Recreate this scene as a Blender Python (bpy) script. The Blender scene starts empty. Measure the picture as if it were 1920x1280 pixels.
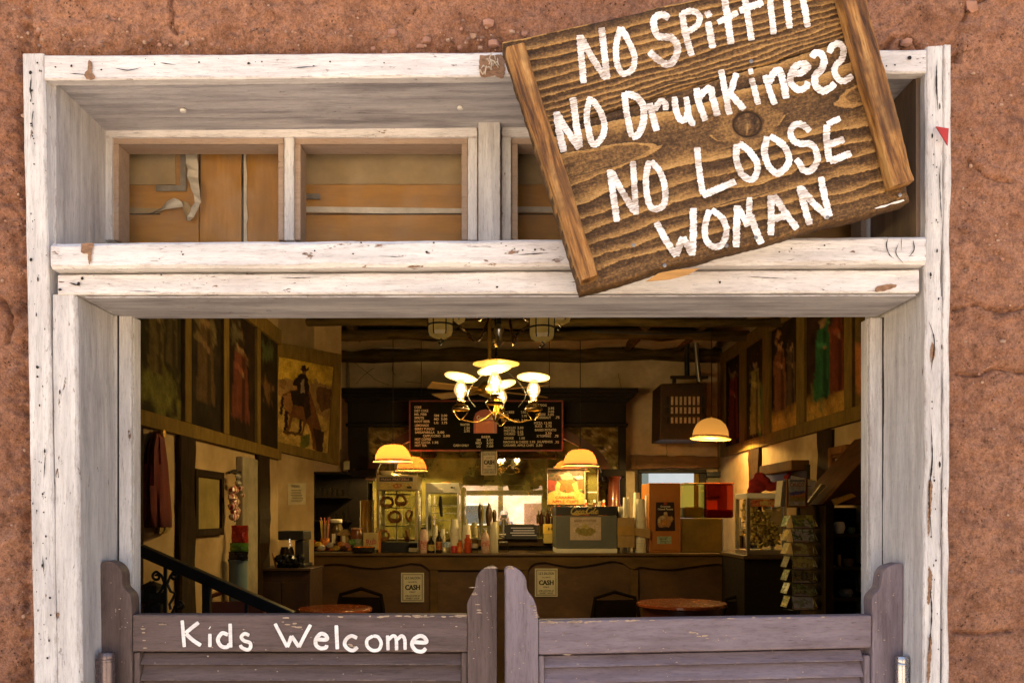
import bpy, bmesh, math, random
import numpy as np
from mathutils import Vector, Matrix, noise as mnoise

SC = bpy.context.scene
# ----------------------------------------------------------------------------- camera
EYE = 1.5          # eye height above the outside ground
F = 1600.0         # focal length in photo pixels
VX, VY = 945.0, 966.0
cam = bpy.data.cameras.new('camera')
camo = bpy.data.objects.new('camera', cam)
SC.collection.objects.link(camo)
camo.location = (0, 0, EYE)
camo.rotation_euler = (math.radians(90), 0, 0)
cam.sensor_width = 36.0
cam.lens = 36.0 * F / 1920.0
cam.shift_x = (960 - VX) / 1920.0
cam.shift_y = (VY - 640) / 1920.0
cam.clip_start = 0.05
cam.clip_end = 400
SC.camera = camo
# ----------------------------------------------------------------------------- world, sun, exposure
SUN_EL, SUN_AZ = math.radians(64), math.radians(-25)   # the sun stands behind the building: the front is in shade
W = bpy.data.worlds.new('World'); SC.world = W; W.use_nodes = True
wn = W.node_tree; wn.nodes.clear()
sky = wn.nodes.new('ShaderNodeTexSky'); sky.sky_type = 'NISHITA'; sky.sun_disc = False
sky.sun_elevation = SUN_EL; sky.sun_rotation = SUN_AZ
sky.dust_density = 7.0; sky.air_density = 1.0; sky.ozone_density = 0.2; sky.altitude = 600
bg = wn.nodes.new('ShaderNodeBackground'); bg.inputs['Strength'].default_value = 0.09
wo = wn.nodes.new('ShaderNodeOutputWorld')
wn.links.new(sky.outputs[0], bg.inputs[0]); wn.links.new(bg.outputs[0], wo.inputs[0])
sl = bpy.data.lights.new('sun', 'SUN'); sl.energy = 4.8; sl.angle = math.radians(0.53); sl.color = (1.0, 0.95, 0.86)
so = bpy.data.objects.new('sun', sl); SC.collection.objects.link(so)
sd = Vector((math.sin(SUN_AZ) * math.cos(SUN_EL), math.cos(SUN_AZ) * math.cos(SUN_EL), math.sin(SUN_EL)))
so.rotation_euler = sd.to_track_quat('Z', 'Y').to_euler()
so.location = (0, 20, 30)
SC.view_settings.view_transform = 'Standard'; SC.view_settings.look = 'None'
SC.view_settings.gamma = 1.0; SC.view_settings.use_curve_mapping = False
EXPO = 2.2
SC.view_settings.exposure = EXPO
EX = 2.0 ** -EXPO      # what a surface must give off to show as full white
SC.render.engine = 'CYCLES'
try:
    SC.cycles.use_denoising = True
    SC.cycles.denoiser = 'OPENIMAGEDENOISE'
    SC.cycles.sample_clamp_indirect = 6.0
    SC.cycles.caustics_reflective = False; SC.cycles.caustics_refractive = False
    SC.cycles.max_bounces = 10
except Exception:
    pass

# ----------------------------------------------------------------------------- helpers
R = random.Random(7)
C = SC.collection
ORG = {}

def S(r, g, b):
    f = lambda c: (c / 255.0) / 12.92 if c / 255.0 <= .04045 else ((c / 255.0 + .055) / 1.055) ** 2.4
    return (f(r), f(g), f(b))

def P(px, py, Y):
    return Vector(((px - VX) * Y / F, Y, EYE - (py - VY) * Y / F))

def WALL(px, py, xw):                    # a point on a side wall x = xw
    Y = xw * F / (px - VX)
    return Vector((xw, Y, EYE - (py - VY) * Y / F))

def thing(name, label, cat, loc=(0, 0, 0), group=None):
    o = bpy.data.objects.new(name, None); C.objects.link(o)
    o.empty_display_size = .05
    o.location = loc; ORG[o.name] = Vector(loc)
    o['label'] = label; o['category'] = cat
    if group: o['group'] = group
    return o

def tag(o, label=None, cat=None, group=None, kind=None):
    for k, v in (('label', label), ('category', cat), ('group', group), ('kind', kind)):
        if v: o[k] = v
    return o

class MB:
    """collects shapes in world coordinates; build() links them as one mesh object"""
    def __init__(self):
        self.v = []; self.f = []; self.attr = {}
    def add(self, vs, fs):
        b = len(self.v); self.v.extend([Vector(p) for p in vs])
        self.f.extend([tuple(i + b for i in q) for q in fs]); return self
    def box(self, a, b):
        x0, x1 = sorted((a[0], b[0])); y0, y1 = sorted((a[1], b[1])); z0, z1 = sorted((a[2], b[2]))
        vs = [(x0,y0,z0),(x1,y0,z0),(x1,y1,z0),(x0,y1,z0),(x0,y0,z1),(x1,y0,z1),(x1,y1,z1),(x0,y1,z1)]
        return self.add(vs, [(0,3,2,1),(4,5,6,7),(0,1,5,4),(1,2,6,5),(2,3,7,6),(3,0,4,7)])
    def bpx(self, x0, y0, x1, y1, Y, d):     # box whose front face covers this rectangle at distance Y
        a = P(x0, y1, Y); b = P(x1, y0, Y); return self.box(a, (b.x, Y + d, b.z))
    def prism(self, front, off):
        n = len(front); off = Vector(off)
        front = [Vector(p) for p in front]
        nrm = Vector((0, 0, 0))
        for i in range(n):
            p, q = front[i], front[(i + 1) % n]
            nrm += p.cross(q)
        if nrm.dot(off) > 0: front = front[::-1]
        vs = front + [p + off for p in front]
        fs = [tuple(range(n)), tuple(range(2 * n - 1, n - 1, -1))]
        fs += [(i, i + n, (i + 1) % n + n, (i + 1) % n) for i in range(n)]
        return self.add(vs, fs)
    def ppx(self, pts, Y, d):
        return self.prism([P(x, y, Y) for x, y in pts], (0, d, 0))
    def quad(self, a, b, c, d):
        return self.add([a, b, c, d], [(0, 1, 2, 3)])
    def tube(self, path, r, n=8, cap=True):
        path = [Vector(p) for p in path]; m = len(path)
        rs = r if isinstance(r, (list, tuple)) else [r] * m
        vs = []; fs = []; prev = None
        for i, p in enumerate(path):
            t = (path[min(i + 1, m - 1)] - path[max(i - 1, 0)])
            t = t.normalized() if t.length > 1e-9 else Vector((0, 0, 1))
            if prev is None:
                u = t.orthogonal().normalized()
            else:
                u = (prev - t * prev.dot(t))
                u = u.normalized() if u.length > 1e-6 else t.orthogonal().normalized()
            prev = u; w = t.cross(u)
            for k in range(n):
                a = 2 * math.pi * k / n
                vs.append(p + (u * math.cos(a) + w * math.sin(a)) * rs[i])
        for i in range(m - 1):
            for k in range(n):
                fs.append((i*n+k, i*n+(k+1)%n, (i+1)*n+(k+1)%n, (i+1)*n+k))
        if cap:
            fs.append(tuple(range(n - 1, -1, -1))); fs.append(tuple(range((m-1)*n, m*n)))
        return self.add(vs, fs)
    def lathe(self, c, prof, n=16, axis=None, cap=True):
        c = Vector(c); M = None
        if axis is not None: M = Vector((0, 0, 1)).rotation_difference(Vector(axis).normalized()).to_matrix()
        vs = []; fs = []
        for r, z in prof:
            for k in range(n):
                a = 2 * math.pi * k / n
                p = Vector((max(r, 1e-4) * math.cos(a), max(r, 1e-4) * math.sin(a), z))
                if M: p = M @ p
                vs.append(c + p)
        m = len(prof)
        for i in range(m - 1):
            for k in range(n):
                fs.append((i*n+k, i*n+(k+1)%n, (i+1)*n+(k+1)%n, (i+1)*n+k))
        if cap:
            fs.append(tuple(range(n - 1, -1, -1))); fs.append(tuple(range((m-1)*n, m*n)))
        return self.add(vs, fs)
    def ball(self, c, r, n=8, sq=(1, 1, 1), jit=0, rnd=R):
        c = Vector(c); vs = [c + Vector((0, 0, -r * sq[2]))]; fs = []; m = max(3, n // 2)
        for i in range(1, m):
            th = math.pi * i / m
            for k in range(n):
                a = 2 * math.pi * k / n; rr = r * (1 + jit * rnd.uniform(-1, 1))
                vs.append(c + Vector((rr*math.sin(th)*math.cos(a)*sq[0], rr*math.sin(th)*math.sin(a)*sq[1], -rr*math.cos(th)*sq[2])))
        vs.append(c + Vector((0, 0, r * sq[2]))); t = len(vs) - 1
        for k in range(n):
            fs.append((0, 1 + (k+1) % n, 1 + k)); fs.append((t, t - n + k, t - n + (k+1) % n))
        for i in range(m - 2):
            for k in range(n):
                a0 = 1 + i*n + k; a1 = 1 + i*n + (k+1) % n
                fs.append((a0, a1, a1 + n, a0 + n))
        return self.add(vs, fs)
    def wonky(self, q0, q1, nseg=40, amp=.0008, ch=.003, seed=0):
        """a hand-made board: q0, q1 are its four end corners (front a, front b, back b, back a); lofted with worn, uneven edges"""
        q0 = [Vector(p) for p in q0]; q1 = [Vector(p) for p in q1]; base = len(self.v); vs = []; fs = []
        for i in range(nseg + 1):
            t = i / nseg; q = [a.lerp(b, t) for a, b in zip(q0, q1)]; sec = []
            for k in range(4):
                p = q[k]; pr = q[(k - 1) % 4]; nx = q[(k + 1) % 4]
                c1 = ch * (.7 + .9 * abs(mnoise.noise(Vector((t * 14 + seed, k * 7.3, 1.7)))))
                d1 = (pr - p).normalized() * min(c1, .3 * (pr - p).length)
                d2 = (nx - p).normalized() * min(c1, .3 * (nx - p).length)
                for d in (d1, d2):
                    j = Vector((mnoise.noise(p * 9 + d * 40 + Vector((seed, 0, 0))), mnoise.noise(p * 9 + d * 40 + Vector((0, seed, 5))), mnoise.noise(p * 9 + d * 40 + Vector((3, 0, seed))))) * amp * 2
                    j += Vector((mnoise.noise(p * 60 + d * 90), mnoise.noise(p * 60 + d * 90 + Vector((9, 9, 9))), mnoise.noise(p * 60 - d * 90))) * amp * .5
                    sec.append(p + d + j)
            vs += sec
        n = 8
        for i in range(nseg):
            for k in range(n):
                fs.append((i*n+k, i*n+(k+1)%n, (i+1)*n+(k+1)%n, (i+1)*n+k))
        fs.append(tuple(range(n - 1, -1, -1))); fs.append(tuple(range(nseg*n, nseg*n + n)))
        return self.add(vs, fs)
    def build(self, name, m, parent=None, smooth=False, bevel=0, kind=None, label=None, segs=2):
        o0 = ORG[parent.name] if parent is not None else Vector((0, 0, 0))
        me = bpy.data.meshes.new(name)
        me.from_pydata([tuple(p - o0) for p in self.v], [], self.f)
        bm = bmesh.new(); bm.from_mesh(me); bmesh.ops.recalc_face_normals(bm, faces=bm.faces); bm.to_mesh(me); bm.free()
        me.update()
        for k, arr in self.attr.items():
            a = me.attributes.new(k, 'FLOAT', 'POINT'); a.data.foreach_set('value', np.asarray(arr, dtype=np.float32))
        o = bpy.data.objects.new(name, me); C.objects.link(o)
        if m is not None: me.materials.append(m)
        if smooth:
            me.polygons.foreach_set('use_smooth', [True] * len(me.polygons))
            try: me.set_sharp_from_angle(angle=math.radians(40))
            except Exception: pass
        if parent is not None: o.parent = parent
        ORG[o.name] = o0
        if bevel:
            md = o.modifiers.new('bevel', 'BEVEL'); md.width = bevel; md.segments = segs; md.limit_method = 'ANGLE'; md.angle_limit = math.radians(50)
        if kind: o['kind'] = kind
        if label: o['label'] = label
        return o

def vnoise(x, y, seed=0):
    """value noise on numpy arrays, -1..1"""
    x = np.asarray(x, dtype=np.float64); y = np.asarray(y, dtype=np.float64)
    xi = np.floor(x).astype(np.int64); yi = np.floor(y).astype(np.int64); fx = x - xi; fy = y - yi
    fx = fx * fx * (3 - 2 * fx); fy = fy * fy * (3 - 2 * fy)
    def h(a, b):
        n = (a * 374761393 + b * 668265263 + seed * 974634777) & 0xFFFFFFFF
        n = ((n ^ (n >> 13)) * 1274126177) & 0xFFFFFFFF
        n = n ^ (n >> 16)
        return (n & 0xFFFF) / 32767.5 - 1
    a = h(xi, yi); b = h(xi + 1, yi); c = h(xi, yi + 1); d = h(xi + 1, yi + 1)
    return (a * (1 - fx) + b * fx) * (1 - fy) + (c * (1 - fx) + d * fx) * fy

def fbm(x, y, o=4, seed=0):
    s = 0; a = 1; t = 0
    for i in range(o):
        s = s + a * vnoise(x * 2 ** i, y * 2 ** i, seed + i * 17); t += a; a *= .5
    return s / t

# ----------------------------------------------------------------------------- materials
class NT:
    def __init__(self, name):
        self.m = bpy.data.materials.new(name); self.m.use_nodes = True
        self.t = self.m.node_tree; self.t.nodes.clear()
        self.out = self.n('ShaderNodeOutputMaterial')
        self._tc = None
    def n(self, ty, **kw):
        nd = self.t.nodes.new(ty)
        for k, v in kw.items():
            if hasattr(nd, k): setattr(nd, k, v)
        return nd
    def l(self, a, b): self.t.links.new(a, b)
    def set(self, sock, v):
        if isinstance(v, bpy.types.NodeSocket): self.l(v, sock)
        else:
            if isinstance(v, tuple) and len(v) == 3 and sock.type == 'RGBA': v = (*v, 1)
            sock.default_value = v
    def co(self, scale=(1, 1, 1), loc=(0, 0, 0)):
        if self._tc is None: self._tc = self.n('ShaderNodeTexCoord')
        mp = self.n('ShaderNodeMapping'); self.l(self._tc.outputs['Object'], mp.inputs[0])
        mp.inputs['Scale'].default_value = scale; mp.inputs['Location'].default_value = loc
        return mp.outputs[0]
    def noise(self, co, scale, detail=3, rough=.55, dist=0):
        nd = self.n('ShaderNodeTexNoise'); self.l(co, nd.inputs['Vector'])
        nd.inputs['Scale'].default_value = scale; nd.inputs['Detail'].default_value = detail
        nd.inputs['Roughness'].default_value = rough; nd.inputs['Distortion'].default_value = dist
        return nd.outputs[0]
    def ramp(self, fac, stops):
        nd = self.n('ShaderNodeValToRGB'); self.set(nd.inputs[0], fac); el = nd.color_ramp.elements
        while len(el) < len(stops): el.new(.5)
        for e, (p, c) in zip(el, stops):
            e.position = p; e.color = (*c, 1) if isinstance(c, tuple) else (c, c, c, 1)
        return nd.outputs[0]
    def step(self, fac, a, b):
        nd = self.n('ShaderNodeMapRange'); self.set(nd.inputs[0], fac)
        nd.inputs[1].default_value = a; nd.inputs[2].default_value = b; nd.clamp = True
        return nd.outputs[0]
    def mix(self, f, a, b, mode='MIX'):
        nd = self.n('ShaderNodeMix', data_type='RGBA'); nd.blend_type = mode
        self.set(nd.inputs[0], f); self.set(nd.inputs[6], a); self.set(nd.inputs[7], b); return nd.outputs[2]
    def math(self, op, a, b=0.0):
        nd = self.n('ShaderNodeMath', operation=op); self.set(nd.inputs[0], a); self.set(nd.inputs[1], b); return nd.outputs[0]
    def attr(self, name):
        nd = self.n('ShaderNodeAttribute'); nd.attribute_name = name; return nd
    def bump(self, h, strength=.3, dist=.002):
        nd = self.n('ShaderNodeBump'); self.l(h, nd.inputs['Height']); nd.inputs['Strength'].default_value = strength
        nd.inputs['Distance'].default_value = dist; return nd.outputs[0]
    def bsdf(self, color, rough=.6, metal=0., normal=None, spec=.5, trans=0., emis=None, estr=0., coat=0.):
        b = self.n('ShaderNodeBsdfPrincipled')
        self.set(b.inputs['Base Color'], color); self.set(b.inputs['Roughness'], rough); self.set(b.inputs['Metallic'], metal)
        self.set(b.inputs['Specular IOR Level'], spec); self.set(b.inputs['Transmission Weight'], trans)
        self.set(b.inputs['Coat Weight'], coat)
        if normal is not None: self.l(normal, b.inputs['Normal'])
        if emis is not None:
            self.set(b.inputs['Emission Color'], emis); self.set(b.inputs['Emission Strength'], estr)
        self.l(b.outputs[0], self.out.inputs[0]); return self.m

def simple(name, c, rough=.6, metal=0., var=.25, scale=12, bump=.15, stretch=(1, 1, 1), spec=.5, coat=0., c2=None):
    t = NT(name); co = t.co(stretch)
    a = t.noise(co, scale, 4); b = t.noise(co, scale * 6, 3)
    c2 = c2 or tuple(x * (1 - var) for x in c); c1 = tuple(min(1, x * (1 + var * .5)) for x in c)
    k = t.mix(t.step(a, .3, .7), c2, c1)
    k = t.mix(t.math('MULTIPLY', t.step(b, .35, .7), .35), k, c2)
    rr = t.math('ADD', t.math('MULTIPLY', b, .25), rough - .12)
    return t.bsdf(k, rr, metal, t.bump(b, bump, .002) if bump else None, spec, coat=coat)

def emit(name, c, s, c2=None, scale=8):
    t = NT(name); e = t.n('ShaderNodeEmission')
    nz = t.noise(t.co(), scale, 2)
    t.set(e.inputs[0], t.mix(t.step(nz, .3, .7), c2 or tuple(x * .9 for x in c), c)); e.inputs[1].default_value = s
    t.l(e.outputs[0], t.out.inputs[0]); return t.m

def thin_glass(name, tint=(.95, .95, .92), refl=.12, rough=.04, dirt=.0):
    t = NT(name); tr = t.n('ShaderNodeBsdfTransparent'); gl = t.n('ShaderNodeBsdfGlossy'); mx = t.n('ShaderNodeMixShader')
    t.set(tr.inputs[0], tint); t.set(gl.inputs[0], (1, 1, 1)); gl.inputs[1].default_value = rough
    lw = t.n('ShaderNodeLayerWeight'); lw.inputs[0].default_value = .12
    f = t.math('MULTIPLY', lw.outputs[0], .3 + refl * 2)
    t.l(f, mx.inputs[0]); t.l(tr.outputs[0], mx.inputs[1]); t.l(gl.outputs[0], mx.inputs[2])
    last = mx.outputs[0]
    if dirt:
        df = t.n('ShaderNodeBsdfDiffuse'); t.set(df.inputs[0], (.55, .47, .38)); m2 = t.n('ShaderNodeMixShader')
        nz = t.noise(t.co(), 14, 5, .65)
        t.l(t.math('MULTIPLY', t.step(nz, .35, .75), dirt), m2.inputs[0]); t.l(last, m2.inputs[1]); t.l(df.outputs[0], m2.inputs[2]); last = m2.outputs[0]
    t.l(last, t.out.inputs[0]); return t.m

def painted_wood(name, axis, p1, p2, under, chip=.67, edge=.8, rough=.62, streak=.5, dirtc=(.3, .24, .2), smudge=.35, smc=(.30, .27, .27), spec=.3):
    """old paint on boards: brush streaks along the grain, chips down to the wood, worn arrises"""
    t = NT(name)
    st = {'X': (1.2, 16, 16), 'Z': (16, 16, 1.2)}[axis]; st2 = {'X': (3, 9, 9), 'Z': (9, 9, 3)}[axis]
    cg = t.co(st); c2 = t.co(st2); c0 = t.co()
    g = t.noise(cg, 3.2, 6, .62); g2 = t.noise(cg, 11, 4, .6); blot = t.noise(c0, 4.5, 5, .6)
    col = t.mix(t.math('MULTIPLY', t.step(g, .42, .68), streak), p1, p2)
    col = t.mix(t.math('MULTIPLY', t.step(blot, .45, .75), .35), col, p2)
    col = t.mix(t.math('MULTIPLY', t.step(g2, .56, .74), .3), col, dirtc)
    sm = t.noise(t.co({'X': (1, 4, 4), 'Z': (4, 4, 1)}[axis], (3.1, 1.7, .4)), 3.6, 6, .66)
    col = t.mix(t.math('MULTIPLY', t.step(sm, .50, .72), smudge), col, smc)
    hf = t.noise(t.co({'X': (2.2, 22, 22), 'Z': (22, 22, 2.2)}[axis], (.7, .2, 1.9)), 16, 5, .85)
    col = t.mix(1.0, col, t.ramp(hf, [(.28, .50), (.42, .86), (.50, 1.0), (1., 1.06)]), 'MULTIPLY')
    ch = t.noise(c2, 9, 7, .68); ch2 = t.noise(c0, 2.3, 3, .5)
    cm = t.step(t.math('ADD', ch, t.math('MULTIPLY', t.math('SUBTRACT', ch2, .5), .28)), chip, chip + .025)
    fine = t.step(t.noise(cg, 22, 5, .72), .645, .70)
    bv = t.n('ShaderNodeBevel'); bv.samples = 4; bv.inputs[0].default_value = .006
    ge = t.n('ShaderNodeNewGeometry'); dt = t.n('ShaderNodeVectorMath', operation='DOT_PRODUCT')
    t.l(bv.outputs[0], dt.inputs[0]); t.l(ge.outputs['Normal'], dt.inputs[1])
    em = t.math('MULTIPLY', t.step(dt.outputs['Value'], .985, .90), t.step(t.noise(c2, 14, 5, .7), .5, .6))
    wood = t.mix(t.step(g2, .35, .65), under, tuple(x * .45 for x in under))
    col = t.mix(t.math('MULTIPLY', em, edge), col, wood)
    col = t.mix(cm, col, wood)
    col = t.mix(t.math('MULTIPLY', fine, .65), col, tuple(x * .5 for x in under))
    h = t.math('SUBTRACT', t.math('MULTIPLY', g, .7), t.math('MULTIPLY', cm, .9))
    h = t.math('SUBTRACT', h, t.math('MULTIPLY', fine, .5))
    h = t.math('ADD', h, t.math('MULTIPLY', g2, .3))
    return t.bsdf(col, t.math('ADD', t.math('MULTIPLY', g2, .25), rough - .12), 0., t.bump(h, .7, .003), spec)

def vcol_mat(name, rough=.55, nz=.25, spec=.3):
    t = NT(name); a = t.attr('Col'); n = t.noise(t.co(), 60, 4)
    c = t.mix(t.math('MULTIPLY', t.step(n, .35, .7), nz), a.outputs['Color'], (.02, .015, .01))
    return t.bsdf(c, rough, 0., t.bump(n, .05, .001), spec)

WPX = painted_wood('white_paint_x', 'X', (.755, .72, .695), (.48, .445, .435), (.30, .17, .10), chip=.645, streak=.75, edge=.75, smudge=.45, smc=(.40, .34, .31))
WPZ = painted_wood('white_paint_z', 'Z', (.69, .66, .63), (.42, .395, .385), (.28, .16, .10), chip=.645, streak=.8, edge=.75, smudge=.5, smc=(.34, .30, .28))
WRV = painted_wood('shaded_reveal_paint_z', 'Z', (.58, .55, .53), (.36, .335, .33), (.22, .14, .09), chip=.68, streak=.85, smudge=.6, smc=(.20, .18, .18))  # white frame paint greyed for the reveals, their shade put into the colour
WRX = painted_wood('shaded_reveal_paint_x', 'X', (.58, .55, .55), (.30, .28, .30), (.20, .13, .09), chip=.675, streak=.9, smudge=.7, smc=(.13, .115, .13))  # lavender-grey copy for undersides, shade put into the colour along with dark smudges
LVX = painted_wood('plum_paint_x', 'X', (.235, .185, .202), (.14, .10, .108), (.50, .33, .19), chip=.68, edge=.6, rough=.55, dirtc=(.05, .03, .03), streak=.7, smc=(.09, .06, .062), spec=.15)
LVZ = painted_wood('plum_paint_z', 'Z', (.245, .195, .212), (.135, .10, .107), (.45, .30, .18), chip=.68, edge=.55, rough=.55, dirtc=(.05, .03, .03), streak=.7, smudge=.6, smc=(.08, .052, .055), spec=.15)
BRX = painted_wood('brown_plum_paint_x', 'X', (.148, .106, .096), (.08, .054, .047), (.50, .36, .24), chip=.685, edge=.45, rough=.55, dirtc=(.03, .018, .014), streak=.7, smc=(.05, .03, .024), spec=.1)
BRZ = painted_wood('brown_plum_paint_z', 'Z', (.140, .100, .089), (.076, .051, .044), (.42, .30, .2), chip=.69, edge=.4, rough=.55, dirtc=(.03, .018, .014), streak=.7, smudge=.5, smc=(.045, .027, .02), spec=.1)
SASH = painted_wood('bare_sash_wood', 'X', (.40, .285, .20), (.27, .18, .12), (.18, .10, .06), chip=.70, edge=.5)
DWOOD = simple('dark_wood', (.030, .017, .007), .85, spec=.1, var=.5, scale=5, stretch=(1, 6, 6), bump=.2)
DWOODZ = simple('dark_wood_upright', (.030, .017, .007), .85, spec=.08, var=.5, scale=5, stretch=(6, 6, 1), bump=.2)
BEAMW = simple('old_beam_wood', (.10, .065, .022), .9, spec=.1, var=.6, scale=4, stretch=(1, 6, 6), bump=.4)
OLIVE = simple('olive_trim_wood', (.165, .105, .026), .88, spec=.08, var=.35, scale=6, stretch=(3, 3, 1), bump=.2)
BARW = simple('bar_wood', (.135, .075, .022), .55, spec=.25, var=.45, scale=4, stretch=(1, 5, 3), bump=.2)
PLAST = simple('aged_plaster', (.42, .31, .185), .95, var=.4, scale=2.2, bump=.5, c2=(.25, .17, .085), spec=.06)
BLACK = simple('black_plastic', (.012, .012, .013), .4, var=.3, bump=.05)
BLACKM = simple('black_iron', (.03, .033, .036), .45, .6, var=.3, bump=.15)
STEEL = simple('brushed_steel', (.62, .61, .58), .3, 1., var=.15, scale=30, stretch=(1, 1, 8), bump=.05)
BRASS = simple('aged_brass', (.55, .36, .10), .35, 1., var=.3, bump=.08)
WHITE = simple('white_enamel', (.74, .71, .64), .4, var=.1, bump=.03)
PAPER = simple('paper', (.70, .66, .55), .8, var=.12, scale=20, bump=.05)
CREAM = simple('cream_paper_cup', (.75, .70, .58), .6, var=.08, bump=.02)
INK = simple('black_ink', (.015, .014, .013), .7, var=.2, bump=0)
CHALK = simple('cream_lettering', (.82, .76, .58), .6, var=.15, scale=60, bump=0)
VCOL = vcol_mat('printed_picture')
VCOLP = vcol_mat('oil_painting', .85, .4, .06)
GLASS = thin_glass('clear_glass', (.92, .93, .88), .2)
PANE = thin_glass('old_window_glass', (.97, .95, .90), .0, .05, dirt=.10)
RED = simple('red_paint', (.45, .03, .02), .5, var=.3)
REDF = simple('red_cloth', (.28, .012, .01), .9, var=.4, scale=25, bump=.3)
KRAFT = simple('kraft_cardboard', (.42, .27, .11), .8, var=.25, scale=14, bump=.1)

def grid_quad(cs, nx, ny):
    """bilinear grid over corners TL, TR, BR, BL -> verts, faces, u, v (v from the top down)"""
    cs = [np.array(c, dtype=float) for c in cs]
    u, v = np.meshgrid(np.linspace(0, 1, nx + 1), np.linspace(0, 1, ny + 1)); u = u.ravel(); v = v.ravel()
    p = (np.outer((1-u)*(1-v), cs[0]) + np.outer(u*(1-v), cs[1]) + np.outer(u*v, cs[2]) + np.outer((1-u)*v, cs[3]))
    i = np.arange(nx * ny); r = i // nx; c = i % nx; a = r * (nx + 1) + c
    f = np.stack([a, a + nx + 1, a + nx + 2, a + 1], 1)
    return p, f, u, v

def fast_mesh(name, p, f, m, parent=None, attrs=None, col=None, smooth=True, kind=None, label=None):
    o0 = ORG[parent.name] if parent is not None else Vector((0, 0, 0))
    p = np.asarray(p, dtype=np.float32) - np.array(o0, dtype=np.float32)
    me = bpy.data.meshes.new(name); n = len(p); k = len(f); w = f.shape[1]
    me.vertices.add(n); me.vertices.foreach_set('co', p.ravel())
    me.loops.add(k * w); me.loops.foreach_set('vertex_index', np.asarray(f, dtype=np.int32).ravel())
    me.polygons.add(k); me.polygons.foreach_set('loop_start', np.arange(0, k * w, w, dtype=np.int32))
    try: me.polygons.foreach_set('loop_total', np.full(k, w, dtype=np.int32))
    except Exception: pass
    me.update(calc_edges=True); me.validate()
    if smooth: me.polygons.foreach_set('use_smooth', [True] * len(me.polygons))
    for nm, arr in (attrs or {}).items():
        a = me.attributes.new(nm, 'FLOAT', 'POINT'); a.data.foreach_set('value', np.asarray(arr, dtype=np.float32))
    if col is not None:
        a = me.color_attributes.new('Col', 'FLOAT_COLOR', 'POINT')
        a.data.foreach_set('color', np.concatenate([col, np.ones((n, 1))], 1).astype(np.float32).ravel())
    me.materials.append(m); o = bpy.data.objects.new(name, me); C.objects.link(o)
    if parent is not None: o.parent = parent
    ORG[o.name] = o0
    if kind: o['kind'] = kind
    if label: o['label'] = label
    return o

def inside(x, y, poly):
    r = np.zeros(x.shape, bool); n = len(poly); j = n - 1
    for i in range(n):
        xi, yi = poly[i]; xj, yj = poly[j]
        if yi != yj:
            r ^= ((yi > y) != (yj > y)) & (x < (xj - xi) * (y - yi) / (yj - yi) + xi)
        j = i
    return r

def picture(name, cs, nx, ny, fn, parent, m=None, label=None):
    """a flat printed or painted picture; fn(u, v) -> colour array"""
    p, f, u, v = grid_quad(cs, nx, ny)
    return fast_mesh(name, p, f, m or VCOL, parent, col=np.clip(fn(u, v), 0, 1), label=label)

def flat(c): return lambda u, v: np.tile(np.array(c), (len(u), 1))
def polys(bg, shapes):
    """shapes: (polygon in unit coords, colour)"""
    def fn(u, v):
        c = bg(u, v).astype(float)
        for pg, k in shapes: c[inside(u + .012 * vnoise(v * 30, u * 9, 3), v + .008 * vnoise(u * 30, v * 9, 4), pg)] = k
        return c * (1 + .45 * fbm(u * 16, v * 16, 3, 2))[:, None]
    return fn
def blotch(cols, sc=6, seed=1, vs=1.0):
    cols = [np.array(c) for c in cols]
    def fn(u, v):
        n = (fbm(u * sc + 3.1, v * sc * vs + 1.7, 4, seed) * .9 + .5).clip(0, .999) * len(cols)
        i = n.astype(int).clip(0, len(cols) - 1); return np.array(cols)[i]
    return fn

def catmull(pts, step):
    pts = [np.array(p, float) for p in pts]
    if len(pts) == 2:
        L = np.linalg.norm(pts[1] - pts[0]); k = max(2, int(L / step)); return [pts[0] + (pts[1] - pts[0]) * i / k for i in range(k + 1)]
    P0 = [2 * pts[0] - pts[1]] + pts + [2 * pts[-1] - pts[-2]]; out = []
    for i in range(1, len(P0) - 2):
        a, b, c, d = P0[i-1:i+3]; k = max(2, int(np.linalg.norm(c - b) / step))
        for j in range(k):
            t = j / k
            out.append(.5 * ((2*b) + (-a + c)*t + (2*a - 5*b + 4*c - d)*t*t + (-a + 3*b - 3*c + d)*t**3))
    out.append(pts[-1]); return out

def poly_path(pts, step):
    out = []
    for a, b in zip(pts, pts[1:]): out += catmull([a, b], step)[:-1]
    out.append(np.array(pts[-1], float)); return out

def brush(strokes, width, surf, step=2.0, jit=.06, sharp=False, seed=0, lift=.0004):
    """brush strokes as ribbons lying on a surface; surf(x, y, lift) -> (3D point, tone)"""
    mb = MB(); tone = []; rnd = random.Random(seed)
    for si, st in enumerate(strokes):
        w = width * rnd.uniform(.92, 1.08); pts = (poly_path if sharp else catmull)(st, step); n = len(pts)
        d = [0.]
        for a, b in zip(pts, pts[1:]): d.append(d[-1] + float(np.linalg.norm(b - a)))
        L = d[-1]; vs = []; fs = []
        for i, p in enumerate(pts):
            t = pts[min(i + 1, n - 1)] - pts[max(i - 1, 0)]; t = t / (np.linalg.norm(t) + 1e-9); nn = np.array((-t[1], t[0]))
            e = min(d[i], L - d[i]); rr = w / 2; k = 1.0 if e >= rr else math.sqrt(max(0., 1 - ((rr - e) / rr) ** 2)) * .22 + .78
            for j in range(5):
                o = (j - 2) / 2; jj = 1 + (jit * rnd.uniform(-1, 1) if abs(o) == 1 else 0)
                q = p + nn * o * rr * k * jj
                pt, tn = surf(q[0], q[1], lift + si * .00006); vs.append(pt); tone.append(tn)
            if i:
                b = (i - 1) * 5
                for j in range(4): fs.append((b + j, b + j + 1, b + j + 6, b + j + 5))
        mb.add(vs, fs)
    mb.attr['tone'] = tone
    return mb

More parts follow.
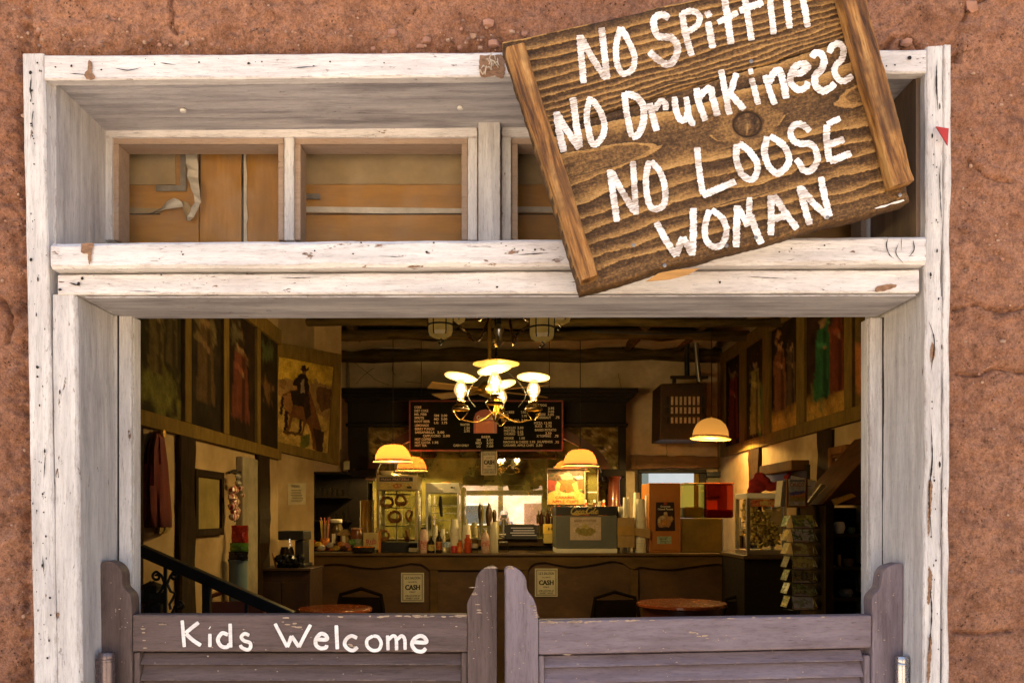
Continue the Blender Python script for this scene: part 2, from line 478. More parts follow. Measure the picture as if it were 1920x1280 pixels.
_fc = {}
def text_geo(mb, s, origin, xdir, up, h, width=None, align='L'):
    """printed lettering: outlines of the built-in font laid on a plane"""
    if s not in _fc:
        cu = bpy.data.curves.new('lettering', 'FONT'); cu.body = s; cu.size = 1.0; cu.resolution_u = 2; cu.offset = .022
        ob = bpy.data.objects.new('lettering', cu); C.objects.link(ob)
        dg = bpy.context.evaluated_depsgraph_get(); me = bpy.data.meshes.new_from_object(ob.evaluated_get(dg))
        vs = [v.co.copy() for v in me.vertices]; fs = [tuple(p.vertices) for p in me.polygons]
        bpy.data.objects.remove(ob); bpy.data.curves.remove(cu); bpy.data.meshes.remove(me)
        _fc[s] = (vs, fs)
    vs, fs = _fc[s]
    if not vs: return
    x0 = min(v.x for v in vs); x1 = max(v.x for v in vs)
    sy = h / .72; sx = sy if width is None else width / max(x1 - x0, 1e-6)
    ox = {'L': 0, 'C': -(x1 - x0) / 2, 'R': -(x1 - x0)}[align]
    xdir = Vector(xdir).normalized(); up = Vector(up).normalized(); origin = Vector(origin)
    mb.add([origin + xdir * ((v.x - x0 + ox) * sx) + up * (v.y * sy) for v in vs], fs)
def bxs(name, m, parent, rects, Y, d, bevel=0, **kw):
    """one part per rectangle"""
    for r in rects: MB().bpx(*r, Y, d).build(name, m, parent, bevel=bevel, **kw)
XD = Vector((1, 0, 0)); ZD = Vector((0, 0, 1))
# ============================================================================= SETTING
GRND = simple('dry_street_dirt', (.50, .40, .29), .95, var=.25, scale=3, bump=.3)
m = MB(); m.quad((-80, -90, 0), (80, -90, 0), (80, 40, 0), (-80, 40, 0)); tag(m.build('ground', GRND), kind='structure')

# ---- adobe wall -------------------------------------------------------------
def adobe_mat():
    t = NT('red_adobe'); c = t.co()
    big = t.noise(c, 2.6, 5, .6); mid = t.noise(c, 13, 6, .66); fine = t.noise(c, 120, 4, .7)
    col = t.mix(t.step(big, .3, .7), (.285, .132, .077), (.42, .214, .129))
    col = t.mix(t.math('MULTIPLY', t.step(mid, .48, .68), .6), col, (.13, .053, .028))
    col = t.mix(t.math('MULTIPLY', t.step(mid, .45, .25), .5), col, (.42, .22, .13))
    vo = t.n('ShaderNodeTexVoronoi'); t.l(c, vo.inputs['Vector']); vo.inputs['Scale'].default_value = 110
    sp = t.math('MULTIPLY', t.step(vo.outputs['Distance'], .2, .12), t.step(t.noise(c, 31, 2), .5, .56))
    col = t.mix(t.math('MULTIPLY', sp, .4), col, (.50, .33, .22))
    vd = t.n('ShaderNodeTexVoronoi'); t.l(c, vd.inputs['Vector']); vd.inputs['Scale'].default_value = 120
    pit = t.math('MULTIPLY', t.step(vd.outputs['Distance'], .22, .1), t.step(t.noise(c, 19, 2), .56, .62))
    col = t.mix(t.math('MULTIPLY', pit, .7), col, (.06, .025, .015))
    col = t.mix(t.math('MULTIPLY', t.step(fine, .46, .66), .5), col, (.12, .048, .025))
    gr = t.noise(c, 300, 4, .8); g3 = t.noise(c, 46, 5, .75)
    col = t.mix(1.0, col, t.ramp(gr, [(.30, .35), (.44, .80), (.56, 1.0), (.70, 1.35)]), 'MULTIPLY')
    col = t.mix(1.0, col, t.ramp(g3, [(.30, .45), (.45, .9), (.6, 1.05), (.75, 1.3)]), 'MULTIPLY')
    h = t.math('ADD', t.math('MULTIPLY', fine, .5), mid)
    h = t.math('SUBTRACT', t.math('ADD', h, t.math('MULTIPLY', sp, .5)), pit)
    return t.bsdf(col, .92, 0, t.bump(h, 1.0, .006), .2)
ADOBE = adobe_mat()
WY = 1.600
wall = thing('adobe_wall', 'rough red adobe wall with pebbles and cracks around the white doorway', 'wall', (0, WY, 0))
CRK = [[(318, -10), (326, 28), (320, 46), (330, 62)], [(70, 60), (58, 95), (45, 110)], [(1655, 95), (1675, 70), (1700, 68), (1730, 88)],
       [(1798, 700), (1830, 704), (1870, 690), (1920, 700)], [(1790, 1185), (1850, 1190), (1905, 1182)], [(1790, 580), (1830, 572), (1880, 585), (1920, 578)],
       [(0, 560), (20, 590), (12, 640)], [(1820, 300), (1850, 330), (1900, 340)], [(1805, 40), (1815, 12), (1850, -5)]]
def wall_sheet(xs, zs):
    X, Z = np.meshgrid(xs, zs); x = X.ravel(); z = Z.ravel()
    h = .010 * fbm(x * 5, z * 5, 3, 3) + .007 * fbm(x * 22, z * 22, 4, 5) + .0048 * fbm(x * 80, z * 80, 3, 9)
    lump = fbm(x * 38, z * 38, 2, 21); h = h + .007 * np.clip(lump - .18, 0, 1)
    cs = fbm(x * 9 + 5, z * 9, 3, 40); h = h - .008 * np.clip(cs - .25, 0, .4)          # fallen patches
    # crumbled edge against the timber
    px = x * F / WY + VX; py = VY - (z - EYE) * F / WY
    wob = 9 * vnoise(px / 14, py / 14, 77)
    for cr in CRK:
        d = np.full(x.shape, 1e9)
        for a, b in zip(cr, cr[1:]):
            ax, ay = a; bx, by = b; L2 = (bx-ax)**2 + (by-ay)**2
            tt = np.clip(((px-ax)*(bx-ax) + (py-ay)*(by-ay)) / L2, 0, 1)
            d = np.minimum(d, np.hypot(px - ax - tt*(bx-ax) + wob * .4, py - ay - tt*(by-ay)))
        h = h - .016 * np.exp(-(d / 3.2) ** 2)
    e = np.exp(-np.maximum(0, (100 - py)) / 26) * ((px > 30) & (px < 1800)) * (py < 118)
    e = e + np.exp(-np.abs(px - 44) / 22) * (px < 60)
    h = h - .016 * e * (1 + 1.3 * fbm(px / 14, py / 14, 4, 60))
    p = np.stack([x, WY - h, z], 1)
    nx = len(xs) - 1; i = np.arange(nx * (len(zs) - 1)); r = i // nx; c = i % nx; a = r * (nx + 1) + c
    return p, np.stack([a, a + 1, a + nx + 2, a + nx + 1], 1), h
def lin(a, b, d): return np.linspace(a, b, max(2, int(abs(b - a) / d)))
cc = np.concatenate
ZL = cc([lin(0, 1.1, .06)[:-1], lin(1.1, 2.56, .0032)]); 
segs_ = [(cc([lin(-4.2, -1.06, .08)[:-1], lin(-1.06, -.845, .0032)]), cc([ZL, lin(2.56, 3.7, .06)[1:]])),
         (cc([lin(.785, 1.06, .0032), lin(1.06, 4.2, .08)[1:]]), cc([ZL, lin(2.56, 3.7, .06)[1:]])),
         (lin(-.845, .785, .0032), cc([lin(2.31, 2.56, .0032), lin(2.56, 3.7, .06)[1:]]))]
for xs, zs in segs_:
    p, f, h = wall_sheet(xs, zs); fast_mesh('plaster_face', p, f, ADOBE, wall)
m = MB()
m.box((-4.2, 1.625, 0), (-.86, 1.86, 3.7)).box((.80, 1.625, 0), (4.2, 1.86, 3.7)).box((-.86, 1.625, 2.32), (.80, 1.86, 3.7))
m.build('wall_core', ADOBE, wall)
# pebbles sitting in the mud
m = MB(); rp = random.Random(3)
def pebble_at(mb, px, py, r):
    c = P(px, py, WY - .004); mb.ball(c, r, 7, (rp.uniform(.8, 1.3), .7, rp.uniform(.7, 1.1)), .18, rp)
PEB = [simple('pale_pebble', (.42, .26, .17), .85, var=.3, scale=60), simple('pink_pebble', (.40, .20, .13), .85, var=.3, scale=60), simple('grey_pebble', (.24, .14, .10), .85, var=.3, scale=60)]
mbs = [MB(), MB(), MB()]
for k in range(260):
    z = rp.random()
    if z < .45: px, py = rp.uniform(30, 960), 95 - abs(rp.gauss(0, 38))
    elif z < .8: px, py = rp.uniform(1790, 1920), rp.uniform(80, 1280)
    elif z < .9: px, py = rp.uniform(0, 60), rp.uniform(0, 1280)
    else: px, py = rp.uniform(0, 1920), rp.uniform(0, 90)
    pebble_at(mbs[rp.choice([0, 0, 1, 2])], px, py, rp.choice([.0012, .0016, .002, .0026, .0035]))
for px, py, r, k in [(722, 100, .007, 1), (736, 62, .011, 1), (800, 76, .009, 1), (788, 88, .007, 1), (888, 68, .006, 0), (925, 82, .011, 1), (915, 44, .010, 1), (350, 82, .006, 0),
                     (840, 76, .005, 0), (862, 90, .006, 1), (900, 90, .006, 0), (984, 64, .006, 1), (700, 92, .006, 1), (960, 60, .005, 0), (1822, 12, .012, 1), (1700, 80, .010, 1), (1880, 640, .006, 0), (45, 1155, .005, 0), (1895, 180, .004, 0)]:
    pebble_at(mbs[k], px, py, r)
for mb, mm in zip(mbs, PEB): mb.build('pebbles', mm, wall, smooth=True, kind='stuff')

# ---- building shell ---------------------------------------------------------
IZ = .05; CEIL = EYE + 1.95; BACK = 9.6; LXW = -1.84; RXW = 2.40
FLO = simple('worn_plank_floor', (.10, .06, .03), .6, var=.4, scale=4, stretch=(6, 1, 1))
tag(MB().box((-3.2, 1.6, IZ - .04), (3.2, 10, IZ)).build('floor', FLO), kind='structure')
tag(MB().box((-4.2, 1.62, CEIL), (4.2, 10, CEIL + .08)).build('ceiling', simple('stained_ceiling_boards', (.13, .10, .06), .9, var=.5, scale=3, stretch=(1, 6, 1))), kind='structure')
tag(MB().box((-4.3, 1.40, 3.7), (4.3, 10.1, 3.85)).build('roof', BEAMW), kind='structure')
tag(MB().box((-3.0, BACK, 0), (3.2, BACK + .15, 3.7)).build('back_wall', simple('lamplit_cream_plaster', (.70, .57, .40), .95, var=.4, scale=2.6, bump=.5, c2=(.46, .35, .22), spec=.06)), kind='structure')  # plaster paler than the side walls, lamplight put into its colour
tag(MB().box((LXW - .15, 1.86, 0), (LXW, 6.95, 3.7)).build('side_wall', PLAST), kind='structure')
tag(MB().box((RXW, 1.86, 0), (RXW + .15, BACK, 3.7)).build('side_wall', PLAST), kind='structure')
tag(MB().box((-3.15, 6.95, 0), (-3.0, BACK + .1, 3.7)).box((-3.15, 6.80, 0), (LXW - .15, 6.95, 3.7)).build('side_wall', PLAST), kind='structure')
# the slanting wall in the left corner
DA, DB = P(516, 966, 6.95), P(640, 966, 7.75)
dd = (DB - DA).normalized(); dn = Vector((dd.y, -dd.x, 0))
def DIAG(px, py, off=0.0):
    A = DA + dn * off; ux = (px - VX) / F
    s = (ux * A.y - A.x) / (dd.x - ux * dd.y); p = A + dd * s
    return Vector((p.x, p.y, EYE - (py - VY) * p.y / F))
a, b = DA, DA + dd * ((DB - DA).length * .56)
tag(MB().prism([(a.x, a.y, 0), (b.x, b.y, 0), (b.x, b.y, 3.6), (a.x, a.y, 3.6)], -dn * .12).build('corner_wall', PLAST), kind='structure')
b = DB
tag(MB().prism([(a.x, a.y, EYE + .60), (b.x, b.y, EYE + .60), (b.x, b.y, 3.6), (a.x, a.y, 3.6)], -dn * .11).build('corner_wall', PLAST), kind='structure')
# inside face of the front wall
tag(MB().box((-3, 1.862, 0), (-.86, 1.90, 3.6)).box((.86, 1.862, 0), (3, 1.90, 3.6)).box((-.80, 1.90, EYE + .59), (.80, 1.93, 3.6)).build('front_wall_lining', BEAMW), kind='structure')

# ============================================================================= DOORWAY TIMBER
FY = 1.55
frame = thing('door_frame', 'weathered white timber door frame with deep reveals around the saloon entrance', 'door frame', (0, FY, 0))
def vboard(name, tx0, tx1, ty0, ty1, by, bx0, bx1, Y, d, m, nseg=60, ch=.0028, amp=.0008, seed=0, parent=frame, label=None):
    mb = MB(); a, b = P(tx0, ty0, Y), P(tx1, ty1, Y); c, e = P(bx0, by, Y), P(bx1, by, Y)
    o = Vector((0, d, 0)); mb.wonky([a, b, b + o, a + o], [c, e, e + o, c + o], nseg, amp, ch, seed)
    return mb.build(name, m, parent, label=label)
def hboard(name, x0, y0a, y0b, x1, y1a, y1b, Y, d, m, nseg=70, ch=.0028, amp=.0007, seed=0, parent=frame, label=None):
    mb = MB(); a, b = P(x0, y0a, Y), P(x0, y0b, Y); c, e = P(x1, y1a, Y), P(x1, y1b, Y)
    o = Vector((0, d, 0)); mb.wonky([b, a, a + o, b + o], [e, c, c + o, e + o], nseg, amp, ch, seed)
    return mb.build(name, m, parent, label=label)
vboard('post', 41, 83, 101, 101, 2490, 88, 131, FY, .26, WPZ, 110, seed=1)
vboard('post', 1737, 1769, 88, 86, 2490, 1724, 1757, FY, .26, WPZ, 110, seed=2, amp=.0016)
vboard('edge_strip', 1770, 1784, 84, 84, 2490, 1762, 1772, FY + .006, .2, WPZ, 110, ch=.002, seed=3, amp=.0015)
hboard('head_board', 84, 104, 150, 1736.5, 92, 136, FY, .024, WPX, seed=4)
hboard('transom_sill', 95, 455, 503.5, 1736, 443, 494, 1.528, .28, WPX, seed=5, ch=.006)
hboard('lintel', 108, 514.5, 552, 1723, 505, 548, FY, .175, WPX, seed=6, ch=.003)
vboard('casing', 96.5, 140, 552, 549, 2490, 122, 167, FY + .003, .06, WPZ, 70, seed=7)
# jambs (reveals of the door)
def jamb(name, xt, xb, x2, y0, y1, ztop, m, seed, parent=frame):
    a, b = Vector((xt, y0, ztop)), Vector((x2, y0, ztop)); o = Vector((0, y1 - y0, 0)); c, e = Vector((xb, y0, .02)), Vector((x2 + xb - xt, y0, .02))
    mb = MB().wonky([a, b, b + o, a + o], [c, e, e + o, c + o], 60, .0008, .002, seed); return mb.build(name, m, parent)
ZL_ = EYE + .399
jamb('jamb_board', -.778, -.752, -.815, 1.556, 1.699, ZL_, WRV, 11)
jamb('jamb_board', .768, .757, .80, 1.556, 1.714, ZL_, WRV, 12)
m = MB().box((-.79, 1.702, .02), (-.743, 1.709, EYE + .3985)).box((-.79, 1.712, .02), (-.7425, 1.745, EYE + .3985)); m.build('door_stop', WPZ, frame, bevel=.0015)
m = MB().box((.737, 1.719, .02), (.79, 1.726, EYE + .3985)).box((.736, 1.729, .02), (.79, 1.760, EYE + .3985)); m.build('door_stop', WPZ, frame, bevel=.0015)
MB().prism([Vector((-.765, 1.558, EYE + .3995)), Vector((.752, 1.558, EYE + .4028)), Vector((.752, 1.722, EYE + .4028)), Vector((-.765, 1.722, EYE + .3995))], (0, 0, -.0025)).build('lintel_soffit', WRX, frame)  # thin sheet in the shaded paint tone, added under the lintel
MB().prism([P(88, 556, 1.566), P(98, 556, 1.566), P(112, 1400, 1.566), P(104, 1400, 1.566)], (0, .01, 0)).build('joint', simple('dark_joint', (.03, .02, .015), .9, bump=0), frame)
for x0_, x1_, y_ in ((.7615, .7645, 1.7165), (-.7705, -.7675, 1.7005)):
    MB().box((x0_, y_, .02), (x1_, y_ + .004, EYE + .398)).build('joint', bpy.data.materials['dark_joint'], frame)
# reveals of the transom recess
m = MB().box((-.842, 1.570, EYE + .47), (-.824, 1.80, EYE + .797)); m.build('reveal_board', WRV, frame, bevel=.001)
RBR = simple('brown_reveal_board', (.17, .105, .06), .6, var=.45, scale=5, stretch=(6, 6, 1), bump=.25)  # plain brown wood, darker than the opposite reveal board
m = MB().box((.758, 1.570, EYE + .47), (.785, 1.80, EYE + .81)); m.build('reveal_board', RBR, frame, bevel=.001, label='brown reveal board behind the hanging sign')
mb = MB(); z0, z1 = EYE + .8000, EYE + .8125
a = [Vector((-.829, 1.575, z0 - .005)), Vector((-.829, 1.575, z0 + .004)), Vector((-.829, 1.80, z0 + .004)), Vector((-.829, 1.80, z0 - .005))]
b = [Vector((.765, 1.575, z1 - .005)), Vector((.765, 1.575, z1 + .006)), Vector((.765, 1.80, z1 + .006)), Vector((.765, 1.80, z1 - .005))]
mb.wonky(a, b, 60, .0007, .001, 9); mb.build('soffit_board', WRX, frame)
for px, py in ((343, 205), (863, 200)):
    zz = .792; Y = zz * F / (966 - py); p = P(px, py, Y)
    MB().lathe(p + Vector((0, 0, -.006)), [(.002, 0), (.0058, .001), (.0062, .004), (.004, .007)], 8).build('bolt_head', WHITE, frame, smooth=True)
# nail holes, cracks and bare patches: real wear with shapes of their own
HOLE = simple('dark_nail_hole', (.02, .013, .009), .9, var=.2, bump=0)
rn = random.Random(12)
holes = MB()
def hole(px, py, Y, r=2.0, el=1.0):
    n = 7; c = P(px, py, Y - .0022); k = Y / F
    pts = [c + Vector((r * k * rn.uniform(.7, 1.2) * math.cos(2*math.pi*i/n), 0, r * k * el * rn.uniform(.7, 1.2) * math.sin(2*math.pi*i/n))) for i in range(n)]
    holes.add(pts, [tuple(range(n))])
for px, py, r, e in [(57, 136, 3.2, 1.3), (70, 118, 2, 1), (58, 232, 2, 1), (64, 308, 1.6, 1), (58, 487, 3.4, 1), (71, 523, 2, 2.4), (68, 590, 1.5, 3), (70, 688, 3.2, 1), (70, 706, 2.2, 1),
                  (84, 845, 2, 2), (80, 925, 2, 1), (86, 1005, 2, 1.3), (94, 1120, 2.4, 1), (95, 1152, 2.2, 1), (89, 1233, 2.4, 1), (79, 1060, 1.6, 2.6), (112, 735, 1.6, 3), (108, 880, 1.4, 2), (60, 170, 1.5, 2),
                  (62, 195, 1.8, 1), (63, 260, 1.5, 1), (74, 760, 1.5, 2), (82, 960, 1.6, 1), (92, 1200, 1.5, 2),
                  (134, 124, 2.6, 1), (104, 126, 2.2, .7), (190, 131, 2, 1), (290, 121, 1.6, 1), (373, 117, 1.8, 1), (466, 119, 3, .8), (491, 116, 1.5, 1), (619, 116, 2, 1), (588, 124, 2, .6), (720, 118, 1.5, 1),
                  (1678, 122, 1.8, 1), (1705, 109, 4.6, 1), (1662, 124, 1.6, 1), (1725, 118, 1.6, .5),
                  (343, 477, 2.2, .8), (677, 455, 1.8, 1), (800, 472, 2.4, 1), (813, 455, 2, 1), (662, 476, 2, .7), (980, 469, 2.2, .7), (1003, 468, 2.4, .8), (949, 461, 2, .6), (940, 456, 1.8, .6), (965, 466, 1.8, .6), (340, 472, 1.5, 1), (590, 470, 1.7, 1), (1484, 466, 1.8, 1), (1461, 472, 1.6, 1), (1546, 460, 1.8, 1),
                  (932, 538, 3, .8), (147, 532, 3.4, 1), (154, 522, 2.6, 1.3), (112, 543, 4, .6), (302, 515, 1.6, 1), (1350, 529, 2.6, 1), (463, 513, 1.4, 1), (1240, 515, 1.6, 1),
                  (1745, 515, 2, 2.2), (1760, 560, 1.8, 2), (1762, 870, 2.4, 2.4), (1752, 900, 2, 1.4), (1755, 1050, 1.6, 1.4), (1765, 1180, 2, 1), (1748, 255, 1.6, 3), (1762, 200, 1.4, 5), (1757, 470, 1.6, 2.4), (1766, 650, 1.4, 4)]:
    Y = 1.528 if 443 < py < 503 and 95 < px < 1736 else FY
    hole(px, py, Y, r, e)
for k in range(46):
    hole(rn.uniform(50, 80) + 10 * rn.random(), rn.uniform(110, 1270), FY, rn.uniform(.6, 1.3), rn.uniform(.8, 2.6))
for k in range(50): hole(rn.uniform(100, 1730), rn.choice([rn.uniform(108, 135), rn.uniform(515, 540)]), FY, rn.uniform(.5, 1.1), rn.uniform(.5, 1))
for k in range(22): hole(rn.uniform(1745, 1760), rn.uniform(150, 1270), FY, rn.uniform(.6, 1.4), rn.uniform(1, 3))
holes.build('nail_holes', HOLE, frame, kind='stuff')
cr = MB()
def crack(pts, w, Y):
    ps = catmull(pts, 5); n = len(ps); vs = []; fs = []
    for i, p in enumerate(ps):
        t = ps[min(i+1, n-1)] - ps[max(i-1, 0)]; t = t / (np.linalg.norm(t) + 1e-9); k = w * math.sin(math.pi * (i + .3) / (n - .4)) * rn.uniform(.5, 1.2) / 2
        for s in (-1, 1): vs.append(P(p[0] - t[1] * k * s, p[1] + t[0] * k * s, Y - .0024))
        if i: fs.append((2*i-2, 2*i-1, 2*i+1, 2*i))
    cr.add(vs, fs)
for pts, w in [([(59, 142), (57, 165), (60, 190)], 3), ([(62, 205), (60, 230), (63, 245)], 2), ([(1757, 110), (1756, 160), (1759, 210)], 3), ([(1764, 300), (1762, 340), (1766, 420)], 2), ([(1741, 600), (1752, 640), (1745, 700)], 3),
               ([(1745, 780), (1748, 860), (1742, 930), (1748, 1020)], 3.2), ([(1743, 1090), (1747, 1150), (1741, 1230)], 3), ([(1763, 880), (1766, 960), (1762, 1040)], 2), ([(85, 850), (82, 900)], 2), ([(80, 1040), (82, 1075)], 2.2),
               ([(215, 128), (240, 132), (265, 127)], 2), ([(300, 118), (330, 122)], 2), ([(1685, 455), (1680, 475), (1695, 495)], 2), ([(1640, 452), (1652, 470), (1640, 492)], 0.1),
               ([(130, 138), (160, 140)], 2.2), ([(520, 520), (560, 521), (600, 519)], 1.5), ([(130, 530), (150, 536)], 3), ([(1240, 512), (1300, 516)], 1.6), ([(1400, 519), (1470, 522)], 1.6),
               ([(545, 128), (600, 124)], 1.6), ([(240, 545), (300, 547)], 1.3), ([(710, 480), (760, 482)], 1.4), ([(970, 478), (1030, 474)], 2)]:
    crack(pts, w, 1.528 if 443 < pts[0][1] < 500 else FY)
for pts, w in [([(1666, 440+4), (1662, 460), (1668, 478), (1678, 485)], 2.4), ([(1712, 450), (1714, 468), (1704, 482)], 2.6), ([(1690, 446), (1690, 470)], 1.5)]: crack(pts, w, 1.528)
cr.build('cracks', HOLE, frame, kind='stuff')
BAREW = simple('bare_brown_wood', (.30, .165, .09), .85, var=.5, scale=30, stretch=(3, 3, 10), bump=.3)
bp = MB()
def patch(pts, Y, off=.0018):
    ps = catmull(pts + pts[:1], 3)[:-1]; vs = [P(p[0] + rn.uniform(-1, 1), p[1] + rn.uniform(-1, 1), Y - off) for p in ps]; bp.add(vs, [tuple(range(len(vs)))])
patch([(166, 112), (173, 118), (172, 134), (179, 145), (170, 151), (160, 146), (158, 138), (165, 128)], FY)
patch([(152, 457), (176, 457), (172, 470), (170, 492), (166, 494), (164, 476), (153, 474)], 1.528, .003)
patch([(900, 104), (922, 104), (944, 106), (944, 146), (925, 142), (905, 146), (898, 130)], FY)
patch([(1645, 537), (1668, 532), (1682, 536), (1660, 545), (1640, 546)], FY)
patch([(1741, 900), (1748, 905), (1744, 985), (1740, 1000)], FY)
patch([(1741, 1060), (1748, 1075), (1745, 1120), (1739, 1130)], FY)
patch([(1742, 1190), (1747, 1200), (1743, 1275), (1738, 1278)], FY)
patch([(1748, 640), (1754, 655), (1748, 680), (1744, 660)], FY)
bp.build('bare_patches', BAREW, frame, kind='stuff')
# splinters at the broken end of the head board
SPL = simple('pale_splinter', (.62, .52, .40), .8, var=.3)
sp = MB()
for k in range(16):
    a = P(rn.uniform(900, 935), rn.uniform(108, 142), FY - .003); b = a + Vector((rn.uniform(-.018, .014), rn.uniform(-.012, -.003), rn.uniform(-.014, .014)))
    sp.tube([a, a.lerp(b, .5) + Vector((0, -.003, .002)), b], [.0011, .0014, .0003], 4)
sp.build('splinters', SPL, frame, kind='stuff')
# loose red tag
rt = MB().prism([P(1755, 237, 1.535), P(1779, 241, 1.531), P(1777, 273, 1.531)], (0, .002, 0)).tube([P(1757, 240, 1.533), P(1757, 240, 1.551)], .0015, 6)
tag(rt.build('red_tag', RED), 'small red triangular scrap pinned to the white post beside the sign', 'tag')

# ============================================================================= TRANSOM WINDOWS
def transom(name, label, x0, x1, cells, mullions):
    w = thing(name, label, 'window', P((x0 + x1) / 2, 445, 1.77), 'transom windows above the swing doors')
    MB().bpx(x0, 234, x1, 257, 1.765, .05).build('head_rail', WPX, w, bevel=.001)
    for a, b in mullions: MB().bpx(a, 257.6, b, 450, 1.765, .05).build('stile', WPZ, w, bevel=.001)
    for a, b in cells:
        s = MB().bpx(a, 258.5, b, 270, 1.772, .052).bpx(a, 270.4, a + 12, 450, 1.772, .052).bpx(b - 11, 270.4, b, 450, 1.772, .052)
        so_ = s.build('sash', SASH, w, bevel=.0012)
        MB().box(P(a + 2, 460, 1.828), P(b - 2, 262, 1.830)).build('pane', PANE, w)
    return w
transom('transom_window', 'two pane transom window with brown sashes left of the hanging sign', 190, 895, [(210.5, 532.5), (551.5, 876.5)], [(190, 210), (533, 551), (877, 895)])
transom('transom_window', 'transom window mostly hidden behind the hanging sign', 940.5, 1650, [(959, 1290), (1309, 1625)], [(940.5, 958.5), (1290.5, 1308.5), (1625.5, 1650)])
MB().bpx(897, 219, 938, 452, 1.742, .07).build('mullion_post', WPZ, frame, bevel=.0015)
OR1 = simple('orange_varnished_board', (.47, .235, .048), .5, var=.3, scale=5, stretch=(1, 4, 6), bump=.1)
OR2 = simple('orange_varnished_board_upright', (.46, .23, .050), .5, var=.3, scale=5, stretch=(6, 4, 1), bump=.1)
TANP = simple('faded_backing_paper', (.40, .30, .17), .85, var=.3, scale=9, bump=.1)
DKG = simple('dark_groove', (.03, .018, .008), .8, var=.3, bump=0)
GALV = simple('galvanised_bracket', (.30, .28, .26), .5, .6, var=.35, scale=40, bump=.1)
TAPE = simple('torn_white_tape', (.66, .62, .56), .7, var=.25, scale=20, bump=.2)
panel = thing('backing_panel', 'orange wood panel with torn paper tape behind the transom glass', 'panel', P(930, 450, 1.88))
BY = 1.878
for x0, x1, mm in ((150, 372.5, OR1), (374, 452.5, OR2), (457, 538, OR2), (540, 902, OR1), (904, 1700, OR1)):
    MB().bpx(x0, 190, x1, 470, BY, .022).build('board', mm, panel, bevel=.0012)
MB().bpx(452.6, 190, 456.9, 470, BY + .004, .01).build('groove', DKG, panel)
MB().ppx([(457, 200), (462, 200), (461, 300), (463, 330), (462, 380), (465, 410), (462, 420), (464, 470), (457, 470)], BY - .003, .0025).build('torn_edge', TAPE, panel)
MB().bpx(200, 200, 329, 346, BY - .005, .004).build('paper', TANP, panel)
MB().bpx(548, 200, 892, 345, BY - .005, .004).build('paper', TANP, panel)
MB().bpx(945, 200, 1500, 345, BY - .005, .004).build('paper', TANP, panel)
for x0, x1 in ((200, 300), (548, 892), (945, 1500)):
    MB().ppx([(x0, 387), ((x0+x1)/2, 389), (x1, 391), (x1, 399), ((x0+x1)/2, 400), (x0, 397)], BY - .004, .003).build('tape_strip', TAPE if x0 > 400 else TANP, panel)
    MB().bpx(x0, 400.5, x1, 402.4, BY - .002, .0015).build('groove', DKG, panel)
MB().ppx([(338, 285), (348.5, 285), (348.5, 358), (292, 358), (292, 347.5), (338, 347.5)], BY - .009, .003).build('corner_bracket', GALV, panel, bevel=.0005)
MB().ppx([(570, 362.5), (600, 363), (600, 373), (570, 373)], BY - .009, .003).build('corner_bracket', GALV, panel, bevel=.0005)
MB().bpx(372, 285, 375, 378, BY - .0045, .004).build('groove', DKG, panel)
# curling torn tape
def curl(pts, ws, name='torn_tape'):
    mb = MB(); vs = []; fs = []
    for i, ((x, y, Y), w) in enumerate(zip(pts, ws)):
        vs.append(P(x - w / 2, y, Y)); vs.append(P(x + w / 2, y + w * .15, Y - .006 * math.sin(i * 1.3)))
        if i: fs.append((2*i-2, 2*i-1, 2*i+1, 2*i))
    mb.add(vs, fs); o = mb.build(name, TAPE, panel); s = o.modifiers.new('thick', 'SOLIDIFY'); s.thickness = .0008
curl([(358, 280, 1.868), (359, 296, 1.866), (360, 306, 1.868), (362, 318, 1.862), (361, 330, 1.864), (364, 342, 1.855), (366, 354, 1.860), (369, 366, 1.85), (371, 378, 1.856), (368, 386, 1.848)], [23, 21, 23, 19, 21, 17, 16, 11, 12, 4])
curl([(371, 378, 1.862), (366, 388, 1.852), (362, 398, 1.860), (357, 406, 1.854), (354, 413, 1.862)], [6, 13, 10, 12, 5])
mb = MB().add([P(283, 400, 1.868), P(312, 392, 1.862), P(343, 388, 1.855), P(341, 380, 1.846), P(334, 374, 1.846), P(325, 371, 1.852), P(312, 378, 1.862), P(305, 389, 1.868)], [(0, 1, 6, 7), (1, 2, 3, 6), (6, 3, 4, 5)])
o = mb.build('torn_tape', TAPE, panel, smooth=True); s = o.modifiers.new('thick', 'SOLIDIFY'); s.thickness = .0008
mb = MB().add([P(340, 376, 1.85), P(352, 380, 1.848), P(360, 394, 1.858), P(357, 410, 1.862), P(350, 414, 1.866), P(345, 400, 1.86)], [(0, 1, 2, 5), (2, 3, 4, 5)])
o = mb.build('torn_tape', TANP, panel, smooth=True); s = o.modifiers.new('thick', 'SOLIDIFY'); s.thickness = .0008

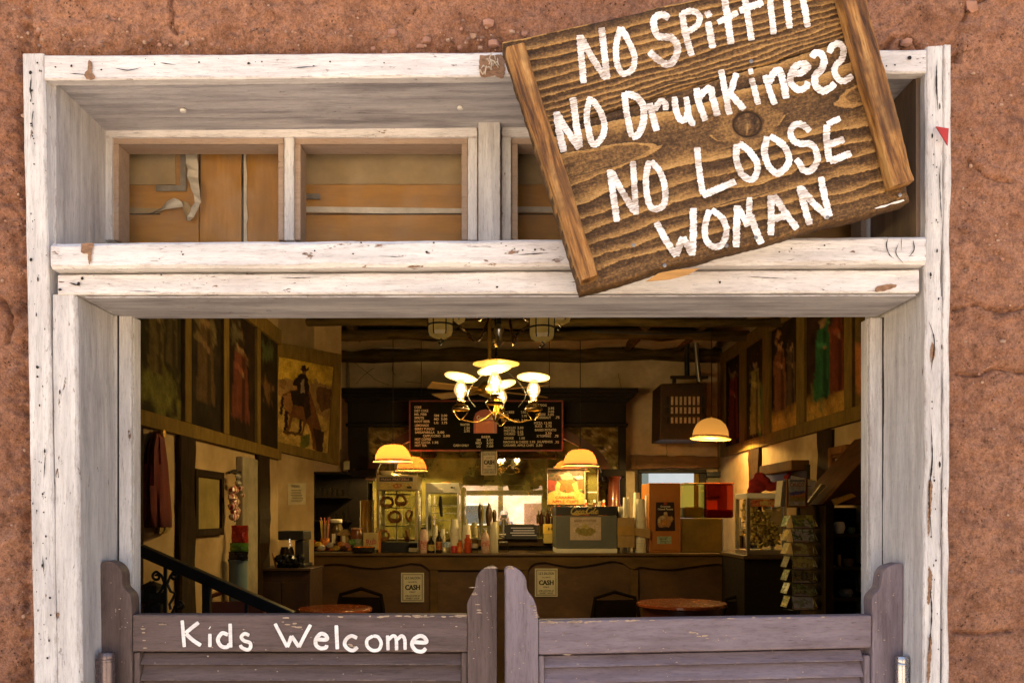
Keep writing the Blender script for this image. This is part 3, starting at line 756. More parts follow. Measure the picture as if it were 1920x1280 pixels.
# ============================================================================= HANGING SIGN
SY = 1.480
STL, STR, SCL, SCR, SBR, SBL = (943, 80), (1600, -66), (1000, 253), (1631, 61), (1706, 377), (1090, 545)
def yl(a, b, x): return a[1] + (b[1] - a[1]) * (x - a[0]) / (b[0] - a[0])
KX = 1402.
def sign_field(px, py):
    """growth rings of the two boards: tone 0 (dark late wood) .. 1 (pale), and the knot mask"""
    px = np.asarray(px, float); py = np.asarray(py, float)
    yt, yc, yb = yl(STL, STR, px), yl(SCL, SCR, px), yl(SBL, SBR, px)
    wv = 3.4 * vnoise(px / 75, py / 22, 5) + 1.2 * vnoise(px / 17, py / 7, 6) + 5.0 * vnoise(px / 190, py / 60, 7)
    up = py < yc
    t = np.clip((py + wv * .8 - yt) / (yc - yt), -.1, 1.1); H = yc - yt
    ph_u = np.where(up, 173 / 15.5 * np.log(24 / np.maximum(24 - 15.5 * t, 2)), 0)
    q = py + wv * 1.3 - yc; dx = px - KX; ky = (232 - yl(SCL, SCR, KX))
    f = (q - ky * (1 + .1 * np.sin(dx / 190))) * np.where(q > ky, 1.0, .95)
    Fd = np.sqrt(f ** 2 + (.42 * dx) ** 2 * np.exp(-(dx / 120.) ** 2) + 1)
    big = np.clip(Fd, 0, 230)
    ph_l = np.where(f > 0, 250 / 26. * np.log(36 / np.maximum(36 - 18 * big / 250., 4)) * 26 / 18., big / 40. + .15)
    ph_l = ph_l + .35 * (1 - np.clip(np.abs(dx) / 400, 0, 1))
    s = np.where(up, ph_u, ph_l); bi = np.floor(s).astype(int); s = s - bi; rt = np.sin(bi * 12.9898 + up * 4.1) * 43758.5453; rt = rt - np.floor(rt)
    # each ring: pale early wood, slowly darkening, then a sharp dark edge
    tone = np.where(s < .08, .16 + 2.0 * s, np.where(s < .50, .30 + .26 * (s - .08), .44 + .55 * (s - .50) / .50))
    tone = np.where(s > .94, .95, tone) + .16 * (rt - .5) + .10 * fbm(px / 60, py / 30, 3, 15); tone = np.where(~up & (Fd < 24), .52 + .12 * fbm(px / 30, py / 8, 3, 19), tone)
    r = np.hypot(px - KX, (py - 232) * 1.12); 
    ring = np.exp(-((r - 26) / 3.2) ** 2); core = (r < 24)
    halo = np.exp(-((r - 42) / 14) ** 2)
    tone = np.where(~up & (r < 60), tone * (1 - halo) + .60 * halo, tone)
    tone = np.where(core & ~up, .30 + .16 * vnoise(px / 6, py / 14, 8) + .5 * np.exp(-(np.abs(px - KX + (py - 232) * .1) / 2.) ** 2) * (py > 232), tone)
    knot = np.where(~up, ring, 0)
    end = np.where(~up, np.clip((py - (yb - 38)) / 20, 0, 1), 0)           # weathered lower edge, rings fade
    tone = tone * (1 - end * .8) + .42 * end * .8
    return tone, knot
def sign_h(px, py):
    tone, knot = sign_field(px, py)
    return (tone - .5) * .0022 - knot * .003
def sign_mat():
    t = NT('weathered_sign_wood'); a = t.attr('tone'); k = t.attr('knot'); co = t.co()
    mp = t.n('ShaderNodeMapping'); t.l(t._tc.outputs['Object'], mp.inputs[0]); mp.inputs['Rotation'].default_value = (0, math.radians(16), 0)
    mp2 = t.n('ShaderNodeMapping'); t.l(mp.outputs[0], mp2.inputs[0]); mp2.inputs['Scale'].default_value = (1, 2, 7)
    n1 = t.noise(mp2.outputs[0], 34, 5, .7); n2 = t.noise(co, 190, 4, .75); n3 = t.noise(co, 5, 4, .6)
    f = t.math('ADD', a.outputs['Fac'], t.math('MULTIPLY', t.math('SUBTRACT', n2, .5), 1.15))
    f = t.math('ADD', f, t.math('MULTIPLY', t.math('SUBTRACT', n1, .5), .6))
    f = t.math('ADD', f, t.math('MULTIPLY', t.math('SUBTRACT', n3, .5), .30))
    c = t.ramp(f, [(.0, (.020, .010, .004)), (.22, (.06, .030, .011)), (.42, (.115, .060, .022)), (.62, (.24, .126, .041)), (.85, (.385, .21, .066)), (1., (.47, .275, .095))])
    hf = t.noise(mp2.outputs[0], 85, 4, .85)
    c = t.mix(1.0, c, t.ramp(hf, [(.30, .35), (.45, .82), (.55, 1.0), (.72, 1.3)]), 'MULTIPLY')
    c = t.mix(k.outputs['Fac'], c, (.022, .010, .004))
    return t.bsdf(c, .72, 0, t.bump(t.math('ADD', n2, n1), .45, .0025), .25)
SIGNM = sign_mat()
sign = thing('warning_sign', 'crooked brown plank sign with white hand painted warnings nailed over the doorway', 'sign', P(1320, 240, 1.5))
def plank(cs, nx, ny, name):
    p2, f, u, v = grid_quad([(*c, 0) for c in cs], nx, ny); px, py = p2[:, 0], p2[:, 1]
    px = px + np.where((u < .01) | (u > .99), 1.2 * vnoise(py / 9, px * 0, 31), 0)
    edge = (v > .995) if cs[2] == SBR else (v < .005)
    py = py + np.where(edge, 2.2 * vnoise(px / 40, py * 0, 33) + .8 * vnoise(px / 7, py * 0, 34), 0)
    tone, knot = sign_field(px, py); h = (tone - .5) * .0022 - knot * .003
    rim = np.minimum(np.minimum(u, 1 - u) * nx, np.minimum(v, 1 - v) * ny); h = h - .0022 * np.exp(-rim / 1.2)
    k = SY / F
    top = np.stack([(px - VX) * k, SY - h, EYE - (py - VY) * k], 1)
    # back and sides
    bi = np.concatenate([np.arange(nx + 1), (np.arange(1, ny + 1)) * (nx + 1) + nx, ny * (nx + 1) + np.arange(nx - 1, -1, -1), np.arange(ny - 1, 0, -1) * (nx + 1)])
    back = top[bi].copy(); back[:, 1] = SY + .044
    n = len(top); b = n + np.arange(len(bi)); j = np.roll(np.arange(len(bi)), -1)
    side = np.stack([bi, bi[j], b[j], b], 1)
    al = np.concatenate([top, back]); 
    o = fast_mesh(name, al, np.concatenate([f, side]), SIGNM, sign, {'tone': np.concatenate([tone, np.full(len(bi), .25)]), 'knot': np.concatenate([knot, np.zeros(len(bi))])}, smooth=False)
    return o
plank([STL, STR, (SCR[0], SCR[1] - 1.1), (SCL[0], SCL[1] - 1.1)], 400, 150, 'plank')
plank([(SCL[0], SCL[1] + 1.3), (SCR[0], SCR[1] + 1.3), SBR, SBL], 400, 230, 'plank')
MB().prism([P(960, 100, SY + .046), P(1590, -40, SY + .046), P(1690, 350, SY + .046), P(1095, 520, SY + .046)], (0, .003, 0)).build('back_board', DWOOD, sign)
def batten_mat():
    t = NT('orange_batten_wood'); co = t.co()
    mp = t.n('ShaderNodeMapping'); t.l(t._tc.outputs['Object'], mp.inputs[0]); mp.inputs['Rotation'].default_value = (0, math.radians(16), 0)
    mp2 = t.n('ShaderNodeMapping'); t.l(mp.outputs[0], mp2.inputs[0]); mp2.inputs['Scale'].default_value = (14, 8, 1.2)
    n1 = t.noise(mp2.outputs[0], 5, 6, .65, .3); n2 = t.noise(mp2.outputs[0], 22, 4, .7); n3 = t.noise(co, 9, 4, .6)
    c = t.ramp(n1, [(.36, (.05, .02, .006)), (.45, (.17, .072, .018)), (.53, (.34, .155, .038)), (.64, (.48, .27, .09))])
    c = t.mix(t.math('MULTIPLY', t.step(n2, .55, .7), .7), c, (.07, .032, .012))
    c = t.mix(t.math('MULTIPLY', t.step(n3, .50, .62), .7), c, (.085, .04, .015))
    return t.bsdf(c, .6, 0, t.bump(t.math('ADD', n1, n2), .6, .004), .3)
BATT = batten_mat()
BYF = SY - .032
def batten(pts, seed):
    tl, tr, br, bl = [P(x, y, BYF) for x, y in pts]; o = Vector((0, .0305, 0))
    MB().wonky([tl, tr, tr + o, tl + o], [bl, br, br + o, bl + o], 70, .0012, .003, seed).build('batten', BATT, sign)
batten([(949, 90), (984, 80), (1123, 515), (1091, 525)], 21)
batten([(1561, -70), (1606, -74), (1716, 337), (1676, 347)], 22)
def sign_surf(x, y, lift):
    tone, knot = sign_field(np.array([x]), np.array([y])); k = SY / F
    return Vector(((x - VX) * k, SY - float((tone[0] - .5) * .0016) - .0009 - lift, EYE - (y - VY) * k)), float(tone[0])
def brushpaint_mat(name, groovy):
    t = NT(name); a = t.attr('tone'); co = t.co()
    mp = t.n('ShaderNodeMapping'); t.l(t._tc.outputs['Object'], mp.inputs[0]); mp.inputs['Rotation'].default_value = (0, math.radians(14), 0)
    mp2 = t.n('ShaderNodeMapping'); t.l(mp.outputs[0], mp2.inputs[0]); mp2.inputs['Scale'].default_value = (1, 2, 6)
    n1 = t.noise(mp2.outputs[0], 70, 5, .75); n2 = t.noise(co, 24, 3, .6)
    f = t.math('ADD', n1, t.math('MULTIPLY', t.math('SUBTRACT', n2, .5), .8))
    f = t.math('SUBTRACT', f, t.math('MULTIPLY', a.outputs['Fac'], .16 * groovy))
    thin = t.math('MULTIPLY', t.step(f, .36, .62), .88 * groovy)
    c = t.mix(thin, (.86, .83, .80), (.20, .12, .06))
    c = t.mix(t.math('MULTIPLY', t.step(n2, .45, .7), .25 * groovy), c, (.60, .50, .42))
    return t.bsdf(c, .55, 0, t.bump(f, .4 * groovy + .05, .0015), .3)
SPAINT = brushpaint_mat('white_brush_paint', 1.0)
SL = [
 [(1087,67),(1090,110),(1094,157)], [(1089,70),(1112,112),(1136,150)], [(1128,53),(1133,100),(1138,150)],
 [(1163,52),(1155,88),(1157,122),(1169,139),(1186,130),(1189,106),(1178,78),(1164,53)],
 [(1254,36),(1242,29),(1228,34),(1226,50),(1234,69),(1258,72),(1270,88),(1266,109),(1252,122),(1231,111),(1217,98)],
 [(1278,25),(1285,65),(1297,106)], [(1278,27),(1297,22),(1311,31),(1308,48),(1292,59),(1283,62)],
 [(1327,42),(1336,92)], [(1322,31),(1333,25)], [(1356,-20),(1370,84)], [(1345,44),(1383,25)], [(1392,-24),(1409,77)], [(1386,22),(1430,6)],
 [(1441,-20),(1450,66)], [(1472,-14),(1480,55)], [(1473,-6),(1488,-18),(1502,-9),(1514,53)],
 [(1043,211),(1049,250),(1057,286)], [(1044,214),(1064,248),(1086,280)], [(1074,184),(1080,230),(1087,278)],
 [(1107,183),(1100,212),(1103,244),(1112,272),(1128,260),(1133,236),(1126,212),(1110,188)],
 [(1170,175),(1175,215),(1184,258)], [(1171,177),(1193,184),(1206,202),(1206,228),(1197,253),(1184,258)],
 [(1218,195),(1224,222),(1231,247)], [(1227,208),(1237,192),(1247,195),(1248,208)],
 [(1264,183),(1267,209),(1275,226),(1285,225),(1289,210)], [(1286,183),(1290,212),(1296,231),(1303,233)],
 [(1305,167),(1310,195),(1322,228)], [(1310,186),(1319,174),(1331,168),(1336,188),(1345,219)],
 [(1351,133),(1359,175),(1367,217)], [(1380,139),(1366,184)], [(1370,180),(1395,207)],
 [(1408,148),(1421,198)], [(1402,137),(1411,135)],
 [(1433,143),(1442,172),(1452,198)], [(1441,158),(1449,140),(1460,134),(1467,155),(1473,187)],
 [(1483,141),(1501,138),(1513,128),(1508,122),(1492,126),(1482,141),(1482,158),(1494,170),(1508,167),(1514,156)],
 [(1521,111),(1526,102),(1538,103),(1544,117),(1538,133),(1527,145),(1528,163),(1541,173),(1555,167),(1564,158)],
 [(1553,102),(1559,89),(1571,84),(1580,95),(1577,113),(1566,125),(1563,138),(1572,152),(1584,153),(1597,144)],
 [(1143,320),(1150,370),(1156,417)], [(1145,322),(1167,362),(1189,399)], [(1186,304),(1189,355),(1192,404)],
 [(1217,303),(1211,329),(1212,365),(1220,390),(1233,393),(1245,382),(1246,353),(1237,325),(1220,304)],
 [(1306,278),(1310,320),(1317,366)], [(1316,368),(1378,342)],
 [(1380,272),(1380,302),(1389,327),(1406,339),(1417,328),(1418,308),(1406,288),(1384,270)],
 [(1437,258),(1432,286),(1439,311),(1455,327),(1472,316),(1478,298),(1468,275),(1442,257)],
 [(1517,249),(1506,238),(1492,235),(1481,246),(1484,263),(1497,271),(1517,272),(1529,285),(1530,305),(1519,321),(1505,321),(1496,306),(1491,300)],
 [(1574,224),(1549,235)], [(1548,236),(1549,270),(1554,305)], [(1554,305),(1594,289)], [(1551,274),(1581,263)],
 [(1230,418),(1247,450),(1267,482)], [(1267,481),(1273,462),(1279,446)], [(1280,446),(1289,464),(1297,479)], [(1299,392),(1299,435),(1297,481)],
 [(1329,395),(1321,423),(1323,451),(1337,464),(1353,459),(1361,435),(1353,411),(1333,395)],
 [(1381,387),(1380,425),(1379,465)], [(1382,389),(1392,408),(1401,426)], [(1404,372),(1403,398),(1402,424)], [(1405,404),(1415,432),(1426,459)],
 [(1444,368),(1444,443)], [(1449,368),(1470,400),(1493,431)], [(1446,413),(1476,406)],
 [(1497,351),(1506,388),(1517,423)], [(1500,354),(1524,384),(1551,409)], [(1537,334),(1544,370),(1554,408)],
]
spl = MB(); rs_ = random.Random(14)
for x0, y0, L in ((1010, 118, 120), (1180, 178, 150), (1420, 40, 130), (1080, 330, 110), (1300, 398, 170), (1500, 330, 150), (1130, 455, 90), (1560, 215, 70), (1400, 300, 120), (1240, 485, 60)):
    n_ = 14; vs = []; fs = []; sl__ = -.26 if y0 > 240 else -.25
    for i in range(n_ + 1):
        x = x0 + L * i / n_; y = y0 + sl__ * (x - x0) + 1.2 * math.sin(i * .9 + x0); w = .9 * math.sin(math.pi * (i + .2) / (n_ + .4)) * rs_.uniform(.6, 1.2)
        for q in (-1, 1): vs.append(sign_surf(x, y + w * q, .0002)[0])
        if i: fs.append((2*i-2, 2*i-1, 2*i+1, 2*i))
    spl.add(vs, fs)
spl.build('splits', DKG, sign, kind='stuff')
b = brush(SL, 12.4, sign_surf, step=1.6, seed=5, jit=.17)
b.build('painted_lettering', SPAINT, sign, smooth=True)
# paint spatter and bare scar on the lower edge
MB().ppx([(1210, 528), (1235, 512), (1270, 505), (1312, 503), (1290, 515), (1255, 524)], SY - .0030, .0012).build('fresh_scar', simple('fresh_orange_wood', (.50, .25, .06), .7, var=.3, scale=20, stretch=(1, 4, 6)), sign)
MB().ppx([(1640, 390.5), (1652, 386), (1664, 383.5), (1675, 379), (1694, 374), (1696, 376.5), (1684, 381), (1670, 383), (1660, 388), (1644, 391)], SY - .0030, .0012).build('paint_smear', simple('white_paint_smear', (.8, .77, .72), .7, var=.2, scale=40), sign)
NAILM = simple('grey_nail', (.28, .26, .24), .4, .8, var=.3)
for px, py in ((1408, 116), (1362, 461), (1188, 460), (1246, 498), (1417, 446), (1551, 408), (1687, 366)):
    p = P(px, py, SY - .0035); MB().lathe(p, [(.0034, 0), (.0034, .0016), (.0016, .0022)], 10, (0, -1, 0)).build('nail_head', NAILM, sign)

# ============================================================================= SWING DOORS
def LP(px, py, off=0.):
    m_, Y0 = -.0389, 1.600; t = (px - VX) / F; Y = Y0 / (1 - m_ * t); n = Vector((-m_, 1, 0)).normalized()
    return P(px, py, Y) + n * off
def RP(px, py, off=0.):
    m_, Y0 = .0800, 1.565; t = (px - VX) / F; Y = Y0 / (1 - m_ * t); n = Vector((-m_, 1, 0)).normalized()
    return P(px, py, Y) + n * off
def smooth_outline(pts, closed_from=None, step=3):
    return [tuple(p) for p in catmull(pts, step)]
BOT = 2080
def swing_door(label, PF, hinge_top, lock_top, hx, lx, rail, MX, MZ, group):
    d = thing('swing_door', label, 'door', PF((hx[1] + lx[0]) / 2, BOT), group)
    T = .034; nv = PF(1000, 1000, 1.) - PF(1000, 1000, 0.)
    def solid(name, pts, o0, th, m, bevel=.002):
        return MB().prism([PF(x, y, o0) for x, y in pts], nv * th).build(name, m, d, bevel=bevel, segs=2)
    a = smooth_outline(hinge_top); 
    solid('hinge_stile', [(hx[0], BOT)] + a + [(hx[1], BOT)] if hx[0] < lx[0] else [(hx[1], BOT)] + a + [(hx[0], BOT)], 0, T, MZ)
    a = smooth_outline(lock_top)
    solid('lock_stile', [(lx[0] if lx[0] < lx[1] else lx[1], BOT)] + a + [(max(lx), BOT)], 0, T, MZ)
    x0, x1 = sorted((hx[1], lx[0] if hx[0] < lx[0] else lx[0])); (yl0, yl1), (yr0, yr1) = rail
    solid('top_rail', [(x0 + .4, yl0), (x1 - .4, yr0), (x1 - .4, yr1), (x0 + .4, yl1)], .001, T - .002, MX, .0035)
    # moulding round the louvres
    iw = 12
    for e0, e1 in ((x0 + .5, x0 + iw), (x1 - iw, x1 - .5)):
        solid('louvre_frame', [(e0, yl1 + 2), (e1, yl1 + 2), (e1, BOT - 60), (e0, BOT - 60)], .006, T - .012, MZ, .003)
    y = 6
    k = 0
    while yl1 + y < BOT - 70:
        h = 30 if k else 22
        A, B = PF(x0 + iw, yl1 + y, .021), PF(x1 - iw, yr1 + y, .021); Cc, D = PF(x1 - iw, yr1 + y + h - 2, .007), PF(x0 + iw, yl1 + y + h - 2, .007)
        MB().prism([A, B, Cc, D], nv * .007 + Vector((0, 0, .0015))).build('louvre_slat', MX, d, bevel=.0018)
        y += h; k += 1
    MB().prism([PF(x0, yl1 + 2, .0285), PF(x1, yr1 + 2, .0285), PF(x1, BOT - 60, .0285), PF(x0, BOT - 60, .0285)], nv * .004).build('back_panel', MX, d)
    solid('bottom_rail', [(x0 + .4, BOT - 62), (x1 - .4, BOT - 62), (x1 - .4, BOT), (x0 + .4, BOT)], .001, T - .002, MX)
    return d
dl = swing_door('brown plum louvred swing door lettered Kids Welcome', LP,
    [(188, 1060), (190, 1053), (200, 1051), (212, 1054), (222, 1062), (228, 1074), (229, 1094), (232, 1102), (242, 1112), (246, 1124), (247, 1152)],
    [(876.5, 1152), (876, 1131), (884, 1113), (890, 1102), (893, 1083), (902, 1069), (917, 1062), (927, 1063), (931, 1071), (932, 1090)],
    (188, 247), (876.5, 932), ((1152, 1221), (1152, 1222)), BRX, BRZ, 'swing doors of the saloon')
dr = swing_door('plain plum grey louvred swing door with a chipped top rail', RP,
    [(1636, 1152), (1635, 1128), (1638, 1116), (1650, 1102), (1653, 1090), (1656, 1074), (1664, 1063), (1678, 1057), (1690, 1055), (1694, 1060), (1694, 1075)],
    [(949, 1085), (949, 1066), (961, 1062), (975, 1069), (986, 1084), (989, 1105), (1000, 1121), (1006, 1138), (1009.5, 1162)],
    (1694, 1636), (1009.5, 949), ((1163, 1227), (1153, 1214)), LVX, LVZ, 'swing doors of the saloon')
# white lettering on the left door
KW = [
 [(342,1162),(344,1188),(346,1212)], [(373,1166),(360,1176),(348,1186)], [(349,1187),(362,1199),(377,1209)], [(394,1187),(394,1212)], [(393,1175.5),(394.5,1176.5)],
 [(428,1189),(417,1186),(409,1198),(415,1210),(426,1212),(431,1206)], [(432,1168),(433,1213)],
 [(468,1190),(459,1187),(453,1193),(458,1200),(469,1204),(470,1213),(464,1217),(454,1213),(451,1208)],
 [(516,1168),(528,1191),(539,1212)], [(539,1212),(544,1200),(547,1191)], [(547,1191),(561,1212)], [(561,1212),(572,1190),(583,1170)],
 [(594,1197.5),(613,1197.5),(611,1190),(602,1187),(593,1197),(593,1208),(601,1214),(611,1213),(613,1208)],
 [(631,1171),(632,1195),(633,1216)], [(670,1195),(659,1191),(649,1198),(647,1208),(654,1216),(663,1218),(671,1212)],
 [(700,1191),(689,1198),(689,1210),(699,1218),(711,1216),(715,1204),(709,1193),(700,1191)],
 [(727,1190),(728,1218)], [(728,1199),(737,1191),(743,1196),(744,1218)], [(745,1198),(753,1191),(759,1197),(760,1217)],
 [(775,1202.5),(799,1203),(796,1194),(787,1191),(776,1198),(773,1208),(780,1218),(792,1220),(799,1214)]]
b = brush(KW, 6.9, lambda x, y, l: (LP(x, y, -.0006 - l), 1.0), step=1.5, seed=8, jit=.03)
b.build('painted_lettering', brushpaint_mat('white_sign_paint', .35), dl, smooth=True)
# bare chips along the top of the right door and at the stile tips
CHIP = simple('pale_bare_wood', (.46, .33, .22), .8, var=.35, scale=60, stretch=(1, 3, 6), bump=.2)
def chips(PF, parent, runs, seed):
    rr = random.Random(seed); mb = MB()
    for x0, x1, y0, y1, hh, n in runs:
        for k in range(n):
            cx = rr.uniform(x0, x1); cy = y0 + (y1 - y0) * (cx - x0) / (x1 - x0 + 1e-6) + rr.uniform(0, hh); w = rr.uniform(.5, 1) ** 2 * (9 if hh < 15 else 2.6); h = rr.uniform(.8, 2.2) * (1 if hh < 15 else .6)
            pts = [PF(cx + w * math.cos(q) * rr.uniform(.6, 1.1), cy + h * math.sin(q) * rr.uniform(.6, 1.1), -.0009) for q in np.linspace(0, 2 * math.pi, 9)[:-1]]
            mb.add(pts, [tuple(range(8))])
    mb.build('paint_chips', CHIP, parent, kind='stuff')
chips(RP, dr, [(1012, 1110, 1164, 1163, 3, 26), (1110, 1230, 1163, 1160, 2.5, 12), (1290, 1330, 1180, 1190, 8, 6), (950, 966, 1064, 1063, 2, 6), (1060, 1075, 1226, 1226, 1, 2), (988, 1008, 1110, 1155, 2, 6), (1300, 1630, 1158, 1154, 2, 6), (1020, 1620, 1180, 1180, 40, 22), (955, 1000, 1110, 1110, 160, 14), (1640, 1690, 1075, 1075, 190, 16), (1030, 1620, 1232, 1232, 46, 16)], 3)
chips(LP, dl, [(745, 874, 1153, 1153, 3, 20), (530, 560, 1154, 1165, 14, 8), (905, 930, 1063, 1062, 2, 8), (655, 672, 1206, 1210, 4, 5), (600, 745, 1154, 1154, 2, 6), (268, 272, 1165, 1215, 4, 5), (885, 900, 1095, 1150, 3, 8), (260, 870, 1160, 1160, 60, 26), (880, 928, 1075, 1075, 190, 16), (192, 240, 1075, 1075, 190, 12), (270, 860, 1228, 1228, 50, 14)], 4)
# spring hinge barrels
HST = simple('hinge_steel', (.50, .49, .50), .28, 1., var=.2, scale=40, bump=.04)
HBR = simple('painted_hinge', (.16, .12, .12), .25, .5, var=.3, scale=20, bump=.05)
for nm, px0, px1, py, Yh, mm, lab in (('hinge', 186, 215, 1222, 1.605, HBR, 'brown painted spring hinge barrel on the left door post'), ('hinge', 1679, 1704, 1229, 1.605, HST, 'bright steel spring hinge barrel on the right door post')):
    a, b = P(px0, py, Yh), P(px1, py, Yh); r = (b.x - a.x) / 2; c = (a + b) / 2
    h = thing(nm, lab, 'hinge', (c.x, c.y, c.z - .30), 'spring hinges of the swing doors')
    MB().lathe((c.x, c.y, c.z - .30), [(r * .96, 0), (r, .002), (r, .283)], 20).build('barrel', mm, h, smooth=True)
    MB().lathe((c.x, c.y, c.z - .0165), [(r * 1.02, 0), (r * 1.03, .003), (r * .97, .004), (r, .0055), (r, .0145), (r * .9, .0165)], 20).build('cap', mm, h, smooth=True)
    sx = -1 if px0 < 900 else 1
    MB().box((c.x + sx * r * .9, c.y - .002, c.z - .29), (c.x + sx * (r + .006), c.y + .003, c.z - .012)).build('leaf', mm, h, bevel=.001)
# ============================================================================= INTERIOR: walls, friezes, beams
def lbl_thing_mesh(o, label, cat, group=None): return tag(o, label, cat, group)
# ceiling beams and stained canvas between them
CANV = simple('sagging_grey_canvas', (.34, .30, .22), .9, var=.35, scale=3, bump=.3)
def beam(py0, py1, Y, label, x0=-2.6, x1=2.4, r=random.Random(4)):
    z0 = EYE - (py1 - VY) * Y / F; z1 = EYE - (py0 - VY) * Y / F; rr = (z1 - z0) / 2; zc = (z0 + z1) / 2
    path = [(x, Y + rr + .02 * math.sin(x * 2 + Y), zc + .012 * math.sin(x * 3.1 + Y * 5)) for x in np.linspace(x0, x1, 14)]
    tag(MB().tube(path, [rr * (1 + .12 * math.sin(i * 1.9 + Y)) for i in range(14)], 10).build('ceiling_beam', BEAMW, smooth=True), label, 'beam', 'log beams under the saloon ceiling')
beam(650, 676, 9.35, 'lowest rough log beam, against the top of the plaster back wall')
beam(616, 636, 8.3, 'middle rough log beam crossing the ceiling above the bar')
beam(594, 611, 7.3, 'nearest rough log beam, just under the door lintel line')
mb = MB(); N = 16
for i in range(N):
    for j in range(4):
        x = -2.2 + 4.4 * i / (N - 1); y = 8.75 + .15 * j
        mb.v.append(Vector((x, y, EYE + 1.80 - .05 * math.sin(i * .9) * math.sin(j) + .02 * math.sin(i * 2.3))))
for i in range(N - 1):
    for j in range(3): a = i * 4 + j; mb.f.append((a, a + 4, a + 5, a + 1))
tag(mb.build('canvas_strip', CANV, smooth=True), 'pale sagging canvas strip between the ceiling beams above the bar', 'canvas')
for k, x in enumerate((-1.5, 1.35, 1.9)):
    tag(MB().tube([(x, 7.0, EYE + 1.86), (x + .02, 8.2, EYE + 1.83), (x, 9.5, EYE + 1.84)], .05, 8).build('ceiling_pole', BEAMW, smooth=True), ['dark ceiling pole over the left end of the bar', 'dark ceiling pole in front of the heater pipe', 'dark ceiling pole beside the right wall paintings'][k], 'pole', 'poles laid across the ceiling beams')
tag(MB().tube([P(1110, 621, 8.1), P(1180, 624, 8.1), P(1250, 626, 8.1), P(1330, 622, 8.1)], .008, 6).build('ceiling_wire', BLACK, smooth=True), 'thin wire sagging along the middle ceiling beam', 'wire')

def figure(cx, top, bot, w, robe, skin):
    h = bot - top; e = lambda a, b, rx, ry: [(a + rx * math.cos(q), b + ry * math.sin(q)) for q in np.linspace(0, 2 * math.pi, 14)[:-1]]
    return [([(cx - w * .30, top + h * .17), (cx + w * .30, top + h * .17), (cx + w * .42, top + h * .5), (cx + w * .5, bot), (cx - w * .5, bot), (cx - w * .40, top + h * .5)], robe),
            ([(cx + w * .05, top + h * .2), (cx + w * .22, top + h * .22), (cx + w * .3, bot), (cx + w * .08, bot)], tuple(q * .45 for q in robe)),
            ([(cx - w * .3, top + h * .3), (cx + w * .2, top + h * .38), (cx + w * .18, top + h * .43), (cx - w * .32, top + h * .38)], tuple(min(.6, q * 1.8) for q in robe)),
            (e(cx, top + h * .09, w * .20, h * .085), skin), (e(cx, top + h * .045, w * .24, h * .05), (.03, .018, .01)), (e(cx + w * .14, top + h * .42, w * .07, h * .03), skin)]
def oil(seed, bg, blobs, low=None, figs=()):
    base = oil_(seed, bg, blobs, low)
    return polys(base, [q for f in figs for q in figure(*f)]) if figs else base
def oil_(seed, bg, blobs, low=None):
    rr = np.random.RandomState(seed); bg = np.array(bg) * 1.5; blobs = [(a_, b_, c_, d_, tuple(min(.6, q * 2.4) for q in e_)) for a_, b_, c_, d_, e_ in blobs]; low = None if low is None else tuple(min(.7, q * 1.5) for q in low)
    def fn(u, v):
        n = fbm(u * 5 + seed, v * 9, 4, seed) * .5 + .5
        c = bg[None] * (.35 + 1.1 * n)[:, None]
        if low is not None:
            k = np.clip((v - .72) / .2 + .35 * fbm(u * 6, v * 12, 3, seed + 4), 0, 1)[:, None]; c = c * (1 - k) + np.array(low)[None] * (.5 + .8 * n)[:, None] * k
        for (cx, cy, rx, ry, col) in blobs:
            d = ((u - cx + .30 * fbm(u * 7 + cx * 9, v * 16, 4, seed)) / rx) ** 2 + ((v - cy + .16 * fbm(u * 11, v * 9 + cy * 9, 4, seed + 1)) / ry) ** 2
            k = np.clip(1.6 - d * 1.6, 0, 1)[:, None] * (.55 + .6 * n)[:, None]; c = c * (1 - np.clip(k, 0, 1)) + np.array(col)[None] * np.clip(k, 0, 1)
        return c
    return fn
# ---- left frieze
def frieze_wall(xw, cells, zb0, zb1, zt0, zt1, posts, y_end, sgn, label, pics, grp):
    fr = thing('painted_frieze', label, 'frieze', (xw, cells[0][0], EYE + zb0))
    # rails and stiles stand proud of the wall
    d = .035 * sgn
    MB().box((xw, 1.95, EYE + zb0), (xw + d, y_end, EYE + zb1)).build('bottom_rail', OLIVE, fr, bevel=.004)
    MB().box((xw, 1.95, EYE + zt0), (xw + d, y_end, EYE + zt1)).build('top_rail', OLIVE, fr, bevel=.004)
    for a, b in posts: MB().box((xw, a, EYE + zb1 + .001), (xw + d * .94, b, EYE + zt0 - .001)).build('stile', OLIVE, fr, bevel=.004)
    for (a, b), (fn, lab) in zip(cells, pics):
        z1, z0 = EYE + zt0 + .01, EYE + zb1 - .01
        cs = [(xw + d * .3, a - .02, z1), (xw + d * .3, b + .02, z1), (xw + d * .3, b + .02, z0), (xw + d * .3, a - .02, z0)]
        if sgn < 0: cs = [cs[1], cs[0], cs[3], cs[2]]
        picture('painting', cs, 26, 44, fn, fr, VCOLP, label=lab)
    return fr
Lpx = [(255, 337), (349, 411), (421, 475), (481, 517)]
Ly = [tuple(LXW * F / (p - VX) for p in c) for c in Lpx]
Lst = [(337, 349), (411, 421), (475, 481)]
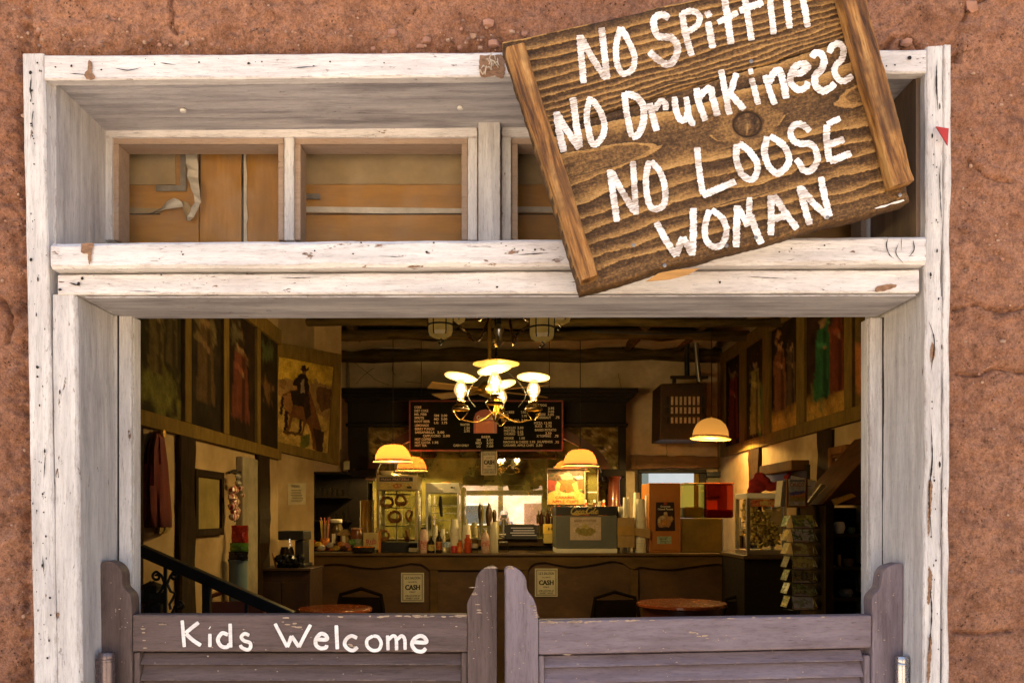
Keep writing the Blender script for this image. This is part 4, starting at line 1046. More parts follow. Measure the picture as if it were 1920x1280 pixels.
frieze_wall(LXW, Ly, .45, .53, 1.38, 1.50, [tuple(LXW * F / (p - VX) for p in c) for c in Lst], 6.93, 1, 'dark painted panels in an olive frame along the left wall',
  [(oil(1, (.020, .016, .006), [(.35, .3, .10, .3, (.06, .045, .012)), (.7, .25, .07, .25, (.07, .05, .015)), (.5, .85, .5, .2, (.06, .055, .012))], None, [(.40, .18, .74, .36, (.10, .07, .025), (.22, .13, .06)), (.74, .10, .66, .28, (.07, .05, .02), (.18, .11, .05))]), None),
   (oil(2, (.016, .011, .006), [(.5, .25, .25, .3, (.07, .05, .02)), (.5, .7, .3, .15, (.012, .01, .006))], None, [(.52, .16, .80, .55, (.085, .05, .022), (.22, .13, .06))]), None),
   (oil(3, (.018, .010, .005), [(.5, .4, .12, .3, (.08, .045, .02)), (.3, .2, .2, .1, (.05, .04, .02))], None, [(.48, .20, .84, .6, (.12, .035, .02), (.24, .14, .07))]), None),
   (oil(4, (.015, .010, .004), [(.5, .15, .4, .12, (.03, .035, .012)), (.5, .5, .3, .12, (.07, .035, .012))]), None)], 'l')
Rpx = [(1362, 1392), (1402, 1436), (1449, 1500), (1515, 1591), (1606, 1720)]
Ry = [tuple(RXW * F / (p - VX) for p in c) for c in Rpx]
Rst = [(1392, 1402), (1436, 1449), (1500, 1515), (1591, 1606)]
frieze_wall(RXW, [(b, a) for a, b in Ry], .635, .735, 1.64, 1.76, [tuple(sorted(RXW * F / (p - VX) for p in c)) for c in Rst] + [(9.18, 9.34)], 9.34, -1, 'painted figure panels in a golden frame along the right wall',
  [(oil(11, (.014, .008, .004), [(.5, .25, .22, .12, (.08, .05, .02)), (.5, .55, .2, .3, (.13, .02, .01)), (.5, .8, .3, .2, (.09, .02, .01))], None, [(.5, .10, .93, .62, (.15, .025, .012), (.24, .14, .07))]), None),
   (oil(12, (.020, .015, .007), [(.5, .2, .12, .09, (.10, .06, .03)), (.5, .5, .25, .25, (.13, .11, .02)), (.5, .5, .14, .2, (.03, .025, .01)), (.8, .75, .25, .3, (.04, .08, .015)), (.5, .85, .2, .15, (.09, .05, .02))], None, [(.48, .14, .94, .58, (.26, .21, .05), (.32, .19, .09))]), None),
   (oil(13, (.016, .010, .005), [(.25, .17, .12, .06, (.16, .08, .03)), (.25, .45, .1, .3, (.10, .04, .015)), (.6, .3, .08, .1, (.07, .045, .02))], (.36, .19, .035), [(.34, .12, .80, .46, (.17, .07, .03), (.36, .2, .09)), (.72, .2, .78, .34, (.08, .05, .025), (.28, .16, .07))]), None),
   (oil(14, (.026, .012, .006), [(.5, .3, .12, .2, (.025, .10, .03)), (.7, .5, .3, .3, (.09, .022, .008)), (.4, .8, .2, .2, (.05, .05, .015))], (.30, .16, .03), [(.42, .14, .84, .44, (.025, .10, .04), (.26, .15, .07)), (.76, .08, .82, .36, (.13, .03, .014), (.22, .13, .06))]), None),
   (oil(15, (.10, .06, .016), [(.5, .4, .25, .25, (.03, .02, .01)), (.2, .7, .3, .2, (.2, .07, .02))]), None)], 'r')
# ---- horseman picture on the slanting corner wall
hp = thing('horseman_painting', 'golden painting of a hatted rider on a brown horse in the left corner', 'painting', DIAG(570, 845))
dq = [DIAG(514, 640, .03), DIAG(640, 664, .03), DIAG(636, 872, .03), DIAG(505, 842, .03)]
fi = [DIAG(524, 668, .03), DIAG(627, 688, .03), DIAG(616, 850, .03), DIAG(515, 826, .03)]
for k in range(4):
    MB().prism([dq[k], dq[(k+1) % 4], fi[(k+1) % 4], fi[k]], -dn * .03).build('frame_board', OLIVE, hp, bevel=.003)
def un(pts):                                                     # photo pixels of the picture -> unit picture coordinates
    out = []
    for x, y in pts:
        v = (y - (668 + (x - 524) * .19)) / 160.; out.append(((x - 524 + v * 9) / 103., v))
    return out
skyc = lambda u, v: np.where((v < .40)[:, None], np.array((.62, .40, .05))[None], np.array((.52, .33, .08))[None]) * (.75 + .5 * fbm(u * 7, v * 9, 4, 3))[:, None]
DK, HB, HR = (.018, .010, .006), (.13, .052, .016), (.24, .11, .035)
hsh = [(un([(520, 712), (540, 708), (556, 716), (600, 716), (632, 724), (630, 790), (600, 775), (540, 740), (516, 742)]), (.26, .15, .05)),
       (un([(592, 722), (625, 728), (622, 762), (604, 770), (594, 745)]), (.09, .045, .018)), (un([(526, 714), (532, 708), (538, 716), (534, 730), (525, 726)]), (.17, .09, .03)),
       (un([(588, 712), (592, 706), (597, 715), (593, 735), (586, 730)]), (.24, .15, .05)),
       (un([(530, 738), (545, 732), (560, 728), (580, 732), (588, 750), (596, 775), (604, 800), (606, 830), (596, 842), (588, 838), (586, 812), (578, 792), (560, 784), (545, 780), (534, 765)]), HB),
       (un([(532, 742), (545, 736), (552, 752), (545, 775), (534, 762)]), HR), (un([(530, 742), (534, 745), (531, 778), (526, 775)]), DK),
       (un([(535, 768), (541, 772), (540, 795), (537, 812), (533, 811), (534, 790)]), DK), (un([(544, 780), (550, 780), (546, 797), (541, 815), (538, 813), (540, 796)]), HB),
       (un([(562, 784), (567, 784), (566, 802), (563, 816), (559, 814), (561, 800)]), DK), (un([(570, 786), (576, 788), (570, 803), (569, 814), (565, 813)]), HB),
       (un([(534, 806), (568, 810), (566, 816), (536, 812)]), (.08, .04, .015)), (un([(588, 800), (610, 806), (608, 845), (598, 845)]), (.04, .02, .01)), (un([(566, 815), (584, 810), (580, 832), (562, 842)]), (.10, .10, .02)),
       (un([(545, 733), (575, 727), (582, 748), (572, 762), (550, 758)]), DK),
       (un([(551, 712), (560, 702), (566, 698), (574, 701), (578, 712), (580, 728), (576, 742), (562, 738), (556, 722), (549, 722)]), DK),
       (un([(565, 712), (570, 709), (572, 735), (564, 735)]), (.22, .15, .09)), (un([(567, 692), (574, 692), (573, 701), (567, 700)]), (.12, .06, .03)),
       (un([(561, 688), (565, 690), (567, 683), (573, 685), (575, 690), (581, 686), (578, 694), (568, 696)]), (.022, .010, .006)),
       (un([(570, 740), (580, 742), (584, 775), (576, 785), (570, 770)]), (.03, .015, .008))]
picture('painting', [p - dn * .012 for p in (DIAG(524, 668, .03), DIAG(627, 688, .03), DIAG(616, 850, .03), DIAG(515, 826, .03))], 90, 140, polys(skyc, hsh), hp, VCOLP)

# ---- things on the left wall (x = -1.84)
def LW(px, py, off=0.): return WALL(px, py, LXW + off)
def wall_box(mb, px0, px1, py0, py1, off0, off1, xw=LXW, s=1):
    """box against the side wall: pixel extents measured on the plane xw + s*off1"""
    xf = xw + s * off1; Ya, Yb = sorted((xf * F / (px0 - VX), xf * F / (px1 - VX))); Ym = (Ya + Yb) / 2
    z1 = EYE - (py0 - VY) * Ym / F; z0 = EYE - (py1 - VY) * Ym / F
    return mb.box((xw + s * off0, Ya, z0), (xf, Yb, z1))
def wall_post(px0, px1, xw, s, label, ztop):
    o = MB(); xf = xw + s * .035; Ya, Yb = sorted((xf * F / (px0 - VX), xf * F / (px1 - VX)))
    o.wonky([(xf, Ya, ztop), (xf, Yb, ztop), (xw, Yb, ztop), (xw, Ya, ztop)], [(xf, Ya, IZ), (xf, Yb, IZ), (xw, Yb, IZ), (xw, Ya, IZ)], 24, .006, .008)
    tag(o.build('wall_post', DWOODZ), label, 'post', 'dark timber posts on the side walls')
wall_post(340, 367, LXW, 1, 'dark timber post between the red coat and the framed notice board', EYE + .45)
wall_post(486, 507, LXW, 1, 'dark timber post beside the grey plaster pier in the left corner', EYE + .45)
wall_post(1403, 1421, RXW, -1, 'dark timber post on the right wall behind the popcorn case', EYE + .63)
wall_post(1531, 1556, RXW, -1, 'dark timber post on the right wall behind the postcard rack', EYE + .63)
GPL = simple('grey_plaster_pier', (.30, .26, .19), .95, var=.35, scale=5, bump=.35, spec=.06)
mb = MB(); wall_box(mb, 456, 484, 858, 1300, 0, .05); tag(mb.build('plaster_pier', GPL, bevel=.01), 'narrow grey plaster pier beside the hanging candy strings', 'pier')
# red coat
coat = thing('red_coat', 'dark red robe with gold hem hanging on the left wall', 'coat', LW(300, 990, .02))
REDC = simple('dark_red_velvet', (.13, .008, .007), .9, var=.5, scale=14, stretch=(6, 6, 1), bump=.4)
GOLD = simple('dull_gold_trim', (.30, .20, .05), .6, var=.4, scale=40, bump=.3)
def hung(mb, rows, off, nseg=10, depth=.06):
    """a hanging garment: rows of (py, px_left, px_right)"""
    vs = []; fs = []
    for i, (py, a, b) in enumerate(rows):
        for j in range(nseg + 1):
            t = j / nseg; px = a + (b - a) * t
            p = WALL(px, py, LXW + off + depth * math.sin(math.pi * t) + .012 * math.sin(t * 19 + i * .3)); vs.append(p)
        if i:
            for j in range(nseg): q = (i - 1) * (nseg + 1) + j; fs.append((q, q + 1, q + nseg + 2, q + nseg + 1))
    mb.add(vs, fs)
mb = MB(); hung(mb, [(812, 291, 297), (822, 284, 306), (840, 276, 309), (870, 271, 313), (910, 268, 316), (950, 268, 319), (988, 270, 321)], .02)
o = mb.build('cloth', REDC, coat, smooth=True); o.modifiers.new('thick', 'SOLIDIFY').thickness = .006
mb = MB(); hung(mb, [(988, 286, 321), (993, 287, 320), (1000, 289, 312)], .022); mb.build('gold_hem', GOLD, coat, smooth=True)
p = LW(298, 812, .03); MB().lathe(p - Vector((.03, 0, 0)), [(.012, 0), (.010, .03), (.022, .05), (.02, .06)], 10, (1, 0, 0)).build('hook', BRASS, coat, smooth=True)
tag((lambda mb: (wall_box(mb, 250, 269, 800, 1300, 0, .08), mb.build('corner_post', DWOODZ))[1])(MB()), 'dark boards at the far left edge behind the red robe', 'boards')
# framed notice board
nb = thing('notice_board', 'tan framed board with dark wood frame on the left wall', 'picture', LW(395, 1005, .02))
def wall_frame(mb, px0, px1, py0, py1, th, xw, s, off=.03):
    x = xw + s * off; f = lambda a, b: WALL(a, b, x); Ya, Yb = x * F / (px0 - VX), x * F / (px1 - VX); Ym = (Ya + Yb) / 2
    z1 = EYE - (py0 - VY) * Ym / F; z0 = EYE - (py1 - VY) * Ym / F; y0, y1 = sorted((Ya, Yb))
    mb.box((xw, y0, z0), (x, y0 + th, z1)).box((xw, y1 - th, z0), (x, y1, z1)).box((xw, y0 + th + .001, z1 - th), (x, y1 - th - .001, z1)).box((xw, y0 + th + .001, z0), (x, y1 - th - .001, z0 + th))
    return (y0 + th, y1 - th, z0 + th, z1 - th, xw + s * .01)
mb = MB(); q = wall_frame(mb, 368, 421, 882, 1004, .045, LXW, 1); mb.build('frame', DWOODZ, nb, bevel=.004)
MB().box((LXW + .001, q[0], q[2]), (LXW + .012, q[1], q[3])).build('board', simple('yellowed_board', (.30, .235, .09), .9, spec=.05, var=.35, scale=5, bump=.1), nb)
# striped candy bag strings
cs = thing('candy_strings', 'bunch of red and white striped candy bags hanging beside the board', 'candy', LW(440, 978, .05))
STRP = None
t = NT('striped_candy'); co = t.co(); sx = t.n('ShaderNodeSeparateXYZ'); t.l(co, sx.inputs[0])
w_ = t.math('ADD', t.math('MULTIPLY', sx.outputs[1], 210), t.math('MULTIPLY', sx.outputs[0], 90)); st = t.step(t.math('SINE', w_), -.15, .15)
STRP = t.bsdf(t.mix(st, (.30, .02, .018), (.62, .50, .42)), .3, 0, None, .6)
rr = random.Random(2)
for k, (px, py, r) in enumerate([(447, 905, .035), (438, 918, .05), (436, 932, .05), (440, 940, .055), (437, 950, .05), (441, 958, .055), (439, 968, .05), (452, 915, .03), (455, 928, .025), (446, 893, .03)]):
    c = LW(px, py, .08); MB().ball(c, r, 10, (.6, 1.1, .55), .1, rr).build('candy_bag', STRP if k not in (0, 9) else simple('clear_wrap', (.45, .42, .38), .2, var=.4, scale=60, bump=.4), cs, smooth=True)
MB().tube([LW(444, 878, .06), LW(443, 910, .07), LW(440, 978, .07)], .004, 6).build('string', BLACK, cs)
MB().tube([LW(430, 886, .03), LW(440, 881, .03), LW(452, 886, .03), LW(461, 898, .03), LW(462, 930, .03)], .008, 6).build('hoop', BLACKM, cs, smooth=True)
# bags of snacks on a blue bin
bin_ = thing('blue_bin', 'blue grey bin standing below the snack bags by the left wall', 'bin', LW(447, 1112, .09))
c = LW(447, 1112, .09); BLU = simple('blue_grey_plastic', (.12, .19, .235), .5, var=.2, scale=6, bump=.05)
zt = LW(447, 1047, .09).z
MB().lathe((c.x, c.y, IZ), [(.055, 0), (.062, zt - IZ)], 18).build('body', BLU, bin_, smooth=True)
MB().lathe((c.x, c.y, zt - .02), [(.065, 0), (.068, .01), (.065, .02), (.06, .018)], 18).build('rim', BLU, bin_, smooth=True)
def pouch(name, label, c, w, h, d, m, group, rz=0):
    mb = MB(); nx, nz = 6, 7; M = Matrix.Rotation(rz, 3, 'Z')
    for s in (-1, 1):
        vs = []; fs = []
        for j in range(nz + 1):
            for i in range(nx + 1):
                u, v = i / nx, j / nz; b = math.sin(math.pi * u) ** .6 * math.sin(math.pi * min(1, max(0, v))) ** .5
                vs.append(Vector(c) + M @ Vector(((u - .5) * w, s * d / 2 * b + .004 * math.sin(u * 17 + v * 11), v * h)))
        for j in range(nz):
            for i in range(nx): a = j * (nx + 1) + i; fs.append((a, a + 1, a + nx + 2, a + nx + 1))
        mb.add(vs, fs)
    return tag(mb.build(name, m, smooth=True), label, 'snack bag', group)
FOILR = simple('red_foil', (.55, .05, .02), .25, .3, var=.5, scale=9, bump=.3); FOILG = simple('green_foil', (.12, .28, .04), .25, .3, var=.5, scale=9, bump=.3); FOILB = simple('black_foil', (.02, .02, .025), .2, .4, var=.5, scale=9, bump=.3)
pouch('snack_bag', 'shiny red snack bag uppermost over the blue bin', (c.x + .01, c.y, zt + .08), .11, .14, .05, FOILR, 'snack bags over the blue bin')
pouch('snack_bag', 'green snack bag under the red one on the blue bin', (c.x + .015, c.y - .03, zt + .035), .12, .07, .06, FOILG, 'snack bags over the blue bin')
pouch('snack_bag', 'black snack bag lowest on the rim of the blue bin', (c.x + .015, c.y - .05, zt - .01), .125, .06, .06, FOILB, 'snack bags over the blue bin')
# paper notice on the slanting wall
nt = thing('paper_notice', 'small printed paper notice on the corner wall beside the coffee maker', 'notice', DIAG(559, 945, .004))
MB().prism([DIAG(539, 906, .005), DIAG(574, 905, .005), DIAG(573, 945, .005), DIAG(540, 946, .005)], -dn * .003).build('sheet', simple('tan_paper', (.42, .36, .24), .8, var=.2, scale=20), nt)
mb = MB(); text_geo(mb, 'WARNING', DIAG(546, 913, .0065), dd, ZD, .022, .11)
rr = random.Random(5)
for k in range(8):
    y = 918 + k * 3.0; x0 = 545 + rr.random() * 2; x1 = 569 - rr.random() * 5
    mb.quad(DIAG(x0, y, .0065), DIAG(x1, y, .0065), DIAG(x1, y + 1, .0065), DIAG(x0, y + 1, .0065))
mb.build('print', INK, nt, kind='stuff')
# iron stair rail
rail = thing('stair_rail', 'black iron stair handrail with scrolls running down to the right', 'railing', P(385, 1150, 3.4))
a, b = P(256, 1030, 3.4), P(545, 1157, 3.4); dr_ = (b - a).normalized(); up = Vector((-dr_.z, 0, dr_.x))
hw = .022
MB().prism([a + up * hw, b + up * hw, b - up * hw, a - up * hw], (0, .05, 0)).build('handrail', BLACKM, rail, bevel=.004)
MB().box(P(378, 1092, 3.40) , Vector((P(393, 1092, 3.4).x, 3.43, .25))).build('post', BLACKM, rail, bevel=.003)
for px, py in ((310, 1062), (462, 1130)):
    q = P(px, py, 3.41); MB().box((q.x - .006, 3.405, .25), (q.x + .006, 3.417, q.z)).build('baluster', BLACKM, rail)
def scroll(cx, cy, s, flip, turns=1.35, tail=None):
    pts = []
    for i in range(26):
        t = i / 25; an = (math.pi * .5 + turns * 2 * math.pi * (1 - t)) ; r = 2 + (s - 2) * t
        pts.append(P(cx + flip * r * math.cos(an), cy - r * math.sin(an), 3.41))
    for q in (tail or []): pts.append(P(q[0], q[1], 3.41))
    MB().tube(pts, .0055, 6).build('scroll', BLACKM, rail, smooth=True)
scroll(294, 1080, 9, 1, 1.2, [(303, 1078), (308, 1092), (303, 1105), (297, 1112)])
scroll(326, 1079, 9, -1, 1.2, [(319, 1080), (314, 1094), (320, 1108), (328, 1112), (324, 1122), (318, 1132), (320, 1142)])
scroll(336, 1135, 9, -1, 1.2, [(328, 1136), (322, 1150)])
mb = MB()
for k in range(14): mb.ball(P(285 + R.uniform(-12, 14), 1130 + R.uniform(-25, 30), 3.9), .05, 7, (1, 1, 1), .2)
tag(mb.build('dark_bundle', BLACK, smooth=True), 'dark shaggy bundle behind the stair rail scrolls', 'bundle')

# ---- things on the right wall (x = 2.40)
fp = thing('framed_picture', 'small picture in a stepped brown frame on the right wall', 'picture', WALL(1568, 903, RXW - .02))
mb = MB(); q = wall_frame(mb, 1551, 1585, 836, 904, .06, RXW, -1, .05); BRF = simple('brown_frame_wood', (.16, .065, .018), .8, spec=.1, var=.4, scale=8, bump=.2); mb.build('frame', BRF, fp, bevel=.012)
mb = MB(); wall_frame(mb, 1557, 1579, 850, 893, .03, RXW, -1, .035); mb.build('inner_frame', BRF, fp, bevel=.006)
picture('print', [(RXW - .015, q[1], q[3]), (RXW - .015, q[0], q[3]), (RXW - .015, q[0], q[2]), (RXW - .015, q[1], q[2])], 14, 20, polys(flat((.36, .30, .19)), [([(.35, .6), (.7, .55), (.72, .85), (.35, .9)], (.05, .03, .015)), ([(.5, .4), (.62, .42), (.6, .6), (.48, .6)], (.10, .05, .03))]), fp)
sh = thing('display_hutch', 'dark display hutch under a sloping brown canopy by the right jamb', 'hutch', (RXW - .3, 5.7, IZ))
def HX(px, py, Y=5.35): return P(px, py, Y)
MB().prism([HX(1541, 945), HX(1700, 770), HX(1700, 945)], (0, .5, 0)).build('canopy', simple('brown_canopy_board', (.085, .036, .013), .9, spec=.08, var=.4, scale=5, stretch=(3, 3, 1), bump=.2), sh, bevel=.005)
MB().prism([HX(1548, 946), HX(1563, 946), HX(1563, 1500), HX(1548, 1500)], (0, .5, 0)).build('side_board', DWOODZ, sh)
for k, y in enumerate((1000, 1062, 1120, 1180)): MB().prism([HX(1564, y), HX(1700, y), HX(1700, y + 6), HX(1564, y + 6)], (0, .45, 0)).build('shelf', DWOOD, sh)
MB().box((HX(1564, 0).x, 5.82, IZ), (HX(1700, 0).x, 5.84, HX(0, 950).z)).build('back_board', DWOOD, sh)
MB().prism([HX(1561, 936, 5.30), HX(1598, 924, 5.30), HX(1606, 930, 5.30), HX(1566, 947, 5.30)], (0, .03, 0)).build('brass_lamp', BRASS, sh, bevel=.006)
rr = random.Random(8)
for k, (px, y, w, h, lab, mm) in enumerate([(1577, 1000, 22, 22, 'pale bowl on the top shelf of the dark hutch', WHITE), (1600, 1000, 14, 12, 'dull green jar on the top shelf of the dark hutch', simple('dull_green_glaze', (.10, .16, .08), .3)),
        (1577, 1062, 8, 22, 'amber bottle on the second shelf of the dark hutch', simple('amber_glass', (.30, .15, .02), .2)), (1594, 1062, 20, 14, 'dark box on the second shelf of the dark hutch', BARW), (1590, 1120, 26, 14, 'grey tin on the third shelf of the dark hutch', simple('grey_tin', (.2, .2, .18), .4)), (1597, 1180, 14, 20, 'small pale cup on the lowest shelf of the dark hutch', CREAM)]):
    c = HX(px, y, 5.42); k_ = 5.42 / F
    tag(MB().lathe((c.x, c.y + .03, HX(px, y, 5.35).z), [(w*k_*.35, 0), (w*k_*.5, h*k_*.5), (w*k_*.42, h*k_*.9), (w*k_*.3, h*k_)], 12).build(['bowl', 'jar', 'bottle', 'box_tin', 'tin', 'cup'][k], mm, smooth=True), lab, ['bowl', 'jar', 'bottle', 'tin', 'tin', 'cup'][k])
# alcove shelf behind the popcorn case
al = thing('wall_shelf', 'brown shelf with a dark recess above the popcorn case', 'shelf', WALL(1460, 890, RXW))
mb = MB(); wall_box(mb, 1424, 1484, 868, 886, 0, .14, RXW, -1); mb.build('top_board', simple('warm_brown_board', (.12, .055, .016), .9, spec=.08, var=.3, scale=6), al, bevel=.004)
mb = MB(); wall_box(mb, 1428, 1512, 878, 905, 0, .03, RXW, -1); mb.build('recess', BLACK, al)

# ============================================================================= BACK WALL AND BACK BAR
BY0 = 9.2
bb = thing('back_bar', 'tall dark carved back bar with arched mirror behind the counter', 'back bar', (P(918, 966, BY0).x, BY0, IZ))
VDK = simple('blackened_walnut', (.010, .006, .003), .5, var=.5, scale=6, bump=.15, spec=.2)
# cornice: stepped flare
for (x0, x1, y0, y1, dY) in [(630, 1197, 727, 736, -.16), (638, 1189, 736, 744, -.11), (646, 1180, 744, 752, -.06), (652, 1174, 752, 793, 0), (648, 1178, 793, 799, -.03)]:
    MB().bpx(x0, y0, x1, y1, BY0 + dY, .30 - dY).build('cornice_moulding', VDK, bb, bevel=.006)
for x0, x1 in ((652, 690), (1160, 1174)):
    MB().bpx(x0, 799.3, x1, 1120, BY0 + .02, .25).build('pilaster', VDK, bb, bevel=.006)
# arched mirror: frame ring and spandrels
AC, AR, AH, AS = 917., 228., 116., 900.
def arch(r0, r1, n=30): return [(AC + (AR + r0) * math.cos(math.pi * (1 - i / n)), AS - (AH + r1) * math.sin(math.pi * (1 - i / n))) for i in range(n + 1)]
o_, i_ = arch(4, 4), arch(-14, -13)
mb = MB()
for k in range(30): mb.prism([P(*o_[k], BY0), P(*o_[k+1], BY0), P(*i_[k+1], BY0), P(*i_[k], BY0)], (0, .12, 0))
mb.build('arch_moulding', simple('red_brown_walnut', (.10, .042, .018), .35, var=.4, scale=8), bb)
leafc = [(.08, .06, .02), (.14, .115, .04), (.26, .22, .09), (.07, .055, .02), (.20, .17, .085), (.05, .04, .012), (.30, .26, .15)]
for side in (0, 1):
    oo = arch(4, 4); n = len(oo) // 2
    half = oo[:n + 1] if side == 0 else oo[n:]
    xs = 690.5 if side == 0 else 1159.5
    pts = ([(xs, 799.5)] + [(xs, half[0][1])] + half + [(half[-1][0], 799.5)]) if side == 0 else (half + [(xs, half[-1][1]), (xs, 799.5), (half[0][0], 799.5)])
    x0 = min(p[0] for p in pts); x1 = max(p[0] for p in pts)
    rs = np.random.RandomState(side + 3); stems = []
    for k in range(16):
        a = (rs.uniform(.05, .95), rs.uniform(.5, 1.0)); an = rs.uniform(-2.4, -.7); L = rs.uniform(.12, .35); b = (a[0] + L * math.cos(an), a[1] + L * math.sin(an)); wv = rs.uniform(.012, .03)
        px_, py_ = -math.sin(an) * wv, math.cos(an) * wv
        m_ = ((a[0]+b[0])/2, (a[1]+b[1])/2)
        stems.append(([a, (m_[0]+px_, m_[1]+py_), b, (m_[0]-px_, m_[1]-py_)], [(.62, .52, .32), (.36, .34, .12), (.75, .66, .50), (.22, .24, .07)][k % 4]))
    # painted panel behind the cut-out spandrel: grid masked by the arch ring in front
    picture('painted_spandrel', [P(x0, 799.5, BY0 + .06), P(x1, 799.5, BY0 + .06), P(x1, 905, BY0 + .06), P(x0, 905, BY0 + .06)], 60, 30, polys(blotch(leafc[:4], 9, 5 + side), stems), bb, VCOLP)
MIRR = NT('old_bar_mirror'); gl = MIRR.n('ShaderNodeBsdfGlossy'); gl.inputs[1].default_value = .012
nz = MIRR.noise(MIRR.co(), 2.4, 5, .65); MIRR.set(gl.inputs[0], MIRR.mix(MIRR.step(nz, .3, .75), (.86, .86, .78), (.60, .58, .46)))
df = MIRR.n('ShaderNodeBsdfDiffuse'); MIRR.set(df.inputs[0], (.56, .50, .15)); mx = MIRR.n('ShaderNodeMixShader'); MIRR.l(MIRR.math('MULTIPLY', MIRR.step(nz, .34, .62), .6), mx.inputs[0])
MIRR.l(gl.outputs[0], mx.inputs[1]); MIRR.l(df.outputs[0], mx.inputs[2]); MIRR.l(mx.outputs[0], MIRR.out.inputs[0])
ia = arch(-10, -10)
MB().ppx([(ia[0][0], 1010)] + ia + [(ia[-1][0], 1010)], BY0 + .05, .006).build('mirror_glass', MIRR.m, bb)
RDC = simple('red_brown_column', (.16, .035, .015), .3, var=.35, scale=8, coat=.3)
for px0, px1, y0, y1 in ((1140, 1163, 893, 950),):
    p = P((px0 + px1) / 2, y1, BY0 - .03); r = (px1 - px0) / 2 * BY0 / F; h = (y1 - y0) * BY0 / F
    MB().lathe(p, [(r * 1.15, 0), (r * 1.15, .02), (r, .035), (r * .92, h - .04), (r * 1.1, h - .02), (r * 1.2, h)], 18).build('column', RDC, bb, smooth=True)
bxs('capital_block', VDK, bb, [(652, 879, 705, 893), (1130, 879, 1174, 893)], BY0 - .08, .3, .006)
MB().bpx(648, 1011, 1176, 1023, BY0 - .35, .6).build('back_shelf', BARW, bb, bevel=.004)
MB().bpx(648, 1023.4, 1176, 1180, BY0 - .30, .5).build('cupboard', VDK, bb)
# dark cupboard left of the back bar with glinting glasses
cb = thing('bottle_cabinet', 'black open cabinet with glinting glasses left of the back bar', 'cabinet', P(615, 1080, 8.9))
bxs('side_board', VDK, cb, [(577, 884, 652, 888), (577, 888.4, 581, 1090)], 8.85, .4)
MB().bpx(581.4, 888.4, 652, 1090, 9.2, .02).build('back_board', VDK, cb)
bxs('shelf', VDK, cb, [(581.5, 930, 651, 933), (581.5, 975, 651, 978)], 8.86, .33)
def small_bottle(px, py, Y, h, r, m, label, name='bottle', cat='bottle', group=None, prof=None):
    c = P(px, py, Y); k = Y / F; h *= k; r *= k
    prof = prof or [(r * .92, 0), (r, h * .05), (r, h * .55), (r * .8, h * .66), (r * .35, h * .78), (r * .33, h * .95), (r * .4, h * .96), (r * .4, h)]
    o = MB().lathe(c, prof, 14).build(name, m, smooth=True); return tag(o, label, cat, group)
TUMB = thin_glass('tumbler_glass', (.75, .78, .74), .5, .05)
for k, (px, py, h) in enumerate([(604, 930, 17), (613, 930, 12), (623, 930, 16), (632, 930, 14), (643, 930, 12), (590, 975, 14), (630, 975, 13), (644, 975, 16)]):
    small_bottle(px, py, 8.95, h, 3.2, TUMB, ['first glass from the left on the upper shelf of the black cabinet', 'second glass on the upper shelf, short, in the black cabinet', 'tall glass in the middle of the upper cabinet shelf', 'fourth glass on the upper shelf of the black cabinet', 'glass at the right end of the upper cabinet shelf', 'glass at the left end of the lower cabinet shelf', 'middle glass on the lower shelf of the black cabinet', 'tall glass at the right end of the lower cabinet shelf'][k], 'drinking_glass', 'glass', 'glasses in the black cabinet', [(.011, 0), (.015, h * .0056), (.013, h * .0056)])
# white socket plate
tag(MB().bpx(644, 864, 655, 880, 8.84, .01).build('switch_plate', simple('grey_green_plate', (.30, .34, .26), .5), bevel=.002), 'small pale switch plate beside the left pilaster of the back bar', 'switch plate')
# conduit on the back wall
tag(MB().tube([P(652, 672, 9.56), P(653, 727, 9.56)], .016, 8).build('wall_pipe', simple('plaster_painted_pipe', (.28, .22, .14), .8), smooth=True), 'upright painted pipe on the plaster above the left end of the cornice', 'pipe')
CRKM = simple('hairline_crack', (.10, .07, .04), .9, bump=0)
mb = MB()
for pts in ([(665, 680), (690, 700), (705, 712), (730, 722)], [(700, 690), (680, 705), (668, 720)], [(1160, 700), (1164, 725), (1170, 760)], [(1250, 828), (1250, 860)], [(760, 715), (790, 718)], [(740, 672), (735, 690), (742, 705)]):
    ps = catmull(pts, 4); mb.tube([P(x + R.uniform(-1, 1), y, BACK - .001) for x, y in ps], .0035, 4)
mb.build('plaster_cracks', CRKM, None)['kind'] = 'stuff'
# right part of the back wall
tag(MB().wonky([P(1183, 852, 9.5), P(1183, 879, 9.5), P(1183, 879, 9.62), P(1183, 852, 9.62)], [P(1347, 856, 9.5), P(1347, 876, 9.5), P(1347, 876, 9.62), P(1347, 856, 9.62)], 20, .006, .006).build('wall_beam', simple('reddish_timber', (.19, .10, .04), .7, var=.4, scale=5, stretch=(1, 5, 5), bump=.3)), 'reddish timber beam across the plaster above the pale doorway', 'beam')
dw = thing('doorway', 'dark framed doorway with a pale bluish panel behind the orange dispenser', 'doorway', P(1250, 1010, 9.55))
bxs('frame_board', VDK, dw, [(1197, 880, 1325, 886.5), (1197, 887, 1203.5, 1120), (1312, 887, 1325, 1120)], 9.52, .07, .004)
MB().bpx(1204, 887.2, 1216, 1120, 9.55, .03).build('side_light', emit('pale_green_pane', (.45, .50, .42), .55 * EX), dw)
MB().bpx(1216.6, 887.2, 1301, 1120, 9.56, .03).build('pane', emit('pale_glow_pane', (.80, .84, .84), .85 * EX), dw)  # pale bluish panel given a weak glow of its own
bxs('glazing_bar', STEEL, dw, [(1204, 907, 1216, 909), (1204, 918, 1216, 920)], 9.545, .02)
MB().bpx(1301.5, 887.2, 1311.5, 1120, 9.56, .03).build('inner_stile', OLIVE, dw)
tv = thing('dark_screen', 'dark rounded frame beside the pale doorway above the red drink tank', 'screen', P(1348, 905, 9.45))
